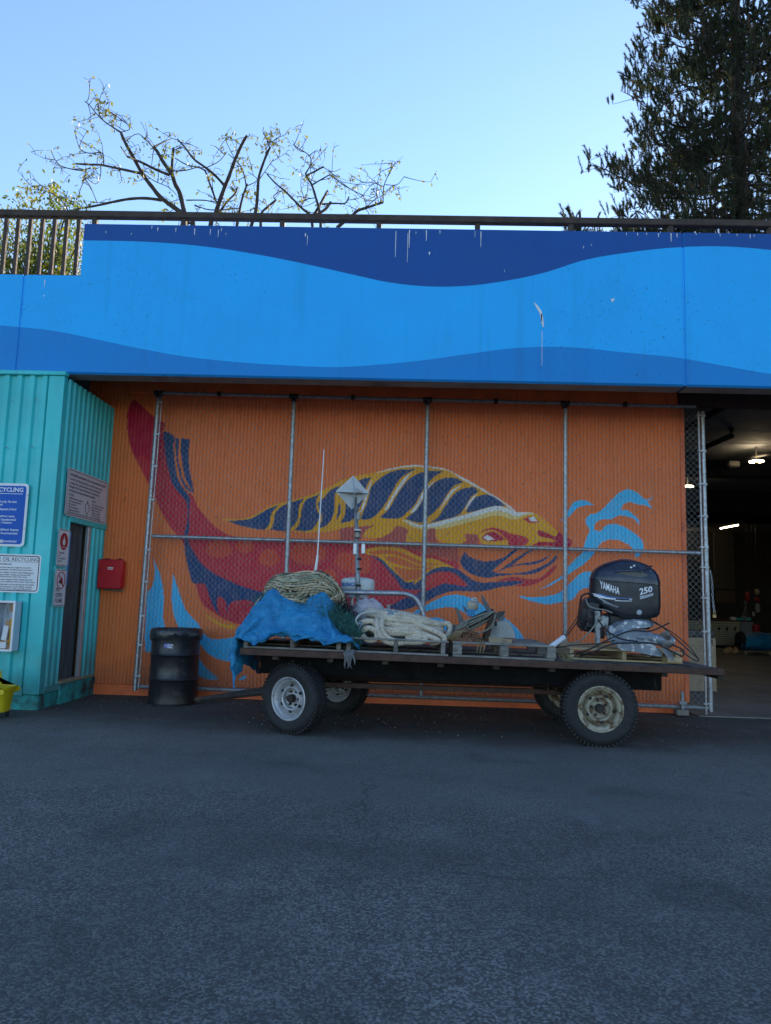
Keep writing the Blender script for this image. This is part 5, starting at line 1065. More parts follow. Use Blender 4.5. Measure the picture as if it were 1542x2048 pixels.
for k in range(11):
    o1 = k*7; pts = [(178-o1*.1, 585+rg.uniform(-14,14)), (260, 575-o1*.9+rg.uniform(-8,8)), (400, 520-o1*.95+rg.uniform(-8,8)), (520, 455-o1*.55), (600, 400+rg.uniform(-5,12)), (560, 470), (430, 560-o1*.5), (300, 620-o1*.4), (200, 605-o1*.2)]
    yo = 7.30+.022*(k % 4); MB().tube(catmull([at(*Z8([p])[0], yo+(.0 if i < 5 else .07)) for i, p in enumerate(pts)], 4), .0075, 6).build('turn', M['lash'], ls, True)
for pts in (((300,500),(270,560),(190,595),(170,610),(200,640),(280,655),(360,660),(410,640)), ((610,430),(590,520),(540,590),(460,630),(410,640),(395,700)), ((290,560),(340,620),(390,640),(420,625))):
    MB().tube(catmull([at(*Z8([p])[0], 7.27) for p in pts], 5), .009, 6).build('turn', M['lash'], ls, True)
lu = MB()
lu.tube(catmull([at(*Z8([p])[0], 7.43) for p in ((200,590),(300,560),(420,500),(540,440),(600,410))], 4), [.04+.02*math.sin(i/16*3.14) for i in range(17)], 10).build('wound_core', M['darknet'], ls, True)
M['cloth2'] = pbr('blue_cord', (.03,.24,.48), .7, var=.3)
bc = MB(); rg = random.Random(8)
for k in range(6): bc.tube(catmull([at(310+580+0*k+rg.uniform(-0,0)-0, 0, 7.5) if False else at(*Z8([(rg.uniform(300,390), rg.uniform(370,460))])[0], 7.42) for _ in range(6)], 5), .007, 5)
tag(bc.build('blue_cord', M['cloth2'], None, True), 'small tangle of bright blue cord on the anchors', 'cord')
tg = thing('line_float', 'beige line float with a knotted white cord above the anchors', 'float', (at(945,1212,7.55).x, 7.55, at(945,1222,7.55).z))
fp = at(945,1212,7.55); MB().lathe([(0,-.05),(.04,-.045),(.06,-.01),(.06,.02),(.045,.045),(.0,.05)], fp, (.5,-.2,1), 20).build('body', pbr('beige_float_foam', (.40,.36,.28), .8), tg, 50)
MB().tube(catmull([fp+Vector(p) for p in ((-.02,-.06,.05),(.0,-.07,.075),(.03,-.06,.08),(.035,-.05,.06),(.01,-.07,.05),(-.015,-.07,.06),(.02,-.065,.075),(.05,-.05,.05))], 5), .007, 6).build('cord', M['cordwhite'], tg, True)
# rusty chain heap
chp = thing('chain_heap', 'heap of brown rusty chain on the block pallet in front of the anchors', 'chain', (.55, 7.25, zp3)); rg = random.Random(12)
lk = MB(); L = [(.0155*math.cos(a*.785)*1.0, .027*math.sin(a*.785), 0) for a in range(8)]; lk.tube(L, .0066, 5, closed=True)
lm = lk.build('link', M['rust'], chp, True); lm.location = (0, 0, 0)
cz = at(930,1285,7.2)
for i in range(150):
    rr_ = rg.random()**.6; an_ = rg.uniform(0, 2*math.pi); x = cz.x+.165*rr_*math.cos(an_); y = 7.24+.11*rr_*math.sin(an_); z = zp3+.012+.095*(1-rr_**2)*rg.uniform(.75, 1.05)
    o = lm if i == 0 else lm.copy()
    if i: col.objects.link(o)
    o.matrix_basis = Matrix.Translation((x, y, z)) @ Matrix.Rotation(rg.uniform(0, 6.28), 4, 'Z') @ Matrix.Rotation(rg.uniform(-1.3, 1.3), 4, 'X')
MB().lathe([(.16,0),(.12,.035),(.06,.06),(0,.068)], (cz.x, 7.25, zp3), (0,0,1), 24).build('chain_mass', M['rust'], chp, True)
b = MB()
for k in range(5): b.tube(catmull([(cz.x-.18+.02*k, 7.17, zp3+.02), (cz.x-.14+.02*k, 7.15, zp3+.06), (cz.x-.08+.015*k, 7.16, zp3+.10), (cz.x+.0+.01*k, 7.2, zp3+.11-.008*k)], 5), .008, 6)
for k in range(3): b.tube(catmull([(cz.x+.1+.03*k, 7.10, zp3+.03), (cz.x+.11+.03*k, 7.06, zp3-.02), (cz.x+.10+.03*k, 7.06, zp3-.09)], 4), .007, 5)
b.build('fibre_rope', pbr('brown_fibre_rope', (.20,.14,.075), .9, var=.4, vs_=30), chp, True)
# concrete weight and timber
w0 = [(575,545),(600,512),(720,505),(800,560),(835,690),(540,690)]
cw = thing('concrete_weight', 'grey cast concrete mooring weight with notched top next to the anchors', 'weight', (at(1003,1275,7.5).x, 7.5, zp3))
P = wpoly([(565,560),(600,515),(690,508),(755,515),(795,570),(832,692),(536,688)], 7.36); MB().prism(P, (0,.26,0)).build('body', M['weight'], cw)
MB().box(at(992,1245,7.35).x-.012, at(992,1245,7.35).x+.01, 7.355, 7.4, at(992,1252,7.35).z, at(992,1243,7.35).z).build('notch', M['black'], cw)
wd = [at(x, y, 7.22) for x, y in ((978,1274),(1024,1279),(1024,1292),(978,1286))]
tag(MB().prism(wd, (0,.32,0)).build('timber_offcut', M['rawwood'], None), 'rough timber offcut wedged under the concrete weight', 'timber')
# white plastic pipe
pp0, pp1 = at(1099,1298,7.12), at(1126,1276,7.75); pp0.z = max(pp0.z, zp3+.03)
tag(MB().tube([at(1099,1296,7.12), at(1127,1275,7.3)], .026, 14).build('plastic_pipe', M['signwhite'], None, 40), 'short white plastic pipe leaning between two pallets', 'pipe')
# frayed yellow twine on the deck
rs = np.random.RandomState(2); tw = at(1136,1318,7.1); n_ = 70
bs_ = np.array([tw.x, 7.1, zd(tw.x)+.004])+np.stack([rs.normal(0,.03,n_), rs.normal(0,.02,n_), rs.uniform(0,.02,n_)], -1); dd = np.stack([rs.normal(.3,.8,n_), rs.normal(0,.5,n_), rs.uniform(0,.9,n_)], -1); dd /= np.linalg.norm(dd, axis=1, keepdims=True)
V, F = fibres(bs_, dd, rs.uniform(.05,.1,n_), 4, .0014, .3, rs); tag(raw('frayed_twine', V, F, pbr('straw_twine', (.42,.36,.20), .9)), 'small tuft of frayed straw coloured twine on the trailer deck', 'twine')
# ================================================================ outboard motor
M['cowl'] = pbr('black_cowl_gelcoat', (.011,.014,.021), .42, var=.3, vs_=5, stain=(.030,.034,.042), st=(.55,.75), ss=4, rvar=.08, bump=.03, bs=5)
M['cowltop'] = pbr('blue_black_gelcoat', (.020,.028,.048), .24, var=.25, vs_=4, stain=(.035,.045,.07), st=(.52,.75), ss=5, rvar=.08)  # upper cap colour, lighter and bluer than the lower cowl
M['scoop'] = pbr('dusty_scoop', (.12,.115,.10), .8, var=.3); M['decal'] = flat('decal_white', (.74,.76,.80), .4); M['decalgrey'] = flat('decal_grey', (.34,.38,.42), .4); M['decalblue'] = flat('decal_blue', (.02,.16,.50), .4)
M['flaky'] = pbr('flaking_grey_paint', (.20,.24,.29), .5, .25, var=.35, vs_=7, stain=(.60,.62,.64), st=(.54,.59), ss=12, bump=.25, bs=18)
M['flakywhite'] = pbr('corroded_white_casting', (.42,.43,.42), .65, .2, var=.3, vs_=14, stain=(.10,.095,.09), st=(.52,.60), ss=22, bump=.4, bs=40)
M['prop'] = pbr('worn_propeller_steel', (.26,.245,.23), .5, .5, var=.35, vs_=8, stain=(.10,.075,.06), st=(.52,.7), ss=9)
om = thing('outboard_motor', 'large black outboard motor lying on the pale pallet with its propeller to the front', 'motor', (2.2, 7.6, zd(2.2)))
OC = Vector((at(1247,1175,7.62).x, 7.62, 0)); zc0, zc1 = at(1250,1238,7.4).z, at(1245,1117,7.6).z
Az, Bz = .345, .25; EX = .62; YAWC = rad(-6)
cyw, syw = math.cos(YAWC), math.sin(YAWC)
def sfun(t):
    ks = [(0,.90),(.05,.965),(.2,1.0),(.5,1.0),(.66,.985),(.78,.94),(.86,.86),(.93,.70),(.975,.45),(1,.0)]
    for (a, fa), (b2, fb) in zip(ks[:-1], ks[1:]):
        if t <= b2: u = (t-a)/(b2-a); return lerp(fa, fb, u)
    return 0
def cowl_pt(phi, t, off=0.0):
    s = sfun(t); c_, s_ = math.cos(phi), math.sin(phi)
    x = math.copysign(abs(c_)**EX, c_); y = math.copysign(abs(s_)**EX, s_)
    nar = 1-.28*max(0, -x)**1.5; lean = .03*(1-t)
    X = (Az+off)*s*x-.02*t*(x < 0)*x; Y = (Bz+off)*s*y*nar
    zb = zc0+.16*max(0, -x)**1.3+.03*max(0, x)**2
    ztop = zc1-.075*max(0, -(x*s)-.1)**1.2-.07*max(0, x*s-.15)**1.1
    Z = lerp(zb, ztop, t)
    return Vector((OC.x+cyw*X-syw*Y, OC.y+syw*X+cyw*Y, Z+off*.3))
def cowl_mesh(t0, t1, nt_=14, off=0, closeb=False):
    n = 64; V = [cowl_pt(2*math.pi*k/n, lerp(t0, t1, i/nt_), off) for i in range(nt_+1) for k in range(n)]
    F = [(i*n+k, i*n+(k+1) % n, (i+1)*n+(k+1) % n, (i+1)*n+k) for i in range(nt_) for k in range(n)]
    if closeb: F.append(tuple(range(n-1, -1, -1)))
    return MB().add(V, F)
cowl_mesh(0, .585, 12, 0, True).build('cowl', M['cowl'], om, 50); cowl_mesh(.592, 1.0, 22, .004).build('cowl_top', M['cowltop'], om, 50)
def on_cowl(px, py, off=.004):
    """nearest front-facing cowl point to a photo pixel"""
    best = None
    for i in range(61):
        for j in range(41):
            ph = -math.pi*1.02+math.pi*1.04*i/60; t = j/40*.97; p = cowl_pt(ph, t); d = p-Vector((0,0,CAM_H)); zf = d.dot(FW); u = 771+FPX*d.dot(RT)/zf-px; v = 1024-FPX*d.dot(UP)/zf-py; e = u*u+v*v
            if best is None or e < best[0]: best = (e, ph, t)
    e, ph, t = best; st_ = .03
    for _ in range(26):
        st_ *= .75
        for dp, dt in ((st_,0),(-st_,0),(0,st_*.6),(0,-st_*.6)):
            p = cowl_pt(ph+dp, t+dt); d = p-Vector((0,0,CAM_H)); zf = d.dot(FW); q = (771+FPX*d.dot(RT)/zf-px)**2+(1024-FPX*d.dot(UP)/zf-py)**2
            if q < e: e, ph, t = q, ph+dp, t+dt
    return cowl_pt(ph, t, off)
class CowlPatch:
    """bilinear patch of the cowl surface spanned by four photo pixels"""
    def __init__(s, tl_, tr_, br_, bl_, n=7, m=4, off=.004):
        s.n, s.m = n, m; s.g = [[on_cowl(lerp(lerp(bl_[0], br_[0], i/n), lerp(tl_[0], tr_[0], i/n), j/m), lerp(lerp(bl_[1], br_[1], i/n), lerp(tl_[1], tr_[1], i/n), j/m), off) for j in range(m+1)] for i in range(n+1)]
    def __call__(s, u, v):
        u = min(max(u, 0), 1)*s.n; v = min(max(v, 0), 1)*s.m; i, j = min(int(u), s.n-1), min(int(v), s.m-1); a, b = u-i, v-j
        return s.g[i][j].lerp(s.g[i+1][j], a).lerp(s.g[i][j+1].lerp(s.g[i+1][j+1], a), b)
cq = CowlPatch((1199,1160),(1240,1176),(1240,1190),(1200,1176)); wrap_text('YAMAHA', 1.0, lambda x, y: cq(x/4.35+.5, y/.72), M['decal'], om, .02, 1.0)
cq2 = CowlPatch((1275,1178),(1307,1171),(1307,1183),(1276,1191)); wrap_text('250', 1.0, lambda x, y: cq2(x/1.95+.5, y/.72), M['decal'], om, .03, 1.05)
def patch_poly(pts, mt, name, off=.0035):
    V = [on_cowl(x, y, off) for x, y in pts]; n = len(V)//2
    return MB().add(V, [(i, i+1, 2*n-2-i, 2*n-1-i) for i in range(n-1)]).build(name, mt, om)
patch_poly([(1279,1192),(1292,1190),(1306,1186),(1306,1191),(1292,1196),(1280,1199)], M['decalgrey'], 'badge')
patch_poly([(1178,1181),(1190,1187),(1202,1191),(1214,1195),(1226,1197),(1264,1198),(1264,1199.5),(1226,1199.3),(1214,1198),(1200,1196),(1190,1193),(1182,1187)], M['decal'], 'stripe')
patch_poly([(1197,1186.5),(1206,1189.5),(1220,1193.5),(1236,1195.5),(1250,1196.2),(1264,1196.5),(1264,1197.6),(1250,1197.6),(1236,1197),(1220,1195.8),(1206,1192.3),(1198,1188.6)], M['decalblue'], 'stripe', .005)
patch_poly([(1196,1194),(1206,1199),(1216,1205),(1224,1208.5),(1224,1209.8),(1216,1207),(1206,1202),(1197,1196.5)], M['decalgrey'], 'stripe', .005)
patch_poly([(1230,1200.5),(1246,1201.5),(1264,1201.6),(1264,1202.8),(1246,1202.8),(1230,1202)], M['decal'], 'stripe')
cq3 = CowlPatch((1206,1203),(1237,1212.5),(1237,1216),(1206,1206.5)); wrap_text('FOUR STROKE', 1.0, lambda x, y: cq3(x/6.6+.5, y/.72), M['decalgrey'], om, .02, 1.0)
patch_poly([(1193,1142),(1203,1140),(1214,1138),(1213,1151),(1203,1152),(1193,1152)], pbr('grey_tape', (.13,.135,.14), .5), 'tape_patch')
cb = on_cowl(1278,1225,.004); nrm = (Vector((0,0,CAM_H))-cb); nrm.z = 0; nrm.normalize(); MB().lathe([(0,.006),(.022,.005),(.026,0)], cb, nrm, 18).build('round_plug', M['decalgrey'], om, 40)
for (x, y) in ((1268,1132),(1262,1135),(1311,1147)): p = on_cowl(x, y, .005); MB().obox(p, (.02,.004,.018), Matrix.Rotation(.4, 3, 'Y')).build('scuff', M['decal'], om)
scp = [(1234,1145),(1248,1144.5),(1265,1144),(1282,1142),(1296,1136),(1302,1133),(1301,1143),(1294,1151),(1284,1155),(1270,1154),(1252,1150),(1238,1147)]
patch_poly(scp, M['scoop'], 'air_scoop', .006)
patch_poly([(1228,1144),(1248,1142.3),(1265,1141.5),(1282,1139),(1297,1132),(1304,1128),(1303,1133),(1297,1137),(1282,1143),(1265,1144.6),(1248,1145.2),(1230,1146.5)], M['cowltop'], 'scoop_lip', .03)
# mid section, engine side block and bracket
MB().box(OC.x-.20, OC.x+.24, 7.48, 7.80, zc0-.10, zc0+.05, .03).build('pan', M['ink'], om)
bk = at(1178,1228,7.6)
eb = MB().obox((bk.x+.01, 7.62, bk.z-.01), (.20,.26,.34), Matrix.Rotation(.12, 3, 'Y'), .05).build('engine_block', M['cowl'], om, 40)
for k, (dx, dz, w, h) in enumerate(((-.06,.08,.05,.05),(.03,.02,.06,.03),(-.03,-.06,.07,.04),(.05,-.12,.05,.06),(-.06,-.14,.04,.03))):
    MB().obox((bk.x+dx, 7.485, bk.z+dz), (w,.03,h), Matrix.Rotation(.2*k, 3, 'Y'), .008).build('fitting', M['ink'] if k % 2 else M['axle'], eb)
MB().tube(catmull([at(1160,1206,7.5), at(1164,1192,7.48), at(1176,1187,7.5), at(1186,1190,7.5)], 5), .010, 6).build('hose', M['black'], eb, True)
br_ = at(1205,1243,7.45)
MB().obox((br_.x, 7.47, br_.z), (.115,.09,.115), Matrix.Rotation(.1, 3, 'Y'), .015).build('bracket', M['flakywhite'], om)
MB().box(at(1191,1262,7.42).x, at(1200,1262,7.42).x, 7.40, 7.46, at(1195,1290,7.42).z, at(1195,1222,7.42).z, .006).build('bracket_arm', M['flakywhite'], om)
MB().obox((at(1203,1262,7.45).x, 7.47, at(1203,1266,7.45).z), (.06,.07,.11), None, .012).build('pump', M['axle'], om)
def loft(sections, name, mt, n=20, flat_=1):
    b = MB(); V = []
    for c, rx_, rz_, tw_ in sections:
        for k in range(n):
            a = 2*math.pi*k/n; V.append(Vector(c)+Vector((math.sin(tw_)*rz_*math.sin(a)*.0, rx_*math.cos(a), rz_*math.sin(a))))
    m = len(sections); b.add(V, [(i*n+k, i*n+(k+1) % n, (i+1)*n+(k+1) % n, (i+1)*n+k) for i in range(m-1) for k in range(n)] + [tuple(range(n)), tuple((m-1)*n+k for k in range(n-1, -1, -1))])
    return b.build(name, mt, om, 60)
def C_(px, py, Y): return at(px, py, Y)
def slab(pts, Y, th, inset, name, mt, lean=0.0):
    """thick bevelled casting: outline at mid depth, smaller outline on both faces"""
    P = [at(x, y, Y) for x, y in pts]; c = sum(P, Vector())/len(P); n = len(P); V = []
    for dy, k in ((-th/2, 1-inset), (-th/6, 1), (th/6, 1), (th/2, 1-inset)): V += [c+(p-c)*k+Vector((0, dy+lean*(p.x-c.x), 0)) for p in P]
    F = [tuple(range(n)), tuple(3*n+k for k in range(n-1, -1, -1))] + [(r*n+(k+1) % n, r*n+k, (r+1)*n+k, (r+1)*n+(k+1) % n) for r in range(3) for k in range(n)]
    return MB().add(V, F).build(name, mt, om)
slab([(1211,1266),(1218,1254),(1232,1244),(1252,1239),(1276,1238),(1292,1240),(1304,1246),(1305,1252),(1288,1256),(1262,1257),(1240,1262),(1226,1270),(1216,1276)], 7.42, .17, .22, 'mid_section', M['flaky'], -.1)
0 and slab([(1255,1246),(1268,1243),(1284,1245),(1296,1243),(1298,1250),(1284,1252),(1268,1250)], 7.32, .05, .2, 'rusty_joint', M['rustdark'], 0)
slab([(1218,1280),(1226,1268),(1240,1261),(1262,1258),(1286,1260),(1304,1266),(1316,1272),(1318,1282),(1300,1286),(1270,1285),(1244,1286),(1228,1290)], 7.26, .13, .25, 'gear_case', M['flaky'], -.15)
loft([(C_(1262,1273,7.24),.02,.015,0),(C_(1272,1273,7.23),.048,.04,0),(C_(1295,1275,7.21),.056,.047,0),(C_(1318,1279,7.20),.056,.05,0),(C_(1340,1281,7.19),.052,.048,0),(C_(1347,1282,7.185),.044,.04,0)], 'gear_torpedo', M['flaky'])
sk = [C_(x, y, 7.17) for x, y in ((1229,1287),(1246,1286),(1272,1284),(1296,1287),(1312,1294),(1324,1307),(1325,1314),(1300,1310),(1272,1304),(1246,1301),(1236,1296))]
MB().prism(sk, (0,.02,.012)).build('skeg', M['flaky'], om)
vp = [C_(1226,1268,7.3), C_(1252,1262,7.24), C_(1290,1262,7.2), C_(1300,1266,7.3), C_(1290,1262,7.45), C_(1245,1260,7.45)]
MB().prism(vp, (0,0,.012)).build('cavitation_plate', M['flaky'], om)
pc = C_(1338,1283,7.19); pax = Vector((.94,-.25,.0)).normalized()
prp = MB().lathe([(0,-.03),(.05,-.03),(.058,.0),(.058,.06),(.05,.075),(.028,.08),(.028,.03),(0,.03)], pc-pax*.05, pax, 24).build('propeller_hub', M['prop'], om, 40)
def blade(tip, root, wid, tw_):
    V = []; n = 7; R0 = Vector(root); R1 = Vector(tip); ax_ = (R1-R0); 
    side_ = ax_.cross(Vector((0,-1,0))).normalized()
    for i in range(n+1):
        t = i/n; w = wid*math.sin(math.pi*(.18+.8*t))**.7; c = R0+ax_*t; dv = side_*math.cos(tw_*(1-t*.4))+Vector((0,-1,0))*math.sin(tw_*(1-t*.4))
        for q in (-1,-.5,0,.5,1): V.append(c+dv*w*q+Vector((0,-.012*(1-q*q),0)))
    V2 = [v+Vector((.004,.006,.002)) for v in V]; m = 5; N = len(V); F = []
    for i in range(n):
        for k in range(m-1): a = i*m+k; F += [(a, a+1, a+m+1, a+m), (N+a+m, N+a+m+1, N+a+1, N+a)]
    for i in range(n):
        for k in (0, m-1): a = i*m+k; F.append((a, a+m, N+a+m, N+a) if k == 0 else (N+a, N+a+m, a+m, a))
    return MB().add(V+V2, F).build('propeller_blade', M['prop'], om, 60)
blade(C_(1333,1262,7.12), C_(1326,1283,7.17), .055, .5); blade(C_(1346,1322,7.08), C_(1326,1290,7.17), .06, .9); blade(C_(1318,1275,7.4), C_(1328,1282,7.25), .05, .3)
# black control cables
M['cable'] = flat('black_cable', (.012,.012,.014), .5); M['cablegrey'] = pbr('grey_cable', (.22,.21,.19), .6, var=.2)
cab = [([(1095,1312,7.3),(1122,1285,7.5),(1150,1250,7.6),(1170,1215,7.55)],.006,'cable'), ([(1100,1300,7.6),(1130,1270,7.6),(1160,1225,7.6),(1180,1190,7.7)],.005,'cable'), ([(1130,1310,7.25),(1175,1300,7.15),(1215,1280,7.12),(1260,1262,7.12),(1300,1262,7.12),(1330,1250,7.2),(1338,1246,7.3)],.0075,'cable'), ([(1160,1312,7.2),(1190,1302,7.1),(1225,1288,7.1),(1270,1286,7.06),(1310,1288,7.05),(1350,1306,7.05),(1365,1312,7.05),(1366,1300,7.1),(1345,1290,7.15)],.0075,'cable'), ([(1298,1236,7.4),(1330,1258,7.3),(1360,1285,7.2),(1396,1318,7.12),(1388,1320,7.1),(1360,1300,7.15)],.006,'cable'), ([(1300,1242,7.35),(1340,1262,7.25),(1375,1290,7.2),(1398,1319,7.1)],.005,'cable'), ([(1196,1240,7.35),(1215,1262,7.2),(1240,1277,7.1),(1275,1283,7.1)],.008,'cable'), ([(1135,1290,7.4),(1165,1278,7.35),(1190,1250,7.35),(1200,1232,7.4)],.008,'cablegrey'), ([(1172,1198,7.45),(1178,1212,7.38),(1196,1218,7.35),(1210,1220,7.34),(1225,1226,7.33)],.007,'cablegrey'), ([(1110,1296,7.3),(1150,1290,7.2),(1200,1287,7.2),(1230,1280,7.2)],.005,'cable')]
cb_ = thing('cable_tangle', 'tangle of black control cables looped around the outboard motor', 'cables', (2.1, 7.2, zd(2.1)))
for pts, r, mt in cab: MB().tube(catmull([at(*p) for p in pts], 7), r, 7).build('cable', M[mt], cb_, True)
tag(MB().obox((at(1347,1306,7.3).x, 7.34, zd(2.6)+.04), (.16,.10,.05), Matrix.Rotation(.2, 3, 'Z'), .006).build('wood_block', M['palfresh'], None), 'pale wood block on the deck under the propeller', 'timber')
# ================================================================ inside the dark hall
def atz(px, py, z):
    d = FW + RT*((px-771)/FPX) - UP*((py-1024)/FPX); t = (z-CAM_H)/d.z
    return Vector((d.x*t, d.y*t, z))
M['lamp'] = bpy.data.materials.new('lamp_glow'); B_ = NB(M['lamp']); B_.set('Base Color', (.8,.75,.65)); B_.set('Emission Color', (1,.80,.50)); B_.set('Emission Strength', 13.0)
M['lampbody'] = pbr('lamp_housing', (.12,.11,.09), .5, var=.2)
for px, py, lab in ((1513,923,'round warm ceiling lamp, the nearest one in the dark bay'), (1375,973,'round warm ceiling lamp seen through the chain link beside the wall')):
    p = atz(px, py, 4.12); l_ = thing('hall_lamp', lab, 'lamp', (p.x, p.y, 4.12), 'lamps in the hall')
    MB().lathe([(.045,.009),(.128,.009),(.132,.0),(.128,-.009),(.045,-.009),(.045,.009)], p, (0,0,1), 28).build('glowing_ring', M['lamp'], l_, 40)
    MB().lathe([(0,-.03),(.036,-.03),(.044,-.012),(.044,.03),(.02,.04),(.008,.05),(.008,.3),(0,.3)], p, (0,0,1), 16).build('housing', M['lampbody'], l_, 40)
for (a, c, lab) in (((1441,1057),(1476,1050),'long thin fluorescent lamp glowing far inside the hall'), ((1352,1074),(1368,1071),'far strip lamp whose end glows behind the chain link')):
    p0, p1 = atz(*a, 4.15), atz(*c, 4.15); l_ = thing('strip_lamp', lab, 'lamp', p0)
    MB().tube([p0, p1], .02, 8).build('tube', M['lamp'], l_); MB().tube([p0+Vector((0,0,.06)), p1+Vector((0,0,.06))], .045, 6).build('housing', M['ceil'], l_)
def pipe(pts, r, z, lab, cat='pipe'):
    return tag(MB().tube([atz(x, y, z) if len(q) == 0 else atz(x, y, q[0]) for x, y, *q in pts], r, 8).build('ceiling_pipe', M['pipe_dark'], None, True), lab, cat)
pipe([(1353,920),(1405,897),(1463,871),(1463,858,4.4)], .05, 4.22, 'dark sprinkler pipe ending in an elbow under the hall ceiling')
pipe([(1345,870),(1405,838),(1460,806)], .05, 4.25, 'dark pipe crossing the ceiling just behind the track beam')
pipe([(1405,955),(1466,931),(1510,912),(1560,905)], .035, 4.25, 'dark conduit carrying the nearest hall lamp')
pb_ = atz(1466, 929, 4.2); tag(MB().obox(pb_, (.22,.18,.12), None, .02).build('junction_box', pbr('grey_junction_box', (.30,.29,.27), .6), None), 'small grey junction box on the ceiling conduit', 'box')
tag(MB().tube([atz(1412,884,4.3), atz(1600,890,4.3)], .006, 5).build('ceiling_wire', M['white']), 'thin pale wire strung across the hall ceiling', 'wire')
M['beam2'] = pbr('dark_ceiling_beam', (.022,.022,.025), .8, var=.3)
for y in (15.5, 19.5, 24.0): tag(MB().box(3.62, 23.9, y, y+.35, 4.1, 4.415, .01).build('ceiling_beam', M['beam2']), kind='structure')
# slat-wall counter
YSL = 25.5
sx0, sx1, sx2 = at(1368,1260,YSL).x, at(1480.5,1260,YSL).x, at(1507,1260,YSL).x; sz0, sz1 = at(1450,1291,YSL).z, at(1450,1243,YSL).z
M['cream'] = pbr('cream_slat', (.62,.56,.40), .6, var=.12, vs_=1); M['greyslat'] = pbr('grey_slat', (.36,.37,.40), .6, var=.12)
sw = thing('slat_counter', 'cream slat-board counter at the back of the dark hall with black hooks', 'counter', ((sx0+sx1)/2, YSL, 0))
MB().box(sx0, sx2, YSL+.02, YSL+.6, 0.0, sz1, .005).build('carcass', M['ink'], sw)
n = 11; hs = (sz1-sz0)/n
for k in range(n):
    MB().box(sx0, sx1-.01, YSL, YSL+.019, sz0+k*hs+.012, sz0+(k+1)*hs, .002).build('slat', M['cream'], sw)
    if k > 3: MB().box(sx1+.01, sx2, YSL, YSL+.019, sz0+k*hs+.012, sz0+(k+1)*hs, .002).build('slat', M['greyslat'], sw)
MB().box(sx0, sx2, YSL-.05, YSL+.62, sz1+.002, sz1+.05, .005).build('counter_top', pbr('red_brown_top', (.13,.05,.04), .6), sw)
for px in (1438,1454,1470): p = at(px, 1257, YSL-.02); MB().obox((p.x, YSL-.03, p.z), (.06,.05,.10), Matrix.Rotation(.7, 3, 'Y'), .01).tube([(p.x,YSL-.03,p.z-.05),(p.x,YSL-.05,p.z-.13)], .01, 5).build('hook', M['black'], sw)
cv = [(1466,1239,.18,.10,'white'),(1479,1238,.16,.08,'teal'),(1488,1236,.10,.16,'galvdull'),(1497,1238,.16,.1,'teal')]
for k, (px, py, w, h, mt) in enumerate(cv):
    p = at(px, py, YSL+.2); tag(MB().obox((p.x, YSL+.2, sz1+.052+h/2), (w,.15,h), Matrix.Rotation(.3*k, 3, 'Z'), .015).build('counter_item', M[mt], None), ('crumpled white packet on the slat counter', 'teal carton lying left of the stand on the counter', 'upright grey carton on the slat counter', 'teal carton at the grey end of the slat counter')[k], 'carton')
st = thing('tripod_stand', 'small dark stand with splayed legs on the slat counter', 'stand', (at(1491,1225,YSL+.3).x, YSL+.3, sz1+.05))
sp0 = at(1491,1208,YSL+.3)
for dx in (-.12,.0,.13): MB().tube([sp0, Vector((sp0.x+dx, YSL+.3+.05*dx, sz1+.052))], .016, 6).build('leg', M['galvdull'], st)
MB().lathe([(0,0),(.05,0),(.05,.12),(0,.12)], sp0, (0,0,1), 10).build('head', M['galvdull'], st)
# hanging floats
M['fred'] = pbr('red_float', (.42,.02,.025), .5, var=.2); M['fcream'] = pbr('cream_float', (.55,.46,.26), .7, var=.2); M['fwhite'] = pbr('dirty_white_float', (.48,.45,.37), .7, var=.2)
def hang_float(px, py, rx_, rz_, mt, lab, Y=24.8, top=1130):
    p = at(px, py, Y); t = thing('hanging_float', lab, 'float', p, 'floats hanging in the hall'); MB().lathe([(rx_*math.sin(a*math.pi/10)**.6 if 0 < a < 10 else 0, -rz_*math.cos(a*math.pi/10)) for a in range(11)], p, (0,0,1), 16).build('body', mt, t, True)
    MB().tube([p+Vector((0,0,rz_)), Vector((p.x+.02, Y, 4.4))], .008, 5).build('line', M['black'], t)
hang_float(1495,1194,.085,.17,M['fred'],'red cylindrical float hanging above the counter'); hang_float(1514,1184,.075,.10,M['fcream'],'cream float at the top of the hanging string'); hang_float(1514,1199,.078,.085,M['fred'],'red float in the middle of the hanging string', 24.82); hang_float(1515.5,1216,.075,.155,M['fwhite'],'long white float at the bottom of the hanging string', 24.84); hang_float(1507,1228,.05,.075,M['fwhite'],'small white float hanging left of the string of floats')
rcn = at(1512,1258,25.4); tag(MB().lathe([(0,-.14),(.11,-.14),(.12,.12),(.10,.14),(0,.14)], rcn, (0,0,1), 16).tube([Vector((rcn.x, 25.4, rcn.z-.14)), Vector((rcn.x, 25.4, .012))], .05, 8).build('red_can', M['fred'], None, 40), 'red can beside the grey end of the slat counter', 'can')
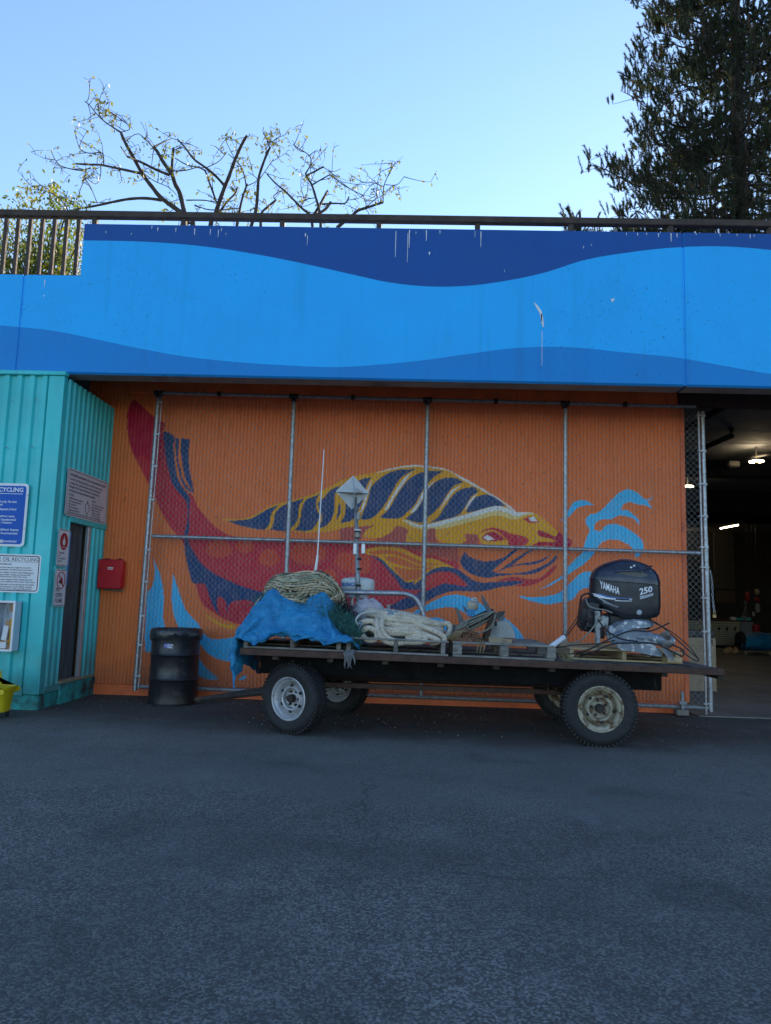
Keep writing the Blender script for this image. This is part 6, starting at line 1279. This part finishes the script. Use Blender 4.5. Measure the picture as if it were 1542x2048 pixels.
# blue bundle on a pallet
YBB = 22.5; bb0 = at(1478,1285,YBB); zfl = .012
pl_ = thing('hall_pallet', 'low wooden pallet under the blue bundle inside the hall', 'pallet', (at(1520,1300,YBB).x, YBB, zfl))
for k in range(5): y = YBB-.4+.2*k; MB().box(at(1476,1300,YBB).x, at(1476,1300,YBB).x+1.5, y, y+.12, zfl+.09, zfl+.11, .003).build('board', M['rawwood'], pl_)
for k in range(3): x = at(1476,1300,YBB).x+.02+.7*k; MB().box(x, x+.07, YBB-.4, YBB+.5, zfl, zfl+.089, .003).build('runner', M['rawwood'], pl_)
x0 = bb0.x; u_ = np.linspace(0, 2*np.pi, 33)[:-1]; sx_ = np.linspace(0, 1, 26); P = []
for s in sx_:
    r_ = .31*(.78+.22*math.sin(math.pi*min(1, s*1.3)))*(1-.35*max(0, s-.6)); P.append([(x0+s*1.7+.03*math.sin(a*3+s*9), YBB+.02+r_*1.2*math.cos(a)*(1+.05*math.sin(5*a+s*14)), zfl+.12+r_*.92*(1+math.sin(a))*(1+.05*math.sin(4*a-s*17))*.92) for a in u_])
b = MB(); b.add([p for L in P for p in L], [(i*32+k, i*32+(k+1) % 32, (i+1)*32+(k+1) % 32, (i+1)*32+k) for i in range(25) for k in range(32)] + [tuple(range(31,-1,-1)), tuple(25*32+k for k in range(32))])
bd = thing('tarp_bundle', 'rolled blue tarp bundle with a dark end lying on a pallet in the hall', 'bundle', (x0+.6, YBB, zfl+.11)); b.build('roll', M['tarp'], bd, True)
MB().lathe([(.05,-.02),(.12,-.05),(.25,-.03),(.29,.03),(.28,.1)], (x0, YBB, zfl+.37), (1,0,0), 20).build('dark_end', M['darknet'], bd, True)
cbp = at(1457,1301,22.6); rs = random.Random(4)
for k in range(4): tag(MB().obox((cbp.x-.1+.12*k, 22.5+.1*(k % 2), zfl+.08+.03*(k % 2)), (.16,.2,.13), Matrix.Rotation(rs.uniform(-.5,.5), 3, 'Y') @ Matrix.Rotation(rs.uniform(-.6,.6), 3, 'Z'), .02).build('cardboard_scrap', M['tan'], None), ('leftmost brown cardboard scrap on the hall floor by the blue bundle', 'second brown cardboard scrap from the left by the blue bundle', 'third brown cardboard scrap, beside the pallet of the blue bundle', 'brown cardboard scrap touching the dark end of the blue bundle')[k], 'cardboard', 'cardboard scraps by the bundle')
# dark door panel and hessian flap on the back wall
p0, p1 = at(1427,1060,30.2), at(1470,1178,30.2)
dp = thing('back_door', 'tall dark grey door panel on the far wall of the hall', 'door', ((p0.x+p1.x)/2, 30.25, p1.z)); MB().box(p0.x, p1.x, 30.18, 30.29, p1.z, p0.z, .01).build('leaf', pbr('dark_door_paint', (.10,.095,.09), .7, var=.25), dp)
p2 = at(1471,1206,30.0); p3 = at(1432,1181,30.0); MB().box(p3.x, p2.x, 30.0, 30.05, p2.z, p3.z, .01).build('flap', pbr('brown_hessian', (.13,.105,.085), .9, var=.3, vs_=10), dp)
# plywood crate just inside the opening
YC = 12.0
M['ply'] = pbr('plywood', (.40,.29,.18), .75, var=.25, vs_=4, co=(1,1,3), stain=(.22,.16,.11), st=(.55,.75), ss=5)
c0, c1 = at(1340,1280,YC), at(1431,1275,YC); ctop = at(1425,1276,YC).z
pc_ = thing('plywood_crate', 'open topped plywood crate standing behind the end of the gate', 'crate', (c1.x-.4, YC+.3, .012))
MB().box(c1.x-1.0, c1.x, YC, YC+.018, .013, ctop-.12, .002).build('front_panel', M['ply'], pc_); MB().box(c1.x-1.0, c1.x, YC-.004, YC+.017, ctop-.115, ctop, .002).build('upper_board', M['ply'], pc_)
MB().box(c1.x-.018, c1.x, YC+.019, YC+.6, .013, ctop, .002).build('side_panel', M['ply'], pc_); MB().box(c1.x-1.0, c1.x-.982, YC+.019, YC+.6, .013, ctop, .002).build('side_panel', M['ply'], pc_); MB().box(c1.x-.98, c1.x-.02, YC+.58, YC+.598, .013, ctop, .002).build('back_panel', M['ply'], pc_)
MB().box(c1.x-.7, c1.x+.03, YC+.1, YC+.5, ctop+.002, ctop+.11, .01).build('dark_tray', M['ink'], pc_)
for dz in (.03,.07): MB().lathe([(0,.006),(.014,.005),(.016,0)], (c1.x-.06, YC-.005, ctop-dz-.01), (0,-1,0), 10).build('knob_hole', M['black'], pc_)
# ================================================================ trees on the planted deck
M['bark'] = pbr('dark_bark', (.045,.036,.030), .9, var=.4, vs_=12, bump=.6, bs=40, stain=(.09,.075,.055), st=(.55,.72), ss=18)
def leaf_mat(name, c, tr):
    m = bpy.data.materials.new(name); B = NB(m); oi = B.n('ShaderNodeTexNoise'); oi.inputs['Scale'].default_value = 3.5; B.l(B.co(), oi.inputs['Vector'])
    cc = B.mix(B.ramp(oi.outputs['Fac'], .35, .65), tuple(x*.65 for x in c), c); B.set('Base Color', cc); B.set('Roughness', .5)
    tl_ = B.n('ShaderNodeBsdfTranslucent'); B.l(B.mix(.5, cc, tr), tl_.inputs['Color']); mx = B.n('ShaderNodeMixShader'); mx.inputs[0].default_value = .55
    B.l(B.b.outputs[0], mx.inputs[1]); B.l(tl_.outputs[0], mx.inputs[2]); B.l(mx.outputs[0], B.out.inputs[0]); return m
M['leafy'] = leaf_mat('yellow_green_leaf', (.17,.19,.03), (.34,.32,.03)); M['leafg'] = leaf_mat('green_leaf', (.07,.12,.02), (.22,.30,.03)); M['needle'] = leaf_mat('pine_needle', (.030,.050,.026), (.09,.10,.03)); M['needledry'] = leaf_mat('dry_needle', (.10,.06,.03), (.16,.09,.03))
def leaves(P, size, rs, droop=.7):
    n = len(P); d = rs.normal(0, .6, (n, 3)); d[:, 2] -= droop; d /= np.linalg.norm(d, axis=1, keepdims=True); s = np.cross(d, rs.normal(0, 1, (n, 3))); s /= np.linalg.norm(s, axis=1, keepdims=True)
    L = size*rs.uniform(.6, 1.2, n)[:, None]; nn = np.cross(d, s)*L*.10
    V = np.stack([P, P+d*L*.45+s*L*.22+nn, P+d*L, P+d*L*.45-s*L*.22+nn], 1).reshape(-1, 3); return V, np.arange(n*4).reshape(n, 4)
Z2, Z3 = zm(0,180,3.084), zm(450,230,3.084)
def limb_tree(name, label, limbs, Y, seed, nleaf, nt1, trunk, lsz=.085):
    rg = random.Random(seed); rs = np.random.RandomState(seed); base = Vector(at(*trunk, Y)); base.z = 4.96
    t = thing(name, label, 'tree', base, None); tw = MB(); LP = []; B_t = MB()
    for k, (pts, w0, w1) in enumerate(limbs):
        lean = rg.uniform(-1.0, 1.0); n = len(pts); W = []
        for i, (x, y) in enumerate(pts):
            W.append(at(x, y, Y+lean*(i/(n-1))**1.2+(rg.uniform(-.05, .05) if i else 0)))
        if k == 0: W = [base+Vector((0, 0, -.02)), base.lerp(W[0], .6)]+W
        C_ = catmull(W, 4); m = len(C_); px_m = Y/FPX
        r = [max(.004, lerp(w0, w1, i/(m-1))*.68*px_m*(1+.06*math.sin(i*1.9))) for i in range(m)]
        if w0 > 2.6: B_t.tube(C_, r, 8)
        else: tw.tube(C_, r, 5)
        for i in range(2, m):
            if rg.random() < nt1*(1.2 if w0 < 3 else .8):
                o = C_[i]; L = rg.uniform(.12, .6); d = Vector((rg.gauss(0,1), rg.gauss(0,.8), rg.gauss(.2,.7))).normalized(); q = [o]; dd = d.copy()
                for s in range(5): dd = (dd+Vector((rg.gauss(0,.15), rg.gauss(0,.15), rg.gauss(.03,.13)))).normalized(); q.append(q[-1]+dd*L/5)
                tw.tube(q, [.008,.007,.006,.005,.004,.0025], 4)
                for s in (2, 3, 4, 5):
                    LP.append(q[s])
                    if rg.random() < .6:
                        e = Vector((rg.gauss(0,1), rg.gauss(0,1), rg.gauss(.2,.8))).normalized()*rg.uniform(.06, .25); tw.tube([q[s], q[s]+e*.5+Vector((0,0,.02)), q[s]+e], [.0055,.0045,.003], 4); LP += [q[s]+e, q[s]+e*.6]
    B_t.build('trunk', M['bark'], t, True); tag(tw.build('twigs', M['bark'], t, True), kind='stuff')
    LP = np.array([tuple(p) for p in LP]); sel = LP[rs.randint(0, len(LP), nleaf)]+rs.normal(0, .02, (nleaf, 3))
    V, F = leaves(sel, lsz, rs); raw('crown', V, F, M['leafy'], t); return t
limb_tree('bare_tree', 'pruned bare tree with dark limbs and few yellow leaves above the left of the beam', [
 (Z2([(1190,830),(1150,780),(1000,670),(940,600),(880,520),(820,410),(770,320),(745,260)]), 9.5, 4), (Z2([(1160,830),(1140,770),(1110,640),(1080,580),(1060,520),(1010,450),(970,380),(945,352)]), 8, 4.5),
 (Z2([(1000,680),(900,668),(800,672),(700,690),(600,712),(500,730),(430,745)]), 5, 3), (Z2([(870,515),(780,495),(700,478),(620,462),(540,460),(470,455)]), 4.5, 3), (Z2([(1060,530),(1062,450),(1070,360)]), 4.5, 4), (Z2([(1045,525),(960,490),(880,450),(820,425),(785,410)]), 4.5, 3),
 (Z2([(945,352),(1000,325),(1060,300)]), 3.2, 1.6), (Z2([(745,260),(690,225),(640,190),(590,140),(550,90),(520,70)]), 2.6, 1.2), (Z2([(615,165),(605,100),(620,70)]), 1.5, 1), (Z2([(500,725),(400,685),(320,630),(260,590),(190,600)]), 2.5, 1.2), (Z2([(560,480),(500,495),(430,485),(370,465),(340,430),(322,392)]), 2.2, 1.2),
 (Z2([(640,455),(630,390),(550,390),(500,370),(480,330),(470,285)]), 2, 1), (Z2([(785,410),(745,350)]), 2.4, 1.8), (Z2([(620,465),(620,530),(590,580),(520,530)]), 1.6, 1), (Z2([(770,320),(850,270),(930,340),(1000,420)]), 1.3, 1), (Z2([(870,500),(950,560),(1040,600),(1090,650)]), 1.5, 1), (Z2([(745,260),(800,240),(760,190),(680,140)]), 1.4, .9), (Z2([(1060,500),(1150,495),(1230,470)]), 2, 1.2), (Z2([(600,700),(560,600),(520,540)]), 1.4, 1)], 12.6, 3, 480, .30, (383,452))
limb_tree('bare_tree', 'pruned bare tree with upright cut limbs, middle of the three bare trees', [
 (Z2([(1300,830),(1330,760),(1350,700),(1385,600),(1410,540),(1450,430),(1490,340),(1520,285)]), 8.5, 4), (Z3([(160,690),(190,590),(200,500),(205,420),(215,360),(250,260),(278,200)]), 5.5, 3.5), (Z2([(1385,590),(1330,530),(1270,480),(1200,430),(1160,380),(1130,340),(1095,305)]), 4.5, 2), (Z2([(1330,680),(1310,620),(1280,540),(1265,500),(1230,480),(1150,460),(1080,420)]), 3.5, 1.5),
 (Z2([(1350,760),(1400,690),(1450,640),(1465,600)]), 4, 3), (Z2([(1460,840),(1480,730),(1500,650),(1525,580)]), 4.5, 3), (Z3([(220,690),(225,610),(260,570),(315,525)]), 4.5, 3.5), (Z3([(315,525),(300,500),(350,465)]), 2, 1.2), (Z3([(75,680),(95,560),(110,500),(130,440),(100,320),(20,240)]), 4, 1.2), (Z3([(278,200),(262,170),(260,150),(235,110),(238,75)]), 2, 1), (Z3([(262,165),(300,160),(340,130)]), 1.5, 1),
 (Z2([(1150,680),(1250,680),(1320,690)]), 2.2, 1.5), (Z2([(1200,710),(1300,740),(1480,730)]), 2.2, 1.5), (Z2([(1385,400),(1330,350),(1300,340)]), 1.4, .9), (Z2([(1450,430),(1400,330),(1390,300)]), 1.4, .9), (Z3([(130,440),(200,400),(140,350)]), 1.6, 1), (Z3([(210,400),(280,300),(300,270)]), 1.4, 1), (Z2([(1270,480),(1350,440),(1400,380)]), 1.5, 1)], 13.2, 8, 560, .32, (425,452))
limb_tree('bare_tree', 'thin bare tree with a drooping leafy side branch, rightmost of the three bare trees', [
 (Z3([(590,680),(580,580),(560,510),(535,430),(510,390),(497,360)]), 5, 3), (Z3([(540,690),(525,620),(480,580),(430,530),(370,470),(310,420),(260,365)]), 4.5, 2), (Z3([(540,630),(580,565),(610,510),(632,470)]), 5, 4), (Z3([(560,620),(620,580),(650,540)]), 4.5, 4), (Z3([(690,695),(780,625),(820,590),(880,570),(940,550),(975,540)]), 5.5, 3),
 (Z3([(497,360),(530,300),(520,250),(460,210),(420,180)]), 2.4, 1), (Z3([(500,375),(560,345),(605,320)]), 3, 2.5), (Z3([(605,320),(660,350),(720,330)]), 1.4, 1), (Z3([(540,430),(600,395),(655,370),(700,410),(760,450),(850,495)]), 2.5, 1.3), (Z3([(600,550),(680,545),(740,545),(765,505)]), 3, 2), (Z3([(975,540),(980,440),(1020,340),(1032,290)]), 1.8, 1), (Z3([(975,440),(900,415),(830,420)]), 1.4, .9), (Z3([(990,430),(1060,430),(1105,380)]), 1.4, .9),
 (Z3([(850,580),(870,560),(850,500),(780,460),(700,400)]), 1.6, 1), (Z3([(560,510),(500,520),(480,530)]), 1.6, 1), (Z3([(520,250),(570,220),(590,280)]), 1.3, .9), (Z3([(820,590),(880,560),(940,500),(900,490)]), 1.5, 1)], 12.9, 15, 300, .28, (640,452))
# leafy tree behind the balusters
rs = np.random.RandomState(17); rg = random.Random(17); Yb = 11.2
lt = thing('leafy_tree', 'sunlit yellow green leafy tree seen through the balusters', 'tree', (at(90,560,Yb).x, Yb, 4.96)); b = MB(); tb0 = Vector((at(90,560,Yb).x, Yb, 4.96)); pts = []
for k in range(44):
    tip = at(rg.uniform(-60,168), rg.uniform(400,545)-30*(rg.random() < .3), Yb+rg.uniform(-.6,.8)); q = catmull([tb0, tb0.lerp(tip, .45)+Vector((rg.gauss(0,.08), rg.gauss(0,.1), .12)), tip], 5); b.tube(q, [lerp(.022, .005, i/(len(q)-1)) for i in range(len(q))], 5)
    for p in q[3:]:
        for _ in range(26): pts.append(p+Vector((rg.gauss(0,.14), rg.gauss(0,.2), rg.gauss(0,.11))))
for (x0, x1, y0, y1, n) in ((35,135,370,425,150),(45,120,365,400,60)):
    for _ in range(n): pts.append(at(rg.uniform(x0,x1), rg.uniform(y0,y1), Yb+rg.uniform(-.3,.3)))
q = catmull([tb0, at(120,470,Yb), at(135,420,Yb), at(100,385,Yb), at(60,378,Yb)], 5); b.tube(q, [lerp(.02, .004, i/(len(q)-1)) for i in range(len(q))], 5)
tag(b.build('trunk', M['bark'], lt, True), None); pts = np.array([tuple(p) for p in pts]); pts = pts[pts[:, 2] > 4.97]
half = len(pts)//2; V, F = leaves(pts[:half], .085, rs); cr = raw('crown', V, F, M['leafg'], lt); V, F = leaves(pts[half:], .085, rs); raw('yellow_leaves', V, F, M['leafy'], cr)
# pines
def pine(name, label, base, top_z, prof, nbr, seed, dens=1.0, mt=None):
    """prof(z) = crown radius at height z"""
    rg = random.Random(seed); rs = np.random.RandomState(seed); t = thing(name, label, 'tree', base); W = MB(); sh_o, sh_d, sh_l = [], [], []
    b0 = Vector(base); W.tube(catmull([b0, b0+Vector((.05,0,(top_z-b0.z)*.5)), Vector((b0.x+.1, b0.y, top_z))], 6), [lerp(.26, .03, i/12)*min(1, (top_z-b0.z)/6) for i in range(13)], 10)
    for k in range(nbr):
        z = lerp(b0.z+.25, top_z-.15, (k+rg.random())/nbr); R = prof(z)*rg.uniform(.72, 1.08)
        az = rg.uniform(0, 2*math.pi); o = Vector((b0.x+.1*(z-b0.z)/(top_z-b0.z), b0.y, z)); h = Vector((math.cos(az), math.sin(az), 0)); n = 9; q = [o]
        for i in range(1, n+1): s = i/n; q.append(o+h*R*s+Vector((rg.gauss(0,.03), rg.gauss(0,.03), R*(-.10*math.sin(s*2.6)+.12*s**3)+rg.gauss(0,.025))))
        W.tube(q, [lerp(.035, .006, i/n) for i in range(n+1)], 5)
        ns = int((3+6.5*R)*dens*(.62 if z < b0.z+1.7 else 1))
        for _ in range(ns):
            s = rg.uniform(.08, 1.0)**.8; i = min(int(s*n), n-1); p = q[i].lerp(q[i+1], s*n-i); sd_ = Vector((-h.y, h.x, 0))*rg.choice((-1, 1)); L2 = rg.uniform(.05, 1.0)*R*.34*(1.15-s*.75)
            p2 = p+(sd_*.8+h*.6).normalized()*L2+Vector((0,0,rg.gauss(.02,.06))); W.tube([p, p2], [.008,.005], 4)
            d = (h*rg.uniform(.0,.5)+sd_*rg.uniform(-.2,.35)+Vector((0,0,rg.uniform(.6,1.4)))).normalized()
            sh_o.append(p2); sh_d.append(d); sh_l.append(rg.uniform(.22, .42))
            for _q in range(rg.choice((1, 2, 3))): d2 = (d+Vector((rg.gauss(0,.5), rg.gauss(0,.5), rg.gauss(0,.2)))).normalized(); sh_o.append(p2+Vector((rg.gauss(0,.07), rg.gauss(0,.07), rg.gauss(0,.04)))); sh_d.append(d2); sh_l.append(rg.uniform(.12, .30))
    W.build('trunk', M['bark'], t, True)
    O, D, L = np.array([tuple(p) for p in sh_o]), np.array([tuple(p) for p in sh_d]), np.array(sh_l); ns = len(O); nn = 84
    s = rs.rand(ns, nn)**.85; az = rs.rand(ns, nn)*2*np.pi; U = np.cross(D, np.array([.31,.77,.55])); U /= np.linalg.norm(U, axis=1, keepdims=True); Vv = np.cross(D, U)
    rad_ = U[:, None]*np.cos(az)[..., None]+Vv[:, None]*np.sin(az)[..., None]; nd = D[:, None]*rs.uniform(.75, 1.2, (ns, nn))[..., None]+rad_*rs.uniform(.35, .75, (ns, nn))[..., None]; nd /= np.linalg.norm(nd, axis=2, keepdims=True)
    o = O[:, None]+D[:, None]*(L[:, None]*s)[..., None]; ln = rs.uniform(.06, .10, (ns, nn))[..., None]; wv = np.cross(nd, rs.normal(0, 1, (ns, nn, 3))); wv /= np.linalg.norm(wv, axis=2, keepdims=True); wv *= .0052
    V = np.stack([o-wv, o+wv, o+nd*ln], 2).reshape(-1, 3); F = np.arange(ns*nn*3).reshape(-1, 3); dry = np.repeat(rs.rand(ns) < .05, nn)
    cr = raw('crown', V, F[~dry], M['needle'], t); raw('dry_needles', V[np.repeat(dry, 3)], np.arange(dry.sum()*3).reshape(-1, 3), M['needledry'], cr); return ns
YP_ = 16.5; pb0 = at(1478, 462, YP_); pb0.z = 4.96
ztop = at(1480, -420, YP_).z
def big_prof(z):
    t = (z-4.96)/(ztop-4.96); return max(.3, 4.75*(1-t)**.62*(.88+.12*math.sin(z*4.2)))
N1 = pine('pine_tree', 'tall dark pine with upturned shoots filling the sky at the right', pb0, ztop, big_prof, 400, 5, .95)
sp = at(1150, 470, 14.0); sp.z = 4.96
pine('small_pine', 'small pine tip peeping over the railing left of the tall pine', sp, at(1150,425,14.0).z, lambda z: .5, 26, 9, .8)
# loose grit, leaves and scraps on the asphalt
rs = np.random.RandomState(31); n = 520; X = rs.uniform(-4.2, 5.2, n); Yg = 9.4-np.abs(rs.normal(0, 1.1, n)); k = (Yg > 2.5); X, Yg = X[k], Yg[k]; r = rs.uniform(.004, .012, len(X)); V, F = [], []
oc = np.array([(1,0,0),(-1,0,0),(0,1,0),(0,-1,0),(0,0,1),(0,0,-.4)]); of = np.array([(0,2,4),(2,1,4),(1,3,4),(3,0,4),(2,0,5),(1,2,5),(3,1,5),(0,3,5)])
for i in range(len(X)): V.append(oc*r[i]*rs.uniform(.6, 1.3, (6, 3))+np.array([X[i], Yg[i], r[i]*.3])); F.append(of+6*i)
tag(raw('grit', np.concatenate(V), np.concatenate(F), pbr('pale_grit', (.16,.15,.14), .9, var=.5, vs_=9)), 'loose pale grit scattered on the asphalt', 'grit', kind='stuff')
n = 60; X = rs.uniform(-3.9, 5, n); Yg = rs.uniform(6.2, 9.2, n); P = np.stack([X, Yg, np.full(n, .006)], -1); V, F = leaves(P, .05, rs, 0.0); V[:, 2] = np.abs(V[:, 2]-.006)*.3+.005
tag(raw('fallen_leaves', V, F, pbr('dry_leaf', (.12,.085,.045), .9, var=.4)), 'dry fallen leaves lying on the asphalt by the wall', 'leaves', kind='stuff')
# ================================================================ lettering curves become meshes
bpy.context.view_layer.update(); _dg = bpy.context.evaluated_depsgraph_get()
for o in [x for x in col.objects if x.type == 'FONT']:
    me = bpy.data.meshes.new_from_object(o.evaluated_get(_dg)); n = bpy.data.objects.new('lettering', me); col.objects.link(n)
    n.parent = o.parent; n.matrix_parent_inverse = o.matrix_parent_inverse.copy(); n.matrix_basis = o.matrix_basis.copy()
    bpy.data.objects.remove(o)
for k, o in enumerate([x for x in col.objects if x.name.startswith('lettering')]): o.name = 'lettering_tmp'
for o in [x for x in col.objects if x.name.startswith('lettering_tmp')]: o.name = 'lettering'
